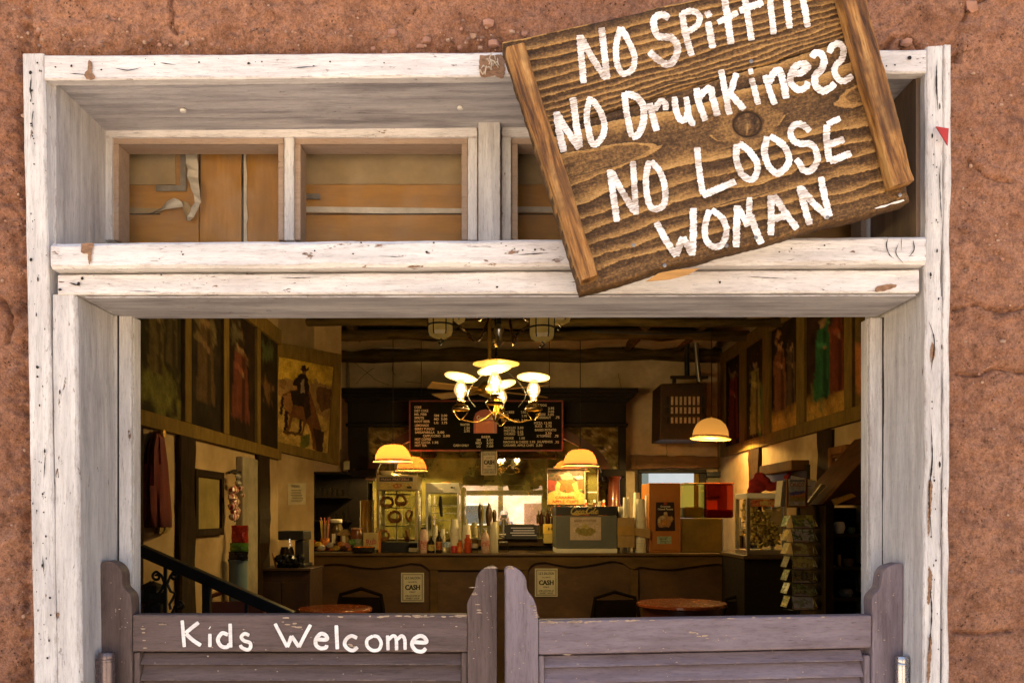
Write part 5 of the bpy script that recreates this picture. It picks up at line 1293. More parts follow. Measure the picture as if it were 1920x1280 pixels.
pts = [(1326, 884), (1368, 883), (1374, 887), (1375, 930), (1366, 930), (1365, 897), (1362, 893), (1326, 893)]
MB().ppx(pts, 9.45, .08).build('frame', BLACK, tv, bevel=.006)
MB().ppx([(1327, 893.5), (1361.5, 893.5), (1364.5, 930), (1327, 930)], 9.50, .02).build('face', simple('olive_face', (.10, .08, .03), .5), tv)
# wall heater with its flue
ht = thing('wall_heater', 'dark boxy wall heater with slotted grille and flue pipes', 'heater', P(1288, 828, 8.9))
GFIN = simple('pale_grille_fin', (.55, .47, .34), .5, .2, var=.4, scale=30)
HTM = simple('dark_brown_metal', (.045, .026, .012), .5, .2, var=.4, scale=7, bump=.12)
A, B, Cc, D = P(1239, 719, 8.8), P(1325, 717, 8.8), P(1325, 824, 8.8), P(1237, 824, 8.8)
MB().prism([A, B, Cc, D], (.0, .5, 0)).build('case', HTM, ht, bevel=.01)
for r_, (y0, y1) in enumerate(((743, 759), (763, 775), (782, 793))):
    for k in range(9):
        x = 1250 + k * 8.2; MB().bpx(x, y0, x + 4.2, y1, 8.793, .006).build('grille_slot', GFIN if 1 <= k <= 7 else BLACK, ht)
bxs('grille_bar', HTM, ht, [(1246, 759.6, 1322, 762.4), (1246, 776, 1322, 780)], 8.786, .01)
bxs('bracket', HTM, ht, [(1258, 704, 1328, 709), (1262, 709.3, 1268, 718), (1308, 709.3, 1312, 717)], 8.9, .05)
MB().tube([P(1288, 640, 9.0), P(1288, 704, 9.0)], .028, 10).build('flue_pipe', BLACKM, ht, smooth=True)
MB().tube([P(1304, 640, 8.9), P(1310, 703, 8.9), P(1312, 715, 8.9)], .024, 12).build('bright_pipe', STEEL, ht, smooth=True)

# ============================================================================= MENU BOARD
MY = 8.65
mn = thing('menu_board', 'black menu board with red frame and cream letters above the bar', 'menu board', P(911, 845, MY))
MBLK = simple('black_menu_face', (.010, .010, .006), .8, var=.3, bump=.05, spec=.08)
MB().bpx(769, 752, 1054, 843, MY + .012, .02).build('face', MBLK, mn)
REDFR = simple('worn_red_frame', (.30, .045, .03), .5, var=.5, scale=20)
MB().bpx(767, 750, 1056, 752.4, MY, .04).bpx(767, 842.6, 1056, 845.4, MY, .04).bpx(767, 752.8, 769.4, 842.2, MY, .04).bpx(1053.4, 752.8, 1056, 842.2, MY, .04).build('frame', REDFR, mn)
for px in (790, 1030): MB().tube([P(px, 750, MY + .02), P(px, 640, MY + .02)], .004, 5).build('wire', BLACKM, mn)
ML = [('COKE',777,790,763),('DIET COKE',777,803,769.6),('MR. PIBB',777,800,776.3),('SPRITE',777,795,783),('ROOT BEER',777,806,789.6),('LEMONADE',778,804,797),('BERRY PUNCH',778,814,803.6),
 ('SARSAPARILLA',778,815,810),('2.00',820,833,810),('CAPPUCCINO',793,826,816.6),('2.00',830.5,843.5,816.6),('HOT COFFEE',778,808,823),('HOT COCOA',778,807,829),('1.95',811,822,829),('HOT TEA',778,800,834.6),
 ('SM',814,823,778.6),('2.00',827,838.5,778.6),('MD',814,823,785.2),('3.00',827,838.5,785.2),('LG',814,822,792),('3.75',828,838.5,792),('WATER',863,881,795.6),('1.50',871,881,802),('2.95',870,881,807.6),('CASH ONLY',850,879.5,834.4),
 ('BEER',903,920,818.6),('SM',893.5,901,824.4),('3.00',912,925,824.4),('MED',892,903,830),('4.00',912,925,830),('LG',894,901,836),('7.00',912,925,836),
 ('ICEES',948,964,772.4),('2.50',977,986,772.4),('2.75',978,988,779.6),('PINA COLADA',940,974,787.2),('3.50',977.5,989,787.2),('PICKLES',945,967,801.4),('2.00',970,981.5,801.4),('PRETZEL',945,967,807.2),('2.25',970,981,808.6),
 ('CHURRO',945,966,813),('2.25',970.5,981.5,813.6),('COOKIE',945,963,821),('1.00',974,984,821),('NACHOS & CHEESE',944,990.5,828),('3.95',993,1003.5,828),('JALAPENOS',1007,1036,827.6),('.75',1040,1048,828.4),('CARAMEL APPLE CHIPS',944,1001,834.4),('2.50',1005,1017,834.4),
 ('HOT DOG',1000,1025,759.2),('2.95',1027.5,1039,765),('3.05',1027.5,1039,771),('CHEESE',1005,1023,776.6),('3.05',1027,1038.5,776.6),('SAUERKRAUT',1003,1033,782.4),('.75',1041,1049,782),('PIZZA',1001.5,1017.5,792.6),('12.95',1020.5,1034.5,792.6),
 ('SLICE',1003,1016.5,798.4),('3.75',1023,1034.5,798.4),('BAKED POTATO',1003,1043,805.6),('2.50',1022.5,1034,811.6),('X TOPPING',1006,1033,817),('.75',1039.5,1047,817)]
mb = MB()
for s, x0, x1, yc in ML: text_geo(mb, s, P(x0, yc + 2.2, MY + .0095), XD, ZD, 4.4 * MY / F, (x1 - x0) * MY / F)
mb.build('lettering', CHALK, mn, kind='stuff')
# soda emblem in the middle of the board
em_ = thing('soda_emblem', 'red rounded soda emblem with script in the middle of the menu board', 'emblem', P(911, 811, MY - .012))
pts = [(888, 812), (888, 784), (892, 774), (900, 769), (911, 767), (921, 769), (929, 775), (932, 784), (932, 812)]
MB().ppx(pts, MY - .012, .012).build('panel', simple('emblem_red', (.42, .03, .015), .35, var=.2), em_, bevel=.002)
MB().bpx(892, 789.5, 926, 811, MY - .0165, .004).build('orange_plate', simple('emblem_orange', (.75, .16, .03), .4, var=.1), em_)
SCR = [[(12,2),(6,0),(1,5),(2,11),(8,12),(14,8)],[(16,6),(13,9),(16,12),(19,9),(16,6)],[(26,6),(21,8),(22,12),(27,10)],[(34,6),(29,8),(30,12),(35,10),(35,6),(36,12)],[(38,8),(42,8)],
       [(55,1),(48,0),(43,5),(44,11),(50,12),(56,8)],[(58,6),(55,9),(58,12),(61,9),(58,6)],[(64,0),(62,6),(63,12),(66,10)],[(73,6),(68,8),(69,12),(74,10),(74,6),(75,12)],[(5,13),(20,14),(36,12.5),(44,13)]]
def script(name, x0, y0, w, h, Y, lw, m, parent, skew=0.):
    kx, ky = w / 76., h / 14.
    st = [[(x0 + x * kx - y * ky * skew, y0 + y * ky) for x, y in s] for s in SCR]
    b = brush(st, lw, lambda x, y, l: (P(x, y, Y - l), 1.), step=.6, jit=0, lift=.0006); return b.build(name, m, parent)
script('script_lettering', 894, 779, 33, 8, MY - .0125, 1.3, CHALK, em_)
# ---- notices reading CASH
def cash_notice(x0, x1, y0, y1, Y, label):
    n = thing('cash_notice', label, 'notice', P((x0 + x1) / 2, y1, Y), 'cash only notices')
    MB().bpx(x0, y0, x1, y1, Y, .004).build('sheet', PAPER, n)
    w, h = x1 - x0, y1 - y0; b = MB(); g = 2.2
    for e, t_ in ((g, .9), (g + 1.6, .6)):
        b.bpx(x0 + e, y0 + e, x1 - e, y0 + e + t_, Y - .001, .0008).bpx(x0 + e, y1 - e - t_, x1 - e, y1 - e, Y - .001, .0008).bpx(x0 + e, y0 + e + t_, x0 + e + t_, y1 - e - t_, Y - .001, .0008).bpx(x1 - e - t_, y0 + e + t_, x1 - e, y1 - e - t_, Y - .001, .0008)
    b.build('border_print', simple('notice_border_ink', (.16, .14, .10), .8), n)
    mb = MB(); cx = (x0 + x1) / 2
    for s, fy, fh, fw in (("LIL'S SALOON", .22, .09, .68), ('ACCEPTS', .34, .045, .36), ('CASH', .58, .17, .64), ('ONLY', .68, .05, .28), ('ATM LOCATED AT', .82, .062, .68), ('SWEET SHOP', .90, .055, .6)):
        ww = w * fw; reps = 3 if s == 'CASH' else 1
        for r_ in range(reps): text_geo(mb, s, P(cx - ww / 2 + (r_ - 1) * .35 * (reps > 1), y0 + h * fy, Y - .001 - r_ * .0001), XD, ZD, h * fh * Y / F, ww * Y / F)
    mb.build('lettering', INK, n, kind='stuff')
cash_notice(902, 932, 842.5, 890, MY + .0, 'cash notice hanging just below the menu board')
cash_notice(752, 795, 1073, 1128, 7.93, 'cash notice on the counter front left of the door gap')
cash_notice(1003, 1045.5, 1065, 1118, 7.93, 'cash notice on the counter front right of the door gap')
# ============================================================================= BAR COUNTER
CY = 7.88; CT = EYE - (1037 - VY) * CY / F            # counter top height
bar = thing('bar_counter', 'long brown bar counter with scalloped apron across the saloon', 'counter', (P(1015, 1037, CY).x, CY, IZ))
bx0, bx1 = P(577, 0, CY).x, RXW - .01
MB().box((bx0, CY, CT - .022), (bx1, CY + .72, CT)).build('counter_top', simple('worn_bar_top', (.13, .075, .025), .3, var=.4, scale=4, stretch=(1, 5, 5), bump=.1, coat=.2), bar, bevel=.005)
seg = [(578,1065),(600,1059),(630,1056),(650,1058),(680,1063),(705,1064.5),(737,1061.5),(772,1055),(790,1057),(800,1063),(805,1068)]
ap = seg + [(991,1068),(996,1060),(1005,1055),(1022,1053),(1040,1057),(1060,1061),(1079,1062),(1110,1058),(1140,1052),(1152,1051),(1168,1055),(1180,1064),(1186,1068),(1200,1062),(1230,1066),(1260,1067),(1300,1061),(1340,1056),(1360,1058),(1372,1066),(1380,1068),(1432,1068)]
AY = CY + .03
MB().ppx([(578, 1040.6)] + ap + [(1432, 1040.6)], AY, .022).build('apron', BARW, bar, bevel=.003)
for px0, px1 in ((578, 588), (806, 821), (976, 990), (1183, 1197), (1376, 1390)): MB().bpx(px0, 1068.5, px1, 1385, AY + .004, .03).build('pilaster', BARW, bar, bevel=.004)
BARD = simple('bar_front_panel', (.12, .060, .020), .5, var=.5, scale=3, stretch=(1, 4, 2), bump=.2)
for px0, px1 in ((578.5, 813), (813.3, 983), (983.3, 1190), (1190.3, 1383), (1383.3, 1431)): MB().bpx(px0, 1042, px1, 1385, AY + .04, .03).build('front_panel', BARD, bar)
sc_ = thing('side_cabinet', 'low dark red-brown cabinet at the left end of the bar', 'cabinet', (P(530, 0, 6.4).x, 6.4, IZ))
SCM = simple('dark_red_brown_wood', (.05, .022, .010), .45, var=.5, scale=5, bump=.15)
MB().box((P(482, 0, 6.4).x, 6.4, IZ), (P(582, 0, 6.4).x, 6.83, EYE - .416)).build('body', SCM, sc_, bevel=.006)
MB().box((P(481, 0, 6.4).x, 6.37, EYE - .415), (P(584, 0, 6.4).x, 6.85, EYE - .396)).build('top', SCM, sc_, bevel=.004)
MB().box((P(487, 0, 6.4).x, 6.392, IZ + .08), (P(527, 0, 6.4).x, 6.399, EYE - .5)).build('door', SCM, sc_, bevel=.003)
MB().box((P(529, 0, 6.4).x, 6.392, IZ + .08), (P(577, 0, 6.4).x, 6.399, EYE - .5)).build('door', SCM, sc_, bevel=.003)

def on(px, Y): return Vector(((px - VX) * Y / F, Y, CT))
def hgt(py, Y): return EYE - (py - VY) * Y / F - CT        # height above the counter top of a pixel row
def LT(mb, px, Y, prof, n=16): return mb.lathe(on(px, Y), prof, n)
_mc = {}
def cm(name, c, **kw):
    if name not in _mc: _mc[name] = simple(name, c, **kw)
    return _mc[name]
CLEAR = thin_glass('clear_bottle', (.86, .84, .80), .5, .04)
def bottle(px, top, w, Y, body, label, lab=None, cap=None, shape='tall', group='bottles along the bar front'):
    h = hgt(top, Y); r = w / 2 * Y / F; c = on(px, Y); t = thing('bottle', label, 'bottle', c, group)
    pr = {'tall': [(r*.9,0),(r,h*.04),(r,h*.58),(r*.85,h*.66),(r*.42,h*.78),(r*.36,h*.93),(r*.42,h*.935)],
          'water': [(r*.85,0),(r,h*.04),(r*.93,h*.3),(r,h*.5),(r*.96,h*.66),(r*.7,h*.8),(r*.34,h*.9),(r*.34,h*.93)],
          'juice': [(r*.85,0),(r,h*.05),(r*.9,h*.3),(r,h*.42),(r*.88,h*.6),(r*.98,h*.72),(r*.5,h*.84),(r*.5,h*.92)],
          'straight': [(r*.95,0),(r,h*.03),(r,h*.78),(r*.7,h*.86),(r*.55,h*.9),(r*.55,h*.93)]}[shape]
    MB().lathe(c, pr, 16).build('body', body, t, smooth=True)
    rc = pr[-1][0] * 1.12
    MB().lathe(c, [(rc, h * .93), (rc, h * .995), (rc * .8, h)], 12).build('cap', cap or BLACK, t, smooth=True)
    if lab: 
        a, b = (.14, .5) if shape != 'water' else (.28, .52)
        MB().lathe(c, [(r*1.01, h*a), (r*1.02, h*(a+.02)), (r*1.02, h*(b-.02)), (r*1.01, h*b)], 16, cap=False).build('label', lab, t, smooth=True)
    return t
def two_tone(name, c1, c2, z=60, fr=.5):
    t = NT(name); n = t.noise(t.co((1, 1, 2)), z, 3, .6); return t.bsdf(t.mix(t.step(n, fr - .05, fr + .05), c1, c2), .4, 0, None, .4)
PINKL = two_tone('pink_print', (.62, .42, .36), (.45, .10, .09)); YELL = two_tone('yellow_label', (.55, .42, .12), (.20, .18, .06)); BLUL = two_tone('blue_label', (.55, .55, .55), (.10, .24, .42)); REDL = two_tone('red_label', (.42, .02, .02), (.5, .3, .25), 40, .62)
PINKB = two_tone('pale_pink_plastic', (.60, .46, .40), (.50, .30, .27), 50); DKGL = cm('dark_beer_glass', (.02, .012, .006), rough=.12, bump=0); ORJ = cm('orange_juice_bottle', (.55, .12, .012), rough=.18, var=.3, bump=0); ORJ2 = cm('red_orange_bottle', (.52, .075, .02), rough=.2, var=.35, scale=30, bump=0)
bottle(794.5, 988, 17, 8.02, PINKB, 'wide pale pink bottle standing right of the glass warmer', PINKL, BLACK, 'straight')
bottle(808, 1004, 14, 7.98, DKGL, 'dark squat bottle with a yellow label on the bar', YELL, cm('gold_foil', (.4, .28, .08), rough=.3, metal=1.), 'tall')
bottle(823, 993, 12, 7.98, DKGL, 'slim dark bottle with a red and gold label', two_tone('gold_red_label', (.35, .20, .05), (.25, .03, .02)), cm('gold_foil', (.4, .28, .08)), 'tall')
bottle(837, 996, 16, 7.98, CLEAR, 'clear water bottle with a blue label', BLUL, WHITE, 'water')
tag(LT(MB(), 851, 7.98, [(.024, 0), (.028, .004), (.028, hgt(1023, 7.98) - .006), (.024, hgt(1023, 7.98))]).build('drink_can', REDL, smooth=True), 'red drink can between the water bottle and the small orange bottle', 'can')
bottle(862, 1012, 11, 7.98, ORJ, 'small amber orange bottle with dark cap', two_tone('orange_label', (.6, .25, .05), (.5, .1, .02)), cm('dark_blue_cap', (.03, .03, .08)), 'juice')
bottle(877, 1002, 14, 7.97, ORJ2, 'ribbed red orange juice bottle, tallest of the orange ones', None, ORJ2, 'juice')
bottle(890, 1002, 13, 7.98, CLEAR, 'clear plastic bottle beside the red orange one', two_tone('faint_label', (.5, .42, .34), (.35, .3, .25)), cm('green_gold_cap', (.25, .2, .06)), 'water')
bottle(910, 993, 16, 7.99, PINKB, 'pale bottle with red print and white cap below the taps', PINKL, WHITE, 'water')
# stacks of paper cups
def cup_stack(px, top, w0, w1, Y, m, label, n=9, group='stacks of paper cups on the bar', base=0.0):
    h = hgt(top, Y) - base; c = on(px, Y) + Vector((0, 0, base)); t = thing('cup_stack', label, 'cup stack', c, group)
    r0, r1 = w0 / 2 * Y / F, w1 / 2 * Y / F; ch = h * .42; st = (h - ch) / (n - 1); first = None
    for k in range(n):                                   # upturned cups, each over the last
        z = k * st; s = 1 - .0 * k
        if first is None:
            first = MB().lathe(c, [(r0, 0), (r0 * 1.05, .002), (r0 * 1.05, .006), (r0 * .99, .008), (r1, ch - .003), (r1 * .92, ch)], 16).build('cup', m, t, smooth=True)
        else:
            d = first.copy(); C.objects.link(d); d.parent = t; d.location = (0, 0, z)
    return t
CRM2 = cm('translucent_plastic_cup', (.60, .56, .44), rough=.3, var=.1, bump=0)
cup_stack(852, 973, 17, 12, 8.22, CREAM, 'stack of cream cups behind the red can', 10)
cup_stack(875, 983, 17, 13, 8.20, CREAM, 'shorter stack of cream cups behind the orange bottles', 8)
cup_stack(926, 978, 15, 13, 8.10, CRM2, 'tall stack of clear plastic cups left of the glass jar', 12)
cup_stack(816, 985, 12, 9, 8.3, CRM2, 'small cup stack behind the dark bottles', 7)
cup_stack(830, 991, 11, 8, 8.35, CRM2, 'smallest cup stack behind the clear water bottle', 6)
jar = thing('glass_jar', 'round glass jar with lid at the right end of the bottles', 'jar', on(944, 8.05))
r = 10 * 8.05 / F; h = hgt(1017, 8.05)
LT(MB(), 944, 8.05, [(r*.8, 0), (r, .01), (r, h*.75), (r*.7, h*.95), (r*.72, h)]).build('body', CLEAR, jar, smooth=True)
LT(MB(), 944, 8.05, [(r*.8, h), (r*.85, h + .004), (r*.8, h + .012)]).build('lid', STEEL, jar, smooth=True)
sj = thing('glass_canister', 'small square glass canister in front of the tall warmer', 'canister', on(774.5, 8.0))
a = on(766, 8.0); b = on(783, 8.0); h = hgt(1017, 8.0)
MB().box((a.x, 7.98, CT), (b.x, 8.06, CT + h)).build('body', CLEAR, sj, bevel=.004)
MB().box((a.x + .004, 7.985, CT + .01), (b.x - .004, 8.055, CT + h * .5)).build('contents', cm('pale_packets', (.5, .44, .34), scale=60, var=.5), sj)
MB().box((a.x - .001, 7.978, CT + h + .001), (b.x + .001, 8.062, CT + h + .008)).build('lid', STEEL, sj, bevel=.002)
# beer taps on the back shelf
tp = thing('beer_tap', 'beer tap with a tall dark carved handle', 'tap', P(899, 1011, 8.85), 'beer taps by the mirror')
def tap(px, label, prof, m, t=None, skew=0):
    t = t or thing('beer_tap', label, 'tap', P(px, 1011, 8.85), 'beer taps by the mirror'); k = 8.85 / F; c = P(px, 1011, 8.85)
    MB().lathe(c, [(.03, 0), (.03, .01), (.014, .02), (.012, .14), (.016, .15)], 12).build('column', STEEL, t, smooth=True)
    z0 = P(px, 985, 8.85).z
    MB().lathe((c.x + skew, c.y, z0), [(w * k, z * k) for w, z in prof], 12).build('handle', m, t, smooth=True)
TAPM = cm('dark_tap_handle', (.06, .035, .025), rough=.35, scale=40, var=.5)
tap(900, '', [(1.6, 0), (2, 10), (3.6, 18), (4.2, 28), (3.4, 36), (1, 41), (.6, 44)], TAPM, tp)
tap(916, 'beer tap with a horse head shaped handle', [(3, 0), (4.6, 8), (5.6, 18), (5.4, 26), (4, 33), (1.6, 38), (1, 43)], cm('brown_horse_handle', (.10, .045, .02), rough=.35, scale=40, var=.5))
tap(926.5, 'beer tap with the smallest curled brown handle', [(2, 0), (2.8, 8), (3.2, 18), (3.4, 24), (1.5, 30)], TAPM)
# glass warmers
BRS = cm('brassy_trim', (.52, .42, .22), rough=.35, metal=.8, var=.2)
def cabinet(label, x0, x1, y0, y1, Y, dep, head, postw, mpost, mhead, base):
    t = thing('glass_warmer', label, 'food warmer', on((x0 + x1) / 2, Y), 'lit glass food warmers on the bar')
    a, b = P(x0, y0, Y), P(x1, y0, Y); zb = P(0, y1, Y).z; zt = a.z; zh = P(0, head, Y).z; pw = postw * Y / F
    MB().box((a.x, Y, zh), (b.x, Y + dep, zt)).build('head_box', mhead, t, bevel=.006)
    MB().box((a.x, Y, CT), (b.x, Y + dep, zb)).build('base_box', base, t, bevel=.004)
    for x in (a.x, b.x - pw):
        for yy in (Y, Y + dep - pw): MB().box((x, yy, zb + .0005), (x + pw, yy + pw, zh - .0005)).build('post', mpost, t, bevel=.002)
    MB().box((a.x + pw, Y + .004, zb + .001), (b.x - pw, Y + .006, zh - .001)).build('front_pane', GLASS, t)
    for x in (a.x + .003, b.x - .005): MB().box((x, Y + pw, zb + .001), (x + .002, Y + dep - pw, zh - .001)).build('side_pane', GLASS, t)
    return t, a, b, zb, zt, zh
w1, a, b, zb, zt, zh = cabinet('tall brass trimmed glass warmer with hanging pretzels', 706, 783, 890, 1016, 8.12, .42, 919, 5, BRS, BRS, BLACK)
MB().bpx(711.5, 894, 774, 902, 8.113, .006).build('black_sign', BLACK, w1)
mb = MB(); text_geo(mb, 'FRESH PRETZELS', P(714, 900, 8.1115), XD, ZD, .020, .27); mb.build('lettering', cm('pink_letters', (.6, .35, .25)), w1, kind='stuff')
picture('brass_plate', [P(712, 904, 8.113), P(774, 904, 8.113), P(774, 917, 8.113), P(712, 917, 8.113)], 40, 12, polys(flat((.55, .40, .12)), [([(.38, .3), (.5, .15), (.66, .25), (.68, .6), (.55, .85), (.4, .75)], (.45, .16, .04)), ([(.45, .4), (.5, .35), (.52, .55), (.46, .6)], (.6, .45, .15)), ([(.57, .4), (.61, .38), (.62, .55), (.57, .6)], (.6, .45, .15)), ([(.82, .5), (.96, .5), (.96, .85), (.82, .85)], (.04, .03, .02))]), w1)
c = on(744, 8.33)
MB().tube([(c.x, 8.33, zb), (c.x, 8.33, zh)], .006, 8).build('spindle', STEEL, w1)
for z in (zb + .15, zb + .33, zb + .46): MB().tube([(c.x + .14 * math.cos(q), 8.33 + .14 * math.sin(q), z) for q in np.linspace(0, 2 * math.pi, 20)], .004, 5).build('hoop', STEEL, w1)
PRZ = cm('baked_pretzel', (.30, .12, .035), rough=.35, var=.4, scale=30)
prz = []
for q in np.linspace(0, 1, 40):
    an = -1.15 + q * (2 * math.pi + 2.3) - math.pi / 2; rr_ = .055
    f = math.sin(math.pi * q) if .12 < q < .88 else 0
    x = .058 * math.cos(an) * (1 if .15 < q < .85 else .75); z = .05 * math.sin(an) + (.0 if .15 < q < .85 else .035 * (1 - abs(q - .5) * 2) * 3)
    prz.append((x, .012 * math.sin(q * 14), z))
first = None
for k, (dx, dy, dz, lab) in enumerate([(.0, -.14, .24, 'large pretzel hanging at the front of the warmer'), (-.12, -.06, .06, 'pretzel hanging low at the left of the warmer'), (.11, -.08, .06, 'pretzel hanging low at the right of the warmer'), (.05, -.1, .40, 'pretzel hanging high in the warmer'), (-.1, .05, .38, 'pretzel hanging behind the spindle of the warmer'), (.12, .03, .25, 'pretzel hanging at the right side of the warmer')]):
    if first is None:
        t = thing('pretzel', lab, 'pretzel', (c.x + dx, 8.33 + dy, zb + dz), 'pretzels in the warmer'); first = MB().tube([Vector(p) + Vector((c.x + dx, 8.33 + dy, zb + dz)) for p in prz], .0135, 8).build('dough', PRZ, t, smooth=True)
    else:
        t = thing('pretzel', lab, 'pretzel', (c.x + dx, 8.33 + dy, zb + dz), 'pretzels in the warmer'); d = first.copy(); C.objects.link(d); d.parent = t; t.rotation_euler = (0, 0, k * .9)
bw = thing('white_bowl', 'cream bowl standing on top of the tall warmer', 'bowl', (P(724, 890, 8.2).x, 8.2, zt)); k = 8.2 / F
MB().lathe((P(725, 0, 8.2).x, 8.2, zt), [(8*k, 0), (9*k, .003), (13*k, 8*k), (12.4*k, 8*k), (8*k, .006)], 20).build('bowl', cm('lit_cream_china', (.8, .68, .42), rough=.3, bump=0), bw, smooth=True)
tag(MB().lathe((P(743, 0, 8.3).x, 8.3, zt), [(9*k, 0), (9*k, 3*k), (8*k, 4*k)], 16).build('small_dish', cm('lit_cream_china', (.8, .68, .42)), smooth=True), 'low cream dish beside the bowl on the tall warmer', 'dish')
w2, a, b, zb, zt, zh = cabinet('white glass warmer with a rounded white head', 798, 861, 905, 1018, 8.45, .4, 924, 4, WHITE, WHITE, WHITE)
MB().bpx(845, 912, 849, 915, 8.444, .004).bpx(848, 913, 853, 914.4, 8.443, .004).build('black_mark', BLACK, w2)
MB().lathe(P(829, 918.5, 8.443), [(.012, 0), (.012, .004), (.009, .006)], 12, (0, -1, 0)).build('knob', WHITE, w2, smooth=True)
for y in (948, 962, 975): MB().box((a.x + .03, 8.5, P(0, y, 8.45).z), (b.x - .03, 8.82, P(0, y, 8.45).z + .006)).build('glass_shelf', STEEL, w2)
tag(MB().tube([P(826, 930, 8.43), P(826, 945, 8.43), P(828, 968, 8.43)], [.012, .02, .012], 8).build('serving_tongs', BLACK, smooth=True), 'black serving tongs hanging on the white warmer', 'tongs')
tag(MB().lathe((P(838, 0, 8.6).x, 8.6, zt), [(10*k, 0), (10*k, 2*k), (9*k, 2.4*k)], 18).build('orange_dish', cm('orange_dish_glaze', (.6, .25, .06), rough=.3), smooth=True), 'flat orange dish on top of the white warmer', 'dish')
# sweets end of the counter
tr = thing('sweets_tray', 'steel tray at the left end of the counter', 'tray', on(620, 8.0))
a, b = on(579, 7.95), on(662, 7.95)
MB().box((a.x, 7.93, CT), (b.x, 8.25, CT + .012)).build('tray', STEEL, tr, bevel=.004)
cand = [('clear_wrapped_candy', (.55, .55, .48), 'clear wrapped sweets'), ('amber_candy', (.50, .17, .04), 'amber wrapped sweets'), ('dark_candy', (.10, .04, .02), 'dark chocolate sweets'), ('green_candy', (.18, .24, .06), 'green wrapped sweets')]
rr = random.Random(31); ws = [CLEAR] + [cm(n, c_, rough=.2, var=.5, scale=60, bump=.2) for n, c_, _ in cand[1:]]
places = ['at the left end of the tray', 'near the left of the tray', 'before the candy stick jar', 'under the candy sticks', 'in the middle of the tray', 'before the lidded jar', 'under the basket', 'right of the tray middle', 'near the right of the tray', 'at the right end of the tray', 'behind the amber bag', 'by the white packets']
for k in range(12):
    px = 584 + k * 6.2; kk = [0, 2, 0, 1, 2, 1, 1, 3, 1, 0, 2, 1][k]; c = on(px, 7.99 + .12 * rr.random()); rr_ = rr.uniform(.022, .045)
    mb = MB()
    mb.ball(c + Vector((0, 0, rr_ * .8 + .012)), rr_, 9, (1.1, .9, .8), .15, rr)
    tag(mb.build('candy_bag', ws[kk] if kk else cm('crinkled_film', (.52, .52, .46), rough=.2, var=.6, scale=70, bump=.4), smooth=True), 'bag of ' + cand[kk][2] + ' ' + places[k], 'sweets', 'bags of sweets on the steel tray')
more = [(586, 1016, 'red', (.50, .04, .02), 'against the black cabinet'), (596, 1020, 'yellow', (.60, .42, .06), 'left of the candy stick jar'), (619, 1021, 'white', (.62, .58, .50), 'between the two tall jars'), (640, 1020, 'orange', (.60, .22, .04), 'before the straw basket'),
        (652, 1022, 'pink', (.58, .24, .22), 'right of the straw basket'), (659, 1016, 'green', (.16, .32, .07), 'beside the brown spice jar'), (603, 1026, 'silver', (.58, .56, .52), 'lowest before the candy stick jar'), (631, 1027, 'gold', (.55, .36, .08), 'lowest at the tray middle')]
for px, py, cn_, cc_, pl in more:
    c = on(px, 8.02); kk = 8.02 / F; mb = MB(); mb.ball((c.x, 8.02, hgt(py, 8.02) + CT), 6.5 * kk, 10, (1.1, .7, .8), .22, rr)
    tag(mb.build('candy_bag', cm(cn_ + '_candy_wrap', cc_, rough=.25, var=.55, scale=70, bump=.4), smooth=True), cn_ + ' bag of sweets ' + pl, 'sweets', 'bags of sweets on the steel tray')
cj = thing('candy_stick_jar', 'jar of pink and yellow candy sticks with an orange label', 'jar', on(609, 8.1)); c = on(609, 8.1)
MB().lathe(c, [(.036, .012), (.042, .02), (.042, hgt(992, 8.1)), (.038, hgt(990, 8.1))], 16, cap=False).build('glass', CLEAR, cj, smooth=True)
MB().lathe(c, [(.0425, .03), (.043, .035), (.043, .13), (.0425, .135)], 16, cap=False).build('label', two_tone('orange_jar_label', (.6, .30, .06), (.5, .09, .03), 30), cj, smooth=True)
for k in range(11):
    an = k * 2.4; p0 = c + Vector((.02 * math.cos(an), .02 * math.sin(an), .02)); p1 = c + Vector((.04 * math.cos(an), .035 * math.sin(an), hgt(972, 8.1) - .03 * (k % 3)))
    MB().tube([p0, p1, p1 + Vector((.008 * math.cos(an), 0, .012))], .0055, 6).build('candy_stick', cm(['pink_stick', 'yellow_stick', 'striped_stick'][k % 3], [(.6, .18, .16), (.6, .42, .05), (.62, .4, .3)][k % 3], rough=.3), cj, smooth=True)
lj = thing('sweet_jar', 'wide glass jar with pale screw lid', 'jar', on(630, 8.28)); c = on(630, 8.28)
MB().lathe(c, [(.06, 0), (.068, .02), (.068, hgt(992, 8.28)), (.05, hgt(980, 8.28))], 18).build('glass', cm('brown_filled_glass', (.10, .065, .02), rough=.12, scale=40, var=.6), lj, smooth=True)
MB().lathe(c, [(.058, hgt(979.5, 8.28)), (.06, hgt(979, 8.28)), (.06, hgt(973.5, 8.28)), (.055, hgt(973, 8.28))], 18).build('lid', CREAM, lj, smooth=True)
bk = thing('woven_basket', 'straw basket with flared brim behind the sweets', 'basket', on(648, 8.18)); c = on(648, 8.18)
STRAW = cm('woven_straw', (.42, .28, .10), rough=.8, scale=50, var=.5, bump=.5)
MB().lathe(c, [(.04, .012), (.05, .08), (.052, hgt(1003, 8.18))], 14).build('body', STRAW, bk, smooth=True)
MB().lathe(c, [(.085, hgt(1003, 8.18)), (.083, hgt(1001, 8.18)), (.04, hgt(995, 8.18)), (.015, hgt(992, 8.18))], 14).build('brim_lid', STRAW, bk, smooth=True)
for k, px in enumerate((625, 644)): tag(MB().bpx(px - 3, 1000 + k * 4, px + 3, 1018, 8.03, .02).build('white_packet', PAPER, bevel=.002), ['white packet left of the basket on the tray', 'white packet in front of the basket on the tray'][k], 'packet')
pj = thing('spice_jar', 'brown jar with pale lid and green label', 'jar', on(669, 8.12)); c = on(669, 8.12)
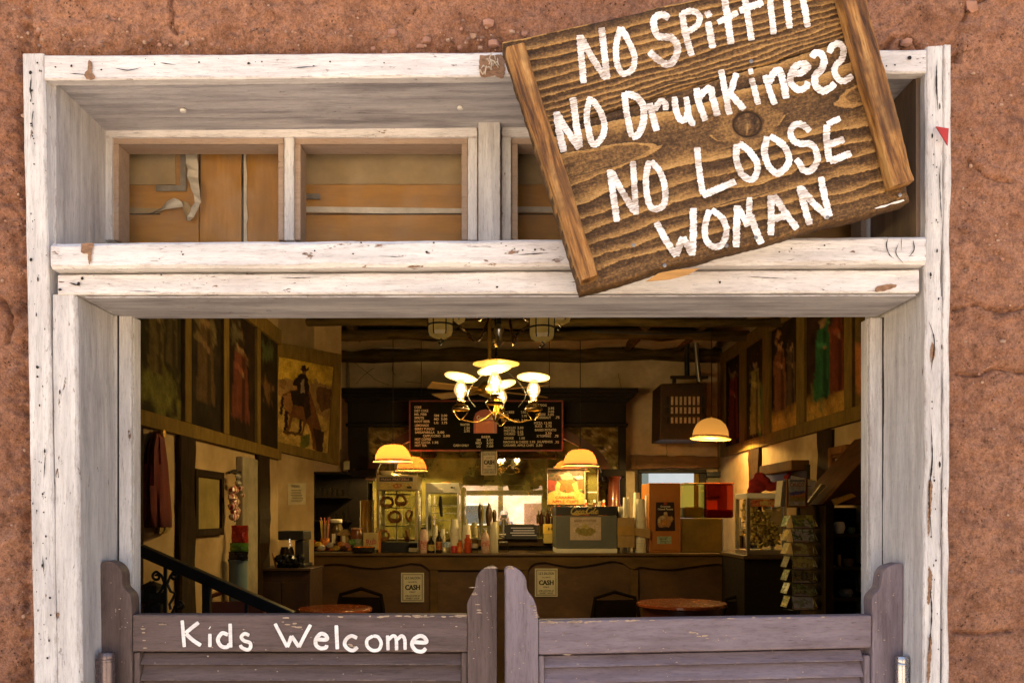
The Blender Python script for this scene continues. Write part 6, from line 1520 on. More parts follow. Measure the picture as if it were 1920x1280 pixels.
MB().lathe(c, [(.05, 0), (.055, .01), (.055, hgt(994, 8.12)), (.05, hgt(992, 8.12))], 18).build('glass', cm('amber_brown_jar', (.22, .07, .02), rough=.15, var=.3), pj, smooth=True)
MB().lathe(c, [(.0555, .05), (.0562, .06), (.0562, .12), (.0555, .13)], 18, cap=False).build('label', two_tone('green_label', (.10, .16, .05), (.3, .3, .2)), pj, smooth=True)
MB().lathe(c, [(.054, hgt(991.8, 8.12)), (.055, hgt(989, 8.12)), (.05, hgt(988.6, 8.12))], 18).build('lid', cm('pinkish_lid', (.55, .38, .28)), pj, smooth=True)
rb = thing('snack_box', 'cream box of snacks tilted at the corner with a red word', 'box', on(697, 8.06)); 
MB().prism([P(681, 998, 8.06), P(709, 998, 8.06), P(709, 1030, 8.06), P(681, 1030, 8.06)], (0, .08, 0)).build('carton', cm('cream_carton', (.58, .46, .22), rough=.6), rb, bevel=.002)
mb = MB(); text_geo(mb, 'Rub', P(688, 1022, 8.058), Vector((1, 0, .18)), Vector((-.18, 0, 1)), .06, .095); mb.build('lettering', cm('red_letters', (.5, .12, .10)), rb, kind='stuff')
MB().bpx(709.3, 996, 713, 1035, 8.07, .06).build('orange_side', cm('orange_carton', (.55, .20, .03)), rb)
bb_ = thing('black_bowl', 'black bowl of orange slices on the counter edge', 'bowl', on(682, 7.95)); c = on(682, 7.95)
MB().lathe(c, [(.07, 0), (.10, .02), (.105, .055), (.098, .055), (.09, .02)], 20).build('bowl', BLACK, bb_, smooth=True)
for k in range(4): tag(MB().ball(c + Vector((-.06 + .04 * k, -.01 + .02 * (k % 2), .052)), .026, 8, (1.2, .9, .5)).build('orange_sweet', cm('orange_gel', (.62, .17, .015), rough=.2), smooth=True), ['leftmost orange slice in the black bowl', 'second orange slice from the left in the black bowl', 'third orange slice from the left in the black bowl', 'rightmost orange slice in the black bowl'][k], 'sweet', 'orange slices in the black bowl')
cn = thing('drink_urn', 'tall brassy cylinder urn behind the sweets', 'urn', on(686, 8.45)); c = on(688, 8.45)
MB().lathe(c, [(.075, 0), (.075, .02), (.07, .03), (.07, hgt(942, 8.45)), (.074, hgt(940, 8.45)), (.074, hgt(937, 8.45))], 20).build('body', cm('golden_glass', (.42, .25, .05), rough=.2, metal=.5, var=.3), cn, smooth=True)
MB().tube([c + Vector((-.055, -.06, .02)), c + Vector((-.055, -.06, hgt(938, 8.45)))], .009, 8).build('bright_rod', STEEL, cn, smooth=True)
MB().tube([c + Vector((.06, -.05, .02)), c + Vector((.06, -.05, hgt(938, 8.45)))], .006, 8).build('bright_rod', STEEL, cn, smooth=True)
cf = thing('coffee_maker', 'black coffee maker with small lights on the side cabinet', 'coffee maker', (P(545, 0, 6.55).x, 6.55, EYE - .396))
def cfb(name, x0, y0, x1, y1, Y, d, m): MB().bpx(x0, y0, x1, y1, Y, d).build(name, m, cf, bevel=.006)
cfb('head', 521, 995, 569, 1012, 6.52, .26, BLACK); cfb('column', 553, 1012.5, 569, 1056.5, 6.56, .2, BLACK); cfb('base', 519, 1057, 571, 1063, 6.50, .28, BLACK)
c = P(538, 1056, 6.6); MB().lathe(c, [(.05, 0), (.065, .035), (.052, .10), (.043, .13)], 16).build('carafe', cm('dark_coffee_glass', (.02, .012, .008), rough=.08), cf, smooth=True)
LED = emit('small_indicator_light', (1, .9, .7), 1.2 * EX)
for x, y in ((542, 1011), (542, 1015.5), (543, 1021)): MB().bpx(x, y - 1, x + 2, y + 1, 6.515 if y < 1012 else 6.55, .004).build('indicator', LED, cf)
tag(MB().tube([P(512, 1036, 6.48), P(519, 1070, 6.46)], .01, 6).build('wooden_spoon', cm('orange_wood', (.45, .2, .05))), 'orange wooden stick leaning at the left of the coffee maker', 'stick')
mb = MB()
for k in range(10): mb.ball(P(523 + k * 4.4, 1046 + (k % 3) * 5, 6.46), .035, 8, (1, 1, .9), .15, rr)
tag(mb.build('dark_packets', FOILB, smooth=True), 'heap of dark wrapped packets before the coffee maker', 'packets', kind='stuff')
# soft drink machine
sm = thing('drink_machine', 'grey soft drink machine with black top and yellow script', 'drink machine', on(1099, 8.0))
MCH = cm('blue_grey_enamel', (.125, .135, .125), rough=.4, var=.2, scale=4, bump=.03)
MB().bpx(1042.5, 966, 1157, 1027.5, 8.0, .55).build('body', MCH, sm, bevel=.006)
MB().bpx(1042.5, 949, 1157, 965.6, 7.99, .55).build('head', BLACK, sm, bevel=.006)
MB().box((P(1043, 0, 7.98).x, 7.97, CT), (P(1157, 0, 7.98).x, 8.55, P(0, 1028, 7.97).z)).build('drip_tray', WHITE, sm, bevel=.004)
script('script_lettering', 1073, 951, 52, 13, 7.988, 2.3, cm('yellow_script', (.55, .42, .10)), sm, .3)
MB().bpx(1069, 969, 1127, 1012, 7.992, .004).build('potato_sign', cm('pinkish_card', (.60, .47, .38), rough=.8), sm)
mb = MB(); text_geo(mb, 'BAKED POTATOES', P(1077, 978, 7.9905), XD, ZD, .022, 41 * 7.99 / F); mb.build('lettering', cm('brown_letters', (.16, .11, .08)), sm, kind='stuff')
picture('potato_print', [P(1074, 980, 7.9905), P(1122, 980, 7.9905), P(1122, 1007, 7.9905), P(1074, 1007, 7.9905)], 48, 30, polys(flat((.60, .47, .38)), [([(.10, .45), (.2, .28), (.3, .4), (.45, .3), (.55, .42), (.7, .3), (.86, .45), (.92, .62), (.8, .72), (.72, .88), (.5, .9), (.25, .82), (.12, .62)], (.30, .24, .07)), ([(.3, .38), (.42, .08), (.56, .1), (.62, .38), (.45, .3)], (.52, .42, .12))]), sm)
bxs_n = [('leftmost syrup pump bottle with a white cap behind the drink machine', 1047), ('second syrup pump bottle behind the drink machine', 1064), ('third syrup pump bottle with orange label behind the drink machine', 1080), ('fourth syrup pump bottle behind the drink machine', 1098), ('fifth syrup pump bottle behind the drink machine', 1115), ('rightmost syrup pump bottle, by the red column', 1132)]
for k, (lab, px) in enumerate(bxs_n):
    c = P(px, 985, 8.75); t = thing('syrup_bottle', lab, 'bottle', c, 'syrup bottles behind the drink machine')
    MB().lathe(c, [(.035, 0), (.035, .18), (.014, .215), (.014, .235)], 12).build('body', [ORJ2, cm('brown_syrup', (.12, .04, .015), rough=.2), ORJ][k % 3], t, smooth=True)
    MB().lathe(c, [(.012, .236), (.012, .262), (.008, .265)], 10).build('cap', WHITE, t, smooth=True)
# box and cans on the back shelf left of the machine
yb = thing('yellow_box', 'yellow tea box with dark lettering beside the drink machine', 'box', P(1030, 1018, 8.75))
MB().bpx(1018, 982, 1041, 1000, 8.75, .15).build('upper_carton', cm('yellow_carton', (.55, .36, .05), rough=.6), yb, bevel=.002)
MB().bpx(1019, 1000.5, 1041, 1018, 8.75, .15).build('lower_carton', cm('dull_yellow_carton', (.36, .27, .07), rough=.6), yb, bevel=.002)
mb = MB(); text_geo(mb, 'HI', P(1028, 993.5, 8.7485), XD, ZD, .03, .06); mb.build('lettering', INK, yb, kind='stuff')
for k, px in enumerate((1015, 1027, 1038)):
    small_bottle(px, 982, 8.9, 26, 4.5, cm('red_brown_sauce', (.10, .03, .015), rough=.2), ['leftmost sauce bottle above the yellow tea box', 'middle sauce bottle above the yellow tea box', 'sauce bottle next to the drink machine above the tea box'][k], 'sauce_bottle', 'bottle', 'sauce bottles above the tea box')
tag(MB().bpx(1010, 968.6, 1042, 981.8, 9.02, .06).build('pale_carton', cm('pale_carton', (.45, .45, .36)), bevel=.002), 'pale carton standing behind the sauce bottles', 'carton')
grl = thing('chrome_toaster', 'black toaster grill with bright chrome slats below the mirror', 'grill', P(976, 1010, 8.75))
MB().bpx(946, 984, 1007, 1010.5, 8.75, .25).build('body', BLACK, grl, bevel=.004)
bxs('chrome_slat', STEEL, grl, [(958, 988.4, 1000, 990.2), (962, 993, 1002, 995), (957, 997.4, 1002, 999.4), (960, 1002, 1006, 1003.8)], 8.742, .006, .001)
rs_ = thing('receipt_spike', 'small white based spike standing before the toaster', 'spike', P(942, 1003, 8.6))
MB().bpx(936, 1000, 948.5, 1002.4, 8.6, .06).build('base', WHITE, rs_, bevel=.002); MB().tube([P(943.5, 1000, 8.63), P(943.5, 974, 8.63)], .006, 6).build('rod', STEEL, rs_)
# poster in a stand, mirror beside it
po = thing('caramel_poster', 'caramel apple chips poster standing over the drink machine', 'poster', P(1062, 948, 8.72))
def cap_print(u, v):
    c = blotch([(.02, .014, .008), (.05, .03, .015), (.10, .05, .025), (.03, .03, .012)], 7, 8)(u, v); return c
psh = [([(0, .70), (.15, .62), (.85, .62), (1, .72), (1, 1), (0, 1)], (.60, .33, .09)), ([(.0, .3), (.25, .35), (.2, .6), (0, .62)], (.20, .03, .02)), ([(.75, .35), (1, .3), (1, .6), (.8, .55)], (.42, .07, .02)),
       ([(.28, .38), (.4, .27), (.66, .26), (.82, .4), (.8, .62), (.5, .68), (.25, .62)], (.34, .10, .02)), ([(.20, .55), (.26, .34), (.34, .40), (.32, .62), (.4, .75), (.2, .75)], (.62, .36, .13)), ([(.66, .42), (.78, .36), (.84, .6), (.75, .68), (.7, .55)], (.58, .33, .10)),
       ([(.3, .16), (.55, .1), (.7, .18), (.66, .3), (.4, .3)], (.30, .22, .14)), ([(.7, .2), (.92, .18), (.98, .26), (.8, .3)], (.5, .36, .3)), ([(.62, .10), (.8, .08), (.82, .2), (.66, .2)], (.10, .035, .02)), ([(.40, .62), (.48, .55), (.52, .68), (.44, .72)], (.10, .08, .02)), ([(.82, .58), (.94, .56), (.94, .62), (.84, .63)], (.10, .25, .06)), ([(.3, .62), (.6, .7), (.72, .66), (.7, .74), (.4, .76)], (.65, .45, .18))]
picture('print', [P(1027.5, 879, 8.72), P(1096, 879, 8.72), P(1096, 945, 8.72), P(1027.5, 945, 8.72)], 60, 60, polys(cap_print, psh), po)
MB().bpx(1026, 877.5, 1097, 946, 8.724, .008).build('backing', cm('pale_poster_edge', (.62, .46, .3)), po)
mb = MB(); text_geo(mb, 'CARAMEL', P(1041, 934.5, 8.7185), XD, ZD, 5.0 * 8.72 / F, 38 * 8.72 / F); text_geo(mb, 'APPLE CHIPS', P(1035, 942.5, 8.7185), XD, ZD, 5.4 * 8.72 / F, 50 * 8.72 / F); mb.build('lettering', cm('dark_orange_letters', (.30, .055, .01)), po, kind='stuff')
MB().tube([P(1040, 946, 8.73), P(1040, 1036, 8.73)], .01, 8).build('stand_rod', STEEL, po)
MB().tube([P(1040, 877, 8.73), P(1040, 874, 8.73)], .014, 8).build('clip', CREAM, po)
hm = thing('hanging_mirror', 'narrow pale framed mirror right of the caramel poster', 'mirror', P(1110, 946, 8.9))
bxs('frame_bar', BRS, hm, [(1097, 874, 1122, 876.5), (1097, 943.6, 1122, 946), (1097, 877, 1099, 943), (1120, 877, 1122, 943)], 8.9, .02, .002)
MB().bpx(1099, 877, 1120, 943, 8.912, .006).build('mirror_glass', MIRR.m, hm)
bxs('cross_bar', WHITE, hm, [(1099.5, 921, 1119.5, 923.5)], 8.905, .006)
# cup dispenser box
cd = thing('cup_caddy', 'brown cardboard caddy holding stacks of paper cups', 'cup caddy', on(1187, 8.05))
MB().bpx(1158, 970, 1190, 1026, 8.0, .24).build('carton', KRAFT, cd, bevel=.003)
MB().bpx(1157.5, 986, 1190, 1003, 7.99, .008).build('front_band', cm('ochre_card', (.46, .27, .07), rough=.8), cd)
MB().prism([P(1190.5, 989, 7.99), P(1219, 992, 7.99), P(1219, 1009, 7.99), P(1190.5, 1003, 7.99)], (0, .01, 0)).build('strap', KRAFT, cd)
z_ = hgt(1026, 8.1)
for px, top, w0, w1_, Y, lab, bs in [(1163, 949, 10, 8, 8.15, 'short cup stack at the left edge of the caddy', 0), (1174, 932, 15, 11, 8.12, 'cup stack rising from the left half of the caddy', 0), (1194, 923, 15, 11, 8.2, 'tallest cup stack behind the caddy', 0), (1201, 935, 20, 15, 8.06, 'widest cup stack standing in front beside the caddy', 0), (1214, 928, 12, 9, 8.14, 'cup stack squeezed between the caddy and the orange dispenser', 0)]:
    cup_stack(px, top, w0, w1_, Y, CREAM, lab, 14, 'paper cup stacks by the cardboard caddy', bs)
for k, px in enumerate((1165, 1178)): tag(LT(MB(), px, 8.0, [(.02, 0), (.022, .004), (.022, .045), (.024, .05)]).build('steel_cup', STEEL, smooth=True), ['left small steel cup below the cardboard caddy', 'right small steel cup below the cardboard caddy'][k], 'cup', 'steel cups below the caddy')
# orange dispenser with picture
od = thing('nut_dispenser', 'tall orange dispenser cabinet with a dark food picture', 'dispenser', on(1250, 8.05))
ORC = cm('orange_brown_cabinet', (.42, .155, .025), rough=.5, var=.2, scale=4, bump=.05)
a = P(1217, 905, 8.05); b = P(1276, 1036, 8.05); MB().box((a.x, 8.05, CT), (b.x, 8.5, a.z)).build('case', ORC, od, bevel=.006)
MB().bpx(1222, 910, 1271, 1031, 8.044, .008).build('door_panel', ORC, od, bevel=.003)
nsh = [([(.1, .75), (.12, .55), (.25, .47), (.4, .5), (.42, .36), (.6, .34), (.66, .5), (.85, .48), (.95, .58), (.8, .72), (.7, .88), (.6, .85), (.3, .88), (.15, .86)], (.42, .22, .09)), ([(.22, .5), (.4, .46), (.5, .54), (.35, .6), (.22, .58)], (.55, .45, .25)), ([(.35, .68), (.5, .6), (.66, .66), (.6, .78), (.4, .8)], (.55, .24, .04)), ([(.42, .36), (.56, .33), (.62, .42), (.48, .46)], (.5, .4, .24)), ([(.68, .52), (.84, .5), (.9, .6), (.74, .64)], (.5, .35, .12)), ([(.12, .58), (.22, .56), (.26, .7), (.14, .72)], (.52, .42, .2)), ([(.40, .03), (.52, .0), (.62, .04), (.56, .1), (.44, .1)], (.35, .05, .02))]
picture('food_print', [P(1230, 941, 8.0425), P(1264, 941, 8.0425), P(1266, 995, 8.0425), P(1229, 995, 8.0425)], 44, 60, polys(blotch([(.012, .006, .005), (.03, .012, .008), (.02, .008, .006)], 5, 2), nsh), od)
mb = MB(); text_geo(mb, 'Gourmet', P(1238, 950.5, 8.0415), XD, ZD, .018, 19 * 8.04 / F); text_geo(mb, 'Glazed Pecans', P(1233, 955.5, 8.0415), XD, ZD, .018, 29 * 8.04 / F); mb.build('lettering', CHALK, od, kind='stuff')
picture('green_notice', [P(1232, 1005, 8.0425), P(1259, 1005, 8.0425), P(1259, 1019, 8.0425), P(1232, 1019, 8.0425)], 30, 16, polys(flat((.34, .44, .32)), [([(.2, .15 + .22 * k), (.75 - .1 * (k % 2), .15 + .22 * k), (.75 - .1 * (k % 2), .22 + .22 * k), (.2, .22 + .22 * k)], (.08, .10, .07)) for k in range(4)]), od)
# twin drink tank
jt = thing('drink_tank_dispenser', 'olive metal drink dispenser with a yellow tank and a red tank', 'drink dispenser', on(1325, 8.1))
OLM = cm('olive_brass_panel', (.30, .22, .055), rough=.35, metal=.55, var=.35, scale=5, bump=.05)
a, b = P(1277, 971, 8.1), P(1354, 971, 8.1); MB().box((a.x, 8.1, CT), (b.x, 8.45, a.z)).build('base_cabinet', OLM, jt, bevel=.006)
MB().box((b.x + .001, 8.1, CT), (b.x + .012, 8.44, a.z)).build('edge_trim', STEEL, jt, bevel=.002)
YLT = thin_glass('yellow_tank_wall', (.75, .62, .22), .3, .1); RDT = thin_glass('red_tank_wall', (.66, .17, .06), .3, .1)
for x0, x1, gm, lm, zl in ((1282, 1321, YLT, cm('lemon_drink', (.40, .33, .03), rough=.2, bump=0), 950), (1322, 1376, RDT, cm('red_punch', (.30, .012, .008), rough=.2, bump=0), 955)):
    q0, q1 = P(x0, 907, 8.15), P(x1, 971, 8.15)
    MB().box((q0.x, 8.15, q1.z + .002), (q1.x, 8.42, q0.z)).build('tank', gm, jt, bevel=.02, segs=3)
    MB().box((q0.x + .012, 8.165, q1.z + .004), (q1.x - .012, 8.405, P(0, zl, 8.15).z)).build('drink', lm, jt, bevel=.015)
    MB().box((q0.x - .003, 8.145, q0.z + .001), (q1.x + .003, 8.425, q0.z + .012)).build('lid', cm('orange_lid' if gm is RDT else 'amber_lid', (.50, .10, .02) if gm is RDT else (.40, .26, .06), rough=.3), jt, bevel=.004)
cdl = thing('small_lamp_candle', 'small white candle in a brass holder beside the drink tanks', 'candle', on(1388, 8.15)); c = on(1388, 8.15)
MB().lathe(c, [(.03, 0), (.03, hgt(1004, 8.15) - .01), (.026, hgt(1004, 8.15))], 12).build('stand', cm('dark_brass', (.12, .07, .02), rough=.4, metal=.7), cdl, smooth=True)
MB().lathe(c + Vector((0, 0, hgt(1003, 8.15))), [(.026, 0), (.03, .02), (.03, .045)], 12).build('cup', CREAM, cdl, smooth=True)
MB().tube([c + Vector((0, 0, hgt(994, 8.15))), c + Vector((0, 0, hgt(970, 8.15)))], .007, 8).build('candle', WHITE, cdl)
# popcorn case
pc = thing('popcorn_case', 'glass popcorn case with white top and popcorn heaped inside', 'popcorn machine', P(1440, 1040, 6.9))
a, b = P(1400, 924, 6.9), P(1475, 1040, 6.9); PY1 = 7.25; PCT = P(0, 1040, 6.9).z
MB().box((a.x, 6.9, a.z), (b.x, PY1, P(0, 934, 6.9).z)).build('top', WHITE, pc, bevel=.004)
MB().box((a.x, 6.9, PCT), (b.x, PY1, P(0, 1031, 6.9).z)).build('base', STEEL, pc, bevel=.004)
for x in (a.x, b.x - .03):
    for yy in (6.9, PY1 - .03): MB().box((x, yy, P(0, 1030.8, 6.9).z), (x + .03, yy + .03, P(0, 934.2, 6.9).z)).build('post', STEEL, pc, bevel=.002)
MB().box((a.x + .03, 6.906, P(0, 1030.8, 6.9).z), (b.x - .03, 6.908, P(0, 934.2, 6.9).z)).build('front_pane', GLASS, pc)
picture('red_sign', [P(1407, 936, 6.904), P(1470, 936, 6.904), P(1470, 949, 6.904), P(1407, 949, 6.904)], 50, 12, polys(blotch([(.30, .05, .02), (.45, .10, .04), (.5, .3, .08)], 9, 4), [([(.3, .3), (.5, .2), (.55, .8), (.3, .8)], (.55, .40, .10))]), pc)
mb = MB(); text_geo(mb, 'POPCORN', P(1425, 947, 6.903), XD, ZD, .034, .18); mb.build('lettering', cm('yellow_letters', (.6, .42, .12)), pc, kind='stuff')
POP = cm('popped_corn', (.60, .44, .13), rough=.8, scale=60, var=.35, bump=.3); mb = MB(); rr = random.Random(6)
for k in range(420):
    u = rr.random(); zt_ = P(0, 1030, 6.9).z + .012; hh = rr.random() ** .7 * (.42 - .25 * u)
    mb.ball((a.x + .045 + u * (b.x - a.x - .09), 6.935 + rr.random() * .28, zt_ + hh), rr.uniform(.012, .019), 6, (1, 1, .9), .3, rr)
mb.build('popcorn', POP, pc, smooth=True, kind='stuff')
MB().lathe(P(1447, 958, 7.08), [(.05, 0), (.075, .02), (.075, .06), (.06, .075)], 16).build('kettle', STEEL, pc, smooth=True)
MB().box((P(1438, 0, 7.2).x, 7.20, P(0, 1000, 7.2).z), (P(1466, 0, 7.2).x, 7.21, P(0, 950, 7.2).z)).build('bright_panel', STEEL, pc)
rc = thing('red_cloth_bundle', 'crumpled red cloth heaped on the popcorn case', 'cloth', (P(1440, 0, 7.05).x, 7.05, a.z)); mb = MB(); rr = random.Random(4)
path_ = [(1412, 920, 10), (1418, 905, 13), (1424, 893, 10), (1432, 902, 12), (1445, 912, 11), (1458, 910, 11), (1468, 915, 9), (1425, 914, 10), (1482, 884, 7), (1475, 894, 6)]
for x, y, r_ in path_: mb.ball(P(x, y, 7.05), r_ * 7.05 / F, 12, (1.15, .8, .85), .10, rr)
o = mb.build('cloth', REDF, rc, smooth=True); rm = o.modifiers.new('join', 'REMESH'); rm.mode = 'VOXEL'; rm.voxel_size = .012; rm.use_smooth_shade = True

cr_ = thing('counter_return', 'dark counter end block carrying the popcorn case', 'counter', (P(1440, 0, 6.9).x, 6.9, IZ))
MB().box((P(1393, 0, 6.85).x, 6.83, PCT - .03), (RXW - .005, 7.6, PCT - .001)).build('top', simple('dark_top_board', (.06, .035, .014), .35), cr_, bevel=.004)
MB().box((P(1397, 0, 6.85).x, 6.87, IZ), (RXW - .005, 7.58, PCT - .031)).build('front', VDK, cr_)

# ============================================================================= POSTCARD RACK
RY = 5.5; rx = P(1497, 0, RY).x; k = RY / F
rk = thing('postcard_rack', 'tall wire spinner rack full of postcards by the right jamb', 'postcard rack', (rx, RY, IZ))
MB().tube([(rx, RY, IZ), (rx, RY, P(0, 948, RY).z)], .012, 8).build('pole', BLACKM, rk, smooth=True)
MB().lathe((rx, RY, IZ), [(.2, 0), (.2, .015), (.03, .04)], 20).build('base', BLACKM, rk, smooth=True)
tiers = [977, 1003.5, 1029, 1054, 1079, 1104, 1130]; pal = [[(.10,.10,.03),(.28,.24,.06),(.06,.09,.03),(.34,.30,.16)], [(.12,.18,.09),(.30,.34,.24),(.04,.07,.03),(.42,.42,.36)], [(.28,.20,.05),(.40,.30,.09),(.16,.12,.04),(.10,.08,.03)],
       [(.20,.15,.05),(.30,.22,.07),(.13,.11,.04),(.22,.2,.1)], [(.06,.05,.02),(.12,.09,.03),(.03,.03,.015),(.08,.07,.03)], [(.10,.14,.04),(.05,.05,.02),(.16,.17,.07),(.08,.06,.03)], [(.36,.36,.28),(.5,.5,.44),(.12,.14,.09),(.22,.24,.18)]]
words_ = ['yellow green', 'pale green', 'golden', 'ochre', 'dark brown', 'deep green', 'whitish']
ordw = ['top', 'second', 'third', 'fourth', 'fifth', 'sixth', 'lowest']
def card(cs, seed, cols, label, f=2.9):
    cols = [tuple(min(.7, q * f) for q in c_) for c_ in cols]
    t = thing('postcard', label, 'postcard', sum((Vector(c_) for c_ in cs), Vector()) / 4, 'postcards in the spinner rack')
    n = (Vector(cs[1]) - Vector(cs[0])).cross(Vector(cs[3]) - Vector(cs[0])).normalized() * .002
    if n.dot(camo.location - Vector(cs[0])) > 0: n = -n
    MB().prism([Vector(c_) for c_ in cs], n).build('card', cm('card_edge_%d' % (seed % 7), tuple(cols[1])), t)
    off = -n * .3
    picture('print', [Vector(c_) + off for c_ in cs], 20, 14, blotch(cols, 3.2, seed), t)
for i, yc in enumerate(tiers):
    zc = P(0, yc, RY - .1).z; hw_, hh = 19 * k, 11.5 * k
    f_ = [(rx - hw_, RY - .075, zc + hh), (rx + hw_, RY - .075, zc + hh), (rx + hw_, RY - .085, zc - hh), (rx - hw_, RY - .085, zc - hh)]
    card(f_, 10 + i, pal[i], f'{words_[i]} landscape postcard facing the door in the {ordw[i]} tier of the rack')
    for s, wd in ((-1, 'left'), (1, 'right')):
        x0, x1 = rx + s * (hw_ + .006), rx + s * (hw_ + .045)
        q = [(x0, RY - .055, zc + hh * .9), (x0 + s * .010, RY + .03, zc + hh * .9), (x1 - s * .004, RY + .03, zc - hh * .8), (x1 - s * .010, RY - .065, zc - hh * .8)]
        if s > 0: q = [q[1], q[0], q[3], q[2]]
        card(q, 40 + i + (s > 0) * 20, pal[(i + 2 + s) % 7], f'{["pinkish", "tan", "brown", "greenish", "buff", "dim", "pale"][i]} postcard on the {wd} flank of the {ordw[i]} rack tier', 1.3)
    for s in (-1, 1): MB().tube([(rx + s * (hw_ + .004), RY - .07, zc + hh), (rx + s * (hw_ + .004), RY - .12, zc - hh - .004)], .0025, 5).build('wire_side', BLACKM, rk)
    MB().tube([(rx - hw_ - .05, RY - .05, zc - hh * 1.1), (rx - hw_, RY - .122, zc - hh * 1.12), (rx + hw_, RY - .122, zc - hh * 1.12), (rx + hw_ + .05, RY - .05, zc - hh * 1.1)], .003, 5).build('wire_shelf', BLACKM, rk)
    MB().prism([(rx - hw_, RY - .090, zc - hh * .80), (rx + hw_ * .55, RY - .090, zc - hh * .80), (rx + hw_ * .55, RY - .093, zc - hh * 1.08), (rx - hw_, RY - .093, zc - hh * 1.08)], (0, -.001, 0)).build('price_strip', cm('pinkish_strip', (.42, .33, .28)), rk)
br = thing('town_brochure', 'bright brochure with a red title on top of the postcard rack', 'brochure', P(1495, 948, RY - .1))
cs_ = [P(1479.5, 899, RY - .08), P(1509, 899, RY - .08), P(1510, 947, RY - .11), P(1480, 947, RY - .11)]
picture('cover', cs_, 36, 50, polys(flat((.52, .52, .44)), [([(0, 0), (1, 0), (1, .06), (0, .08)], (.16, .2, .24)), ([(0, .26), (1, .24), (1, .45), (0, .47)], (.40, .44, .40)), ([(0, .5), (.5, .45), (1, .43), (1, .55), (0, .62)], (.10, .11, .32)), ([(0, .62), (.6, .58), (1, .5), (1, .72), (0, .70)], (.55, .22, .06)), ([(0, .68), (1, .68), (1, .84), (0, .84)], (.36, .26, .08)), ([(0, .83), (1, .82), (1, 1), (0, 1)], (.40, .36, .26)), ([(.3, .88), (.6, .86), (.62, .96), (.32, .97)], (.6, .56, .5)), ([(.5, .3), (.9, .34), (.6, .38)], (.5, .34, .36))]), br)
MB().prism([p_ + Vector((0, .004, 0)) for p_ in cs_], (0, .004, 0)).build('booklet', PAPER, br)
mb = MB(); text_geo(mb, 'CALICO', P(1481.5, 911.5, RY - .0905), XD, ZD, 7 * k, 25.5 * k); mb.build('lettering', cm('red_title', (.42, .07, .03)), br, kind='stuff')
hf = thing('brochure_holder', 'reddish holder frame around the town brochure', 'holder', P(1495, 950, RY - .1))
for x0, x1 in ((1475.5, 1478.8), (1510.8, 1514.5)): MB().prism([P(x0, 897, RY - .07), P(x1, 897, RY - .07), P(x1, 951, RY - .115), P(x0, 951, RY - .115)], (0, .02, 0)).build('side_bar', BRF, hf, bevel=.002)
MB().prism([P(1478.9, 947.5, RY - .115), P(1510.7, 947.5, RY - .115), P(1510.7, 951, RY - .117), P(1478.9, 951, RY - .117)], (0, .02, 0)).build('bottom_bar', BRF, hf)
wp = thing('white_leaflet', 'large white leaflet tilted behind the town brochure', 'leaflet', P(1505, 928, RY))
cs_ = [P(1484, 891, RY), P(1530, 901, RY), P(1522, 930, RY - .01), P(1480, 921, RY - .01)]
MB().prism(cs_, (0, .002, 0)).build('sheet', PAPER, wp)
mb = MB()
for y in (909, 913, 917): mb.prism([P(1512, y, RY - .004), P(1522 - (y - 909) * .5, y + 2, RY - .004), P(1521, y + 3.2, RY - .006), P(1512, y + 1.6, RY - .006)], (0, .0008, 0))
mb.build('print', cm('dark_green_print', (.04, .07, .05)), wp, kind='stuff')
lf = thing('tilted_leaflet', 'narrow leaflet sticking out to the right of the rack top', 'leaflet', P(1520, 945, RY))
MB().prism([P(1541, 907, RY), P(1550, 909, RY), P(1517, 947, RY), P(1513, 944, RY)], (0, .03, 0)).build('card', cm('tan_card', (.36, .27, .12)), lf)
bl = thing('brochure_bundle', 'row of upright brochures at the left of the rack top', 'brochures', P(1468, 949, RY))
for i_, (x, cm_) in enumerate(((1463, (.38, .34, .28)), (1467, (.30, .25, .22)), (1471, (.42, .38, .30)))):
    MB().prism([P(x + 5, 900, RY - .03), P(x + 8.4, 901, RY - .03), P(x + 3.4, 949, RY - .07), P(x, 949, RY - .07)], (0, .12, 0)).build('brochure', cm(f'brochure_paper_{i_}', cm_, scale=40), bl)

# ============================================================================= TABLES AND CHAIRS
RTB = cm('red_table_varnish', (.22, .05, .015), rough=.25, var=.35, scale=4, coat=.4)
def table(px, py, w, Y, label):
    c = P(px, py, Y); r = w / 2 * Y / F; t = thing('round_table', label, 'table', (c.x, Y, IZ), 'round red saloon tables')
    MB().lathe((c.x, Y, c.z - .03), [(r * .97, 0), (r, .008), (r, .024), (r * .985, .03)], 40).build('table_top', RTB, t, smooth=True)
    MB().lathe((c.x, Y, c.z - .10), [(r * .86, 0), (r * .86, .069)], 40).build('skirt', cm('dark_red_skirt', (.09, .018, .008), rough=.4), t, smooth=True)
    MB().lathe((c.x, Y, IZ), [(.22, 0), (.22, .02), (.05, .06), (.045, c.z - IZ - .1)], 16).build('pedestal', BLACKM, t, smooth=True)
table(1278, 1129, 167, 6.6, 'round red table in front of the bar on the right')
table(628, 1139, 138, 6.2, 'round red table in front of the bar on the left')
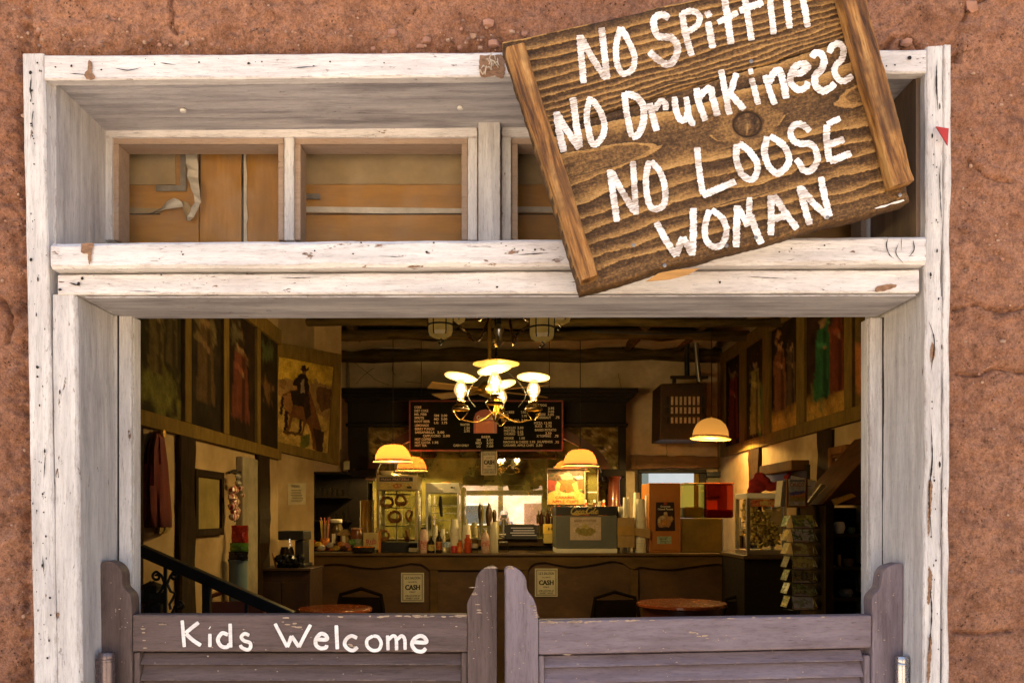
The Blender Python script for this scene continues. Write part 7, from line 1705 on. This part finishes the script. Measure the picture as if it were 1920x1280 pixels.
def chair(px, py, Y, rz, label, m, bw=.38):
    c = P(px, py, Y); H = c.z - IZ; t = thing('saloon_chair', label, 'chair', (0, 0, 0), 'wooden saloon chairs'); ORG[t.name] = Vector((0, 0, 0))
    MB().lathe((0, 0, .43), [(.19, 0), (.2, .01), (.2, .025), (.18, .035)], 20).build('seat', m, t, smooth=True)
    for a in (.8, 2.34, 3.94, 5.48): MB().tube([(.15 * math.cos(a), .15 * math.sin(a), .43), (.2 * math.cos(a), .2 * math.sin(a), 0)], [.018, .013], 8).build('leg', m, t, smooth=True)
    MB().tube([(-.17, .13, .44), (-.2, .18, H * .75), (-.17, .20, H * .94), (0, .21, H), (.17, .20, H * .94), (.2, .18, H * .75), (.17, .13, .44)], .016, 8).build('back_hoop', m, t, smooth=True)
    MB().box((-.18, .185, H * .72), (.18, .20, H * .92)).build('back_panel', m, t, bevel=.004)
    for x in (-.08, 0, .08): MB().tube([(x, .15, .45), (x, .19, H * .73)], .009, 6).build('spindle', m, t)
    t.location = (c.x, Y, IZ); t.rotation_euler = (0, 0, rz); return t
CHB = cm('black_brown_chair', (.010, .006, .004), rough=.9, spec=.05)
chair(1166, 1113, 6.9, .15, 'nearly black chair left of the right hand round table', CHB)
chair(1400, 1117, 6.9, -.3, 'nearly black chair right of the right hand round table', CHB)
chair(664, 1107, 6.8, -.1, 'nearly black chair behind the left hand round table', CHB)
chair(430, 1108, 5.2, .2, 'red brown chair at the foot of the stair rail', cm('red_chair_wood', (.11, .028, .012), rough=.4))

# ============================================================================= LAMPS
GLOW = (1.0, .62, .22)
def plight(c, e, parent=None, r=.03, col=(1.0, .66, .21)):
    l = bpy.data.lights.new('lamp_light', 'POINT'); l.energy = e; l.color = col; l.shadow_soft_size = r
    o = bpy.data.objects.new('lamp_light', l); C.objects.link(o); o.location = c
    if parent is not None: o.parent = parent; o.location = Vector(c) - ORG[parent.name]
def peach_mat():
    t = NT('glowing_peach_shade'); e = t.n('ShaderNodeEmission'); n = t.noise(t.co(), 8, 2); t.set(e.inputs[0], t.mix(n, (1.0, .55, .20), (1.0, .60, .24))); e.inputs[1].default_value = .25 * EX
    tl = t.n('ShaderNodeBsdfTranslucent'); t.set(tl.inputs[0], (.27, .128, .040)); ad = t.n('ShaderNodeAddShader'); t.l(e.outputs[0], ad.inputs[0]); t.l(tl.outputs[0], ad.inputs[1]); t.l(ad.outputs[0], t.out.inputs[0]); return t.m
SHADE = peach_mat()
def shade_mat(name, c, s, hot):
    """translucent lamp glass: it gives off the bulb's light, most where the wall faces the bulb"""
    t = NT(name); e = t.n('ShaderNodeEmission'); co = t.co(); d = t.n('ShaderNodeVectorMath', operation='LENGTH'); t.l(co, d.inputs[0])
    t.set(e.inputs[0], t.mix(t.step(d.outputs['Value'], .16, .09), c, hot)); t.set(e.inputs[1], t.math('MULTIPLY', t.step(d.outputs['Value'], .30, .05), s))
    g = t.n('ShaderNodeBsdfPrincipled'); t.set(g.inputs['Base Color'], (.55, .30, .08)); g.inputs['Roughness'].default_value = .2
    ad = t.n('ShaderNodeAddShader'); t.l(e.outputs[0], ad.inputs[0]); t.l(g.outputs[0], ad.inputs[1]); t.l(ad.outputs[0], t.out.inputs[0]); return t.m
SHADE2 = shade_mat('lit_amber_shade', (1.0, .42, .07), 1.3 * EX, (1.0, .75, .30))
def pendant(px, ytop, yrim, w, Y, label, m, power, flat_top, tilt=0, yc0=600):
    k = Y / F; c = P(px, yrim, Y); h = (yrim - ytop) * k; r = w / 2 * k; t = thing('pendant_lamp', label, 'lamp', c, 'shaded pendant lamps over the bar')
    if flat_top: pr = [(r, h * .13), (r * .97, h * .35), (r * .88, h * .60), (r * .72, h * .82), (r * .52, h * .96), (r * .3, h), (.012, h)]
    else: pr = [(r, h * .12), (r * .95, h * .4), (r * .8, h * .68), (r * .55, h * .88), (r * .3, h * .97), (.012, h)]
    ax = Vector((math.sin(tilt), 0, math.cos(tilt)))
    o = MB().lathe(c, pr, 32, ax, cap=False).build('lamp_shade', m, t, smooth=True)
    o.modifiers.new('thick', 'SOLIDIFY').thickness = -.003
    MB().lathe(c, [(r * 1.005, h * .05), (r * 1.012, h * .06), (r * 1.012, h * .125), (r * 1.005, h * .13)], 32, ax, cap=False).build('dark_band', cm('lamp_band', (.16, .05, .015), rough=.35), t, smooth=True)
    MB().lathe(c, [(r * 1.12, -.004), (r * 1.13, .002), (r * 1.02, h * .045), (r * .98, h * .045)], 32, ax, cap=False).build('rim', m, t, smooth=True)
    MB().lathe(c, [(.012, .06), (.022, .075), (.015, .10)], 12, ax).build('bulb', emit('warm_bulb', (1, .72, .35), 3.0 * EX) if 'warm_bulb' not in bpy.data.materials else bpy.data.materials['warm_bulb'], t, smooth=True)
    MB().lathe(c + ax * h, [(.016, 0), (.02, .012), (.01, .03)], 10, ax).build('cap', BRASS, t, smooth=True)
    top = c + ax * (h + .03); MB().tube([top, Vector((top.x, top.y, CEIL - .01))], .0045, 5).build('chain', BLACKM, t)
    plight(c + Vector((0, 0, .035)), power, t, .012)
pendant(737, 834, 866, 66, 8.40, 'flat topped glowing shade over the tall warmer', SHADE, 14, True)
pendant(1088, 843, 874, 62, 8.42, 'flat topped glowing shade over the drink machine', SHADE, 9, True)
pendant(1332, 784, 822, 66, 8.2, 'round bright amber glass shade near the wall heater', SHADE2, 15, False, .05)
def amber_mat(nm='amber_font_glass', es=0.):
    t = NT(nm); n = t.noise(t.co(), 14, 4); c = t.mix(t.step(n, .3, .7), (.30, .19, .04), (.44, .29, .08))
    b = t.n('ShaderNodeBsdfPrincipled'); t.set(b.inputs['Base Color'], c); b.inputs['Roughness'].default_value = .15
    tl = t.n('ShaderNodeBsdfTranslucent'); t.set(tl.inputs[0], c); mx = t.n('ShaderNodeMixShader'); mx.inputs[0].default_value = .6
    t.l(b.outputs[0], mx.inputs[1]); t.l(tl.outputs[0], mx.inputs[2]); t.l(mx.outputs[0], t.out.inputs[0])
    if es: t.set(b.inputs['Emission Color'], c); b.inputs['Emission Strength'].default_value = es
    return t.m
AMB = amber_mat(); LAMB = amber_mat('added_glow_lantern_glass',   .55 * EX)  # lantern glass given an added glow; no lamp burns inside
# lit chandelier of oil lamps
CHX, CHY, LZ = P(930, 735, 5.7).x, 5.7, EYE + .823
ch = thing('oil_lamp_chandelier', 'lit brass chandelier with glowing glass chimneys and smoke discs', 'chandelier', (CHX, CHY, LZ))
BR2 = cm('lamp_brass', (.26, .16, .05), rough=.28, metal=1., var=.3, bump=.03)
MB().tube([(CHX, CHY, CEIL), (CHX, CHY, LZ + .24)], .009, 8).build('stem', BLACKM, ch)
MB().lathe((CHX, CHY, LZ + .30), [(.012, 0), (.022, .015), (.014, .03), (.024, .05), (.01, .07)], 12).build('stem_knob', STEEL, ch, smooth=True)
MB().lathe((CHX, CHY, LZ - .20), [(.006, 0), (.02, .02), (.03, .05), (.02, .08), (.012, .12), (.012, .44)], 12).build('column', BR2, ch, smooth=True)
def disc_mat():
    t = NT('lit_opal_disc'); b = t.n('ShaderNodeBsdfPrincipled'); t.set(b.inputs['Base Color'], (.82, .72, .48)); b.inputs['Roughness'].default_value = .35
    tl = t.n('ShaderNodeBsdfTranslucent'); t.set(tl.inputs[0], (.9, .75, .45)); mx = t.n('ShaderNodeMixShader'); mx.inputs[0].default_value = .7
    t.l(b.outputs[0], mx.inputs[1]); t.l(tl.outputs[0], mx.inputs[2]); t.l(mx.outputs[0], t.out.inputs[0]); return t.m
OPAL = disc_mat()
MB().lathe((CHX, CHY, LZ + .185), [(.155, 0), (.157, .004), (.10, .018), (.02, .024)], 28).build('smoke_bell', OPAL, ch, smooth=True)
def chim_mat():
    t = NT('glowing_chimney_glass'); tr = t.n('ShaderNodeBsdfTransparent'); e = t.n('ShaderNodeEmission'); g = t.n('ShaderNodeBsdfGlossy'); g.inputs[1].default_value = .1
    t.set(e.inputs[0], (1.0, .60, .20)); lw = t.n('ShaderNodeLayerWeight'); lw.inputs[0].default_value = .4
    e.inputs[1].default_value = 1.25 * EX
    m1 = t.n('ShaderNodeMixShader'); m1.inputs[0].default_value = .55; t.l(tr.outputs[0], m1.inputs[1]); t.l(e.outputs[0], m1.inputs[2])
    m2 = t.n('ShaderNodeMixShader'); m2.inputs[0].default_value = .06; t.l(m1.outputs[0], m2.inputs[1]); t.l(g.outputs[0], m2.inputs[2]); t.l(m2.outputs[0], t.out.inputs[0]); return t.m
CHIM = chim_mat(); FLAME = emit('bright_bulb', (1, .85, .5), 7 * EX)
FONTG = thin_glass('honey_font_glass', (.93, .82, .50), .6, .06)
lamps = [(-.235, -.02, 0, .18), (-.005, -.33, 0, -.2), (.03, .27, -.01, -.25), (.25, -.02, 0, .04), (-.06, -.02, .0, 0)]
for i, (dx, dy, dz, tl) in enumerate(lamps[:4]):
    b = Vector((CHX + dx, CHY + dy, LZ + dz))
    MB().lathe(b, [(.012, -.185), (.03, -.165), (.052, -.135), (.056, -.115), (.05, -.095), (.022, -.078)], 18).build('oil_font', FONTG, ch, smooth=True)
    MB().lathe(b, [(.057, -.124), (.0585, -.121), (.0585, -.113), (.057, -.110)], 18, cap=False).build('font_band', cm('dark_band_metal', (.05, .03, .012), rough=.4, metal=.6), ch, smooth=True)
    MB().lathe(b, [(.022, -.078), (.03, -.07), (.03, -.062), (.02, -.055)], 14).build('burner', BR2, ch, smooth=True)
    MB().lathe(b, [(.022, -.055), (.024, -.035), (.040, -.010), (.046, .012), (.038, .04), (.025, .062), (.019, .085)], 18, cap=False).build('chimney', CHIM, ch, smooth=True)
    MB().lathe(b, [(.004, -.05), (.016, -.015), (.02, .01), (.006, .045)], 12).build('bulb', FLAME, ch, smooth=True)
    MB().lathe(b + Vector((0, 0, .098)), [(.108, -.004), (.110, 0), (.07, .009), (.01, .012)], 26, (math.sin(tl), .12, 1)).build('smoke_disc', OPAL, ch, smooth=True)
    mid = Vector((CHX + dx * .5, CHY + dy * .5, LZ - .20)); MB().tube(catmull([(CHX, CHY, LZ - .12), tuple(mid), (b.x, b.y, LZ - .185 + dz)], .03), .0042, 6).build('arm', BR2, ch, smooth=True)
    MB().tube([tuple(p) for p in catmull([(CHX + dx * .2, CHY + dy * .2, LZ + .15), (CHX + dx * .55, CHY + dy * .55, LZ + .08), (CHX + dx * .8, CHY + dy * .8, LZ - .02), (CHX + dx * .6, CHY + dy * .6, LZ - .10)], .03)], .003, 5).build('scroll_wire', BLACKM, ch, smooth=True)
    plight(b + Vector((0, 0, .01)), 30.0, ch, .03)
# ceiling fan behind the chandelier
fan = thing('ceiling_fan', 'brown bladed ceiling fan behind the lit chandelier', 'ceiling fan', (P(925, 0, 7.0).x, 7.0, EYE + 1.02))
FX = P(918, 0, 7.0).x; FZ = EYE + 1.02; FNB = cm('fan_blade_wood', (.24, .13, .04), rough=.5, var=.3, scale=5)
MB().lathe((FX, 7.0, FZ - .05), [(.03, 0), (.09, .02), (.1, .08), (.06, .12)], 18).build('motor', BRASS, fan, smooth=True)
MB().tube([(FX, 7.0, FZ + .06), (FX, 7.0, CEIL)], .015, 8).build('down_rod', BRASS, fan)
for an in (.62, 2.52, -.62, -2.52):
    d = Vector((math.cos(an), math.sin(an), 0)); n = Vector((-d.y, d.x, 0)); c = Vector((FX, 7.0, FZ)) 
    MB().prism([c + d * .14 - n * .045 + Vector((0, 0, -.01)), c + d * .56 - n * .065 + Vector((0, 0, -.02)), c + d * .58 + n * .05 + Vector((0, 0, .012)), c + d * .14 + n * .045 + Vector((0, 0, .01))], (0, 0, .008)).build('blade', FNB, fan, bevel=.003)
    MB().tube([c + d * .08, c + d * .17], .012, 6).build('blade_arm', BRASS, fan)
# unlit lantern chandelier close to the door
LX, LY, LZ2 = P(935, 0, 4.0).x, 4.05, EYE + 1.10
lc = thing('lantern_chandelier', 'unlit brass chandelier with amber lanterns hanging just inside the door', 'chandelier', (LX, LY, LZ2))

MB().tube([(LX, LY, CEIL), (LX, LY, EYE + .83)], .012, 8).build('stem', BLACKM, lc)
MB().lathe((LX, LY, EYE + .80), [(.005, 0), (.02, .02), (.015, .05), (.025, .08), (.01, .11)], 12).build('finial', STEEL, lc, smooth=True)
for px, ptop, pbot, w, Y, sgn in ((826, 560, 634, 46, 3.9, -1), (851, 540, 608, 44, 4.35, -1), (1016, 563, 640, 46, 3.9, 1), (1048, 540, 608, 44, 4.35, 1)):
    c = P(px, pbot, Y); kk = Y / F; r = w / 2 * kk; h = (pbot - ptop) * kk
    MB().lathe(c, [(r * .5, 0), (r * .9, h * .07), (r, h * .16), (r, h * .62), (r * .8, h * .75), (r * .3, h)], 6).build('lantern_glass', LAMB, lc)
    for q in range(6):
        a = 2 * math.pi * q / 6; e = Vector((math.cos(a), math.sin(a), 0))
        MB().tube([c + e * r * .92 + Vector((0, 0, h * .07)), c + e * r * 1.02 + Vector((0, 0, h * .16)), c + e * r * 1.02 + Vector((0, 0, h * .62))], .0028, 5).build('lantern_rib', BLACKM, lc)
    MB().tube([c + Vector((r * 1.03 * math.cos(q), r * 1.03 * math.sin(q), h * .33)) for q in np.linspace(0, 2 * math.pi, 13)], .004, 5).build('lantern_hoop', BLACKM, lc)
    MB().tube([c, c + Vector((.012, 0, -.015)), c + Vector((0, 0, -.028)), c + Vector((-.01, 0, -.018))], .004, 5).build('hook', BLACKM, lc)
    x1 = c.x - sgn * r
    MB().tube([tuple(p) for p in catmull([(x1, c.y, c.z + h * .40), (x1 - sgn * .06, c.y, c.z + .03), ((x1 + LX) / 2, (c.y + LY) / 2, c.z + .0), (LX + sgn * .06, LY, c.z + .09), (LX + sgn * .03, LY, c.z + .25)], .03)], .007, 7).build('arm', BR2, lc, smooth=True)

# ============================================================================= THE STREET BEHIND THE CAMERA (seen in the bar mirror)
st = thing('street_house', 'low tan adobe house with brown door across the street', 'house', (3, -24, 0))
TAN = simple('sunlit_adobe', (.60, .43, .31), .9, var=.2, scale=2)
MB().box((-9, -30, 0), (12, -24, 3.2)).build('wall', TAN, st)
MB().box((-9.3, -30.3, 3.201), (12.3, -23.7, 3.45)).build('roof', cm('house_roof', (.30, .17, .11), rough=.9), st)
MB().box((1.0, -24.0, 0), (2.1, -23.95, 2.1)).build('door', cm('house_door', (.18, .08, .04), rough=.6), st)
for x in (-5, -2, 4.5, 8):
    f_ = MB().box((x, -24.0, 1.0), (x + 1.3, -23.94, 2.1)).build('window', cm('window_frame_white', (.6, .55, .5)), st)
    MB().box((x + .1, -23.94, 1.1), (x + 1.2, -23.93, 2.0)).build('pane', cm('dark_pane', (.04, .05, .06), rough=.1), f_)
pp = thing('porch_post', 'rough brown porch post standing in the street opposite the doorway', 'post', (-.085, -2.6, 0))
MB().wonky([(-.145, -2.55, 3.2), (-.025, -2.55, 3.2), (-.025, -2.67, 3.2), (-.145, -2.67, 3.2)], [(-.145, -2.55, 0), (-.025, -2.55, 0), (-.025, -2.67, 0), (-.145, -2.67, 0)], 20, .003, .01).build('shaft', BEAMW, pp)
bu = thing('shrub', 'pale green bush beside the street house', 'shrub', (-4.2, -16, 0)); mb = MB(); rr = random.Random(9)
for k_ in range(900):
    a = Vector((rr.gauss(0, .6), rr.gauss(0, .5), abs(rr.gauss(.9, .5)))) + Vector((-4.2, -16, 0)); d = Vector((rr.uniform(-1, 1), rr.uniform(-1, 1), rr.uniform(-.3, 1))).normalized() * .12; e = d.orthogonal().normalized() * .04
    mb.add([a, a + d * .5 + e, a + d, a + d * .5 - e], [(0, 1, 2, 3)])
mb.build('foliage', cm('pale_leaf', (.10, .13, .04), rough=.7), bu, kind='stuff'); MB().tube([(-4.2, -16, 0), (-4.15, -16, .5), (-4.2, -16, 1)], [.05, .04, .02], 7).build('stem', BEAMW, bu)
# photographer, standing with a camera at the eye
pn = thing('person', 'photographer in a dark shirt holding a camera to the face', 'person', (0, -.22, 0))
def body(parts, name, m, vox=.014):
    mb = MB()
    for pth, rs in parts: mb.tube(pth, rs, 12)
    o = mb.build(name, m, pn, smooth=True); r_ = o.modifiers.new('join', 'REMESH'); r_.mode = 'VOXEL'; r_.voxel_size = vox; r_.use_smooth_shade = True
    s_ = o.modifiers.new('soft', 'SMOOTH'); s_.iterations = 3; return o
yb_ = -.24
SKIN = cm('skin', (.50, .28, .19), rough=.5, var=.1); HAIR = cm('grey_hair', (.22, .20, .18), rough=.7, scale=60, bump=.4)
arm = lambda s: [[(s*.19, yb_ - .03, 1.30), (s*.27, yb_ + .02, 1.08), (s*.25, yb_ + .08, 1.04)], [.055, .045, .042]]
fore = lambda s: [[(s*.25, yb_ + .07, 1.04), (s*.17, yb_ + .13, 1.22), (s*.085, yb_ + .165, 1.405)], [.043, .036, .027]]
skin = [([(0, yb_, 1.30), (0, yb_, 1.40), (0, yb_ + .005, 1.44)], [.055, .052, .055]), ([(0, yb_ + .02, 1.38), (0, yb_ + .035, 1.42), (0, yb_ + .02, 1.50), (0, yb_, 1.57), (0, yb_ - .005, 1.605)], [.03, .062, .082, .07, .03]),
        ([(0, yb_ + .10, 1.475), (0, yb_ + .125, 1.455), (0, yb_ + .11, 1.445)], [.008, .014, .012]), ([(-.085, yb_, 1.50), (-.092, yb_ - .01, 1.475)], [.012, .008]), ([(.085, yb_, 1.50), (.092, yb_ - .01, 1.475)], [.012, .008])]
for s in (-1, 1):
    skin.append(fore(s)); skin.append(([(s*.085, yb_ + .165, 1.405), (s*.078, yb_ + .16, 1.45)], [.03, .036]))
    for q in range(4): skin.append(([(s*.086, yb_ + .165, 1.43 + q*.018), (s*.088, yb_ + .195, 1.445 + q*.018), (s*.066, yb_ + .212, 1.45 + q*.017)], [.0095, .009, .008]))
    skin.append(([(s*.075, yb_ + .15, 1.42), (s*.05, yb_ + .14, 1.44), (s*.035, yb_ + .145, 1.45)], [.012, .010, .009]))
body(skin, 'body', SKIN, .007)
body([([(0, yb_, 1.385), (0, yb_, 1.32), (0, yb_, 1.2), (0, yb_, 1.0), (0, yb_, .88)], [.06, .12, .155, .15, .155]), ([(-.19, yb_ - .02, 1.31), (.19, yb_ - .02, 1.31)], [.065, .065]), arm(-1), arm(1)], 'shirt', cm('dark_blue_shirt', (.05, .07, .13), rough=.85))
body([([(0, yb_, .93), (0, yb_, .80)], [.15, .15]), ([(-.08, yb_, .84), (-.09, yb_ + .01, .46), (-.095, yb_, .06)], [.09, .065, .05]), ([(.08, yb_, .84), (.09, yb_ + .01, .46), (.095, yb_, .06)], [.09, .065, .05])], 'trousers', cm('khaki_trousers', (.24, .19, .12), rough=.9))
for s in (-1, 1): MB().ball((s*.095, yb_ + .04, .045), .05, 10, (.9, 2.3, .9)).build('shoe', BLACK, pn, smooth=True)
MB().lathe((0, yb_ - .015, 1.515), [(.088, -.05), (.094, .0), (.088, .05), (.06, .088), (.01, .103)], 16).build('hair', HAIR, pn, smooth=True)
for s in (-1, 1): MB().ball((s*.032, yb_ + .088, 1.505), .011, 8).build('eye', WHITE, pn, smooth=True)
cmr = thing('camera', 'black camera held up by the photographer', 'camera', (0, -.07, 1.45))
MB().box((-.062, yb_ + .135, 1.44), (.062, yb_ + .185, 1.525)).build('body', BLACK, cmr, bevel=.008)
MB().lathe((0, yb_ + .186, 1.485), [(.034, 0), (.034, .02), (.030, .026)], 18, (0, 1, 0)).build('lens', BLACKM, cmr, smooth=True)
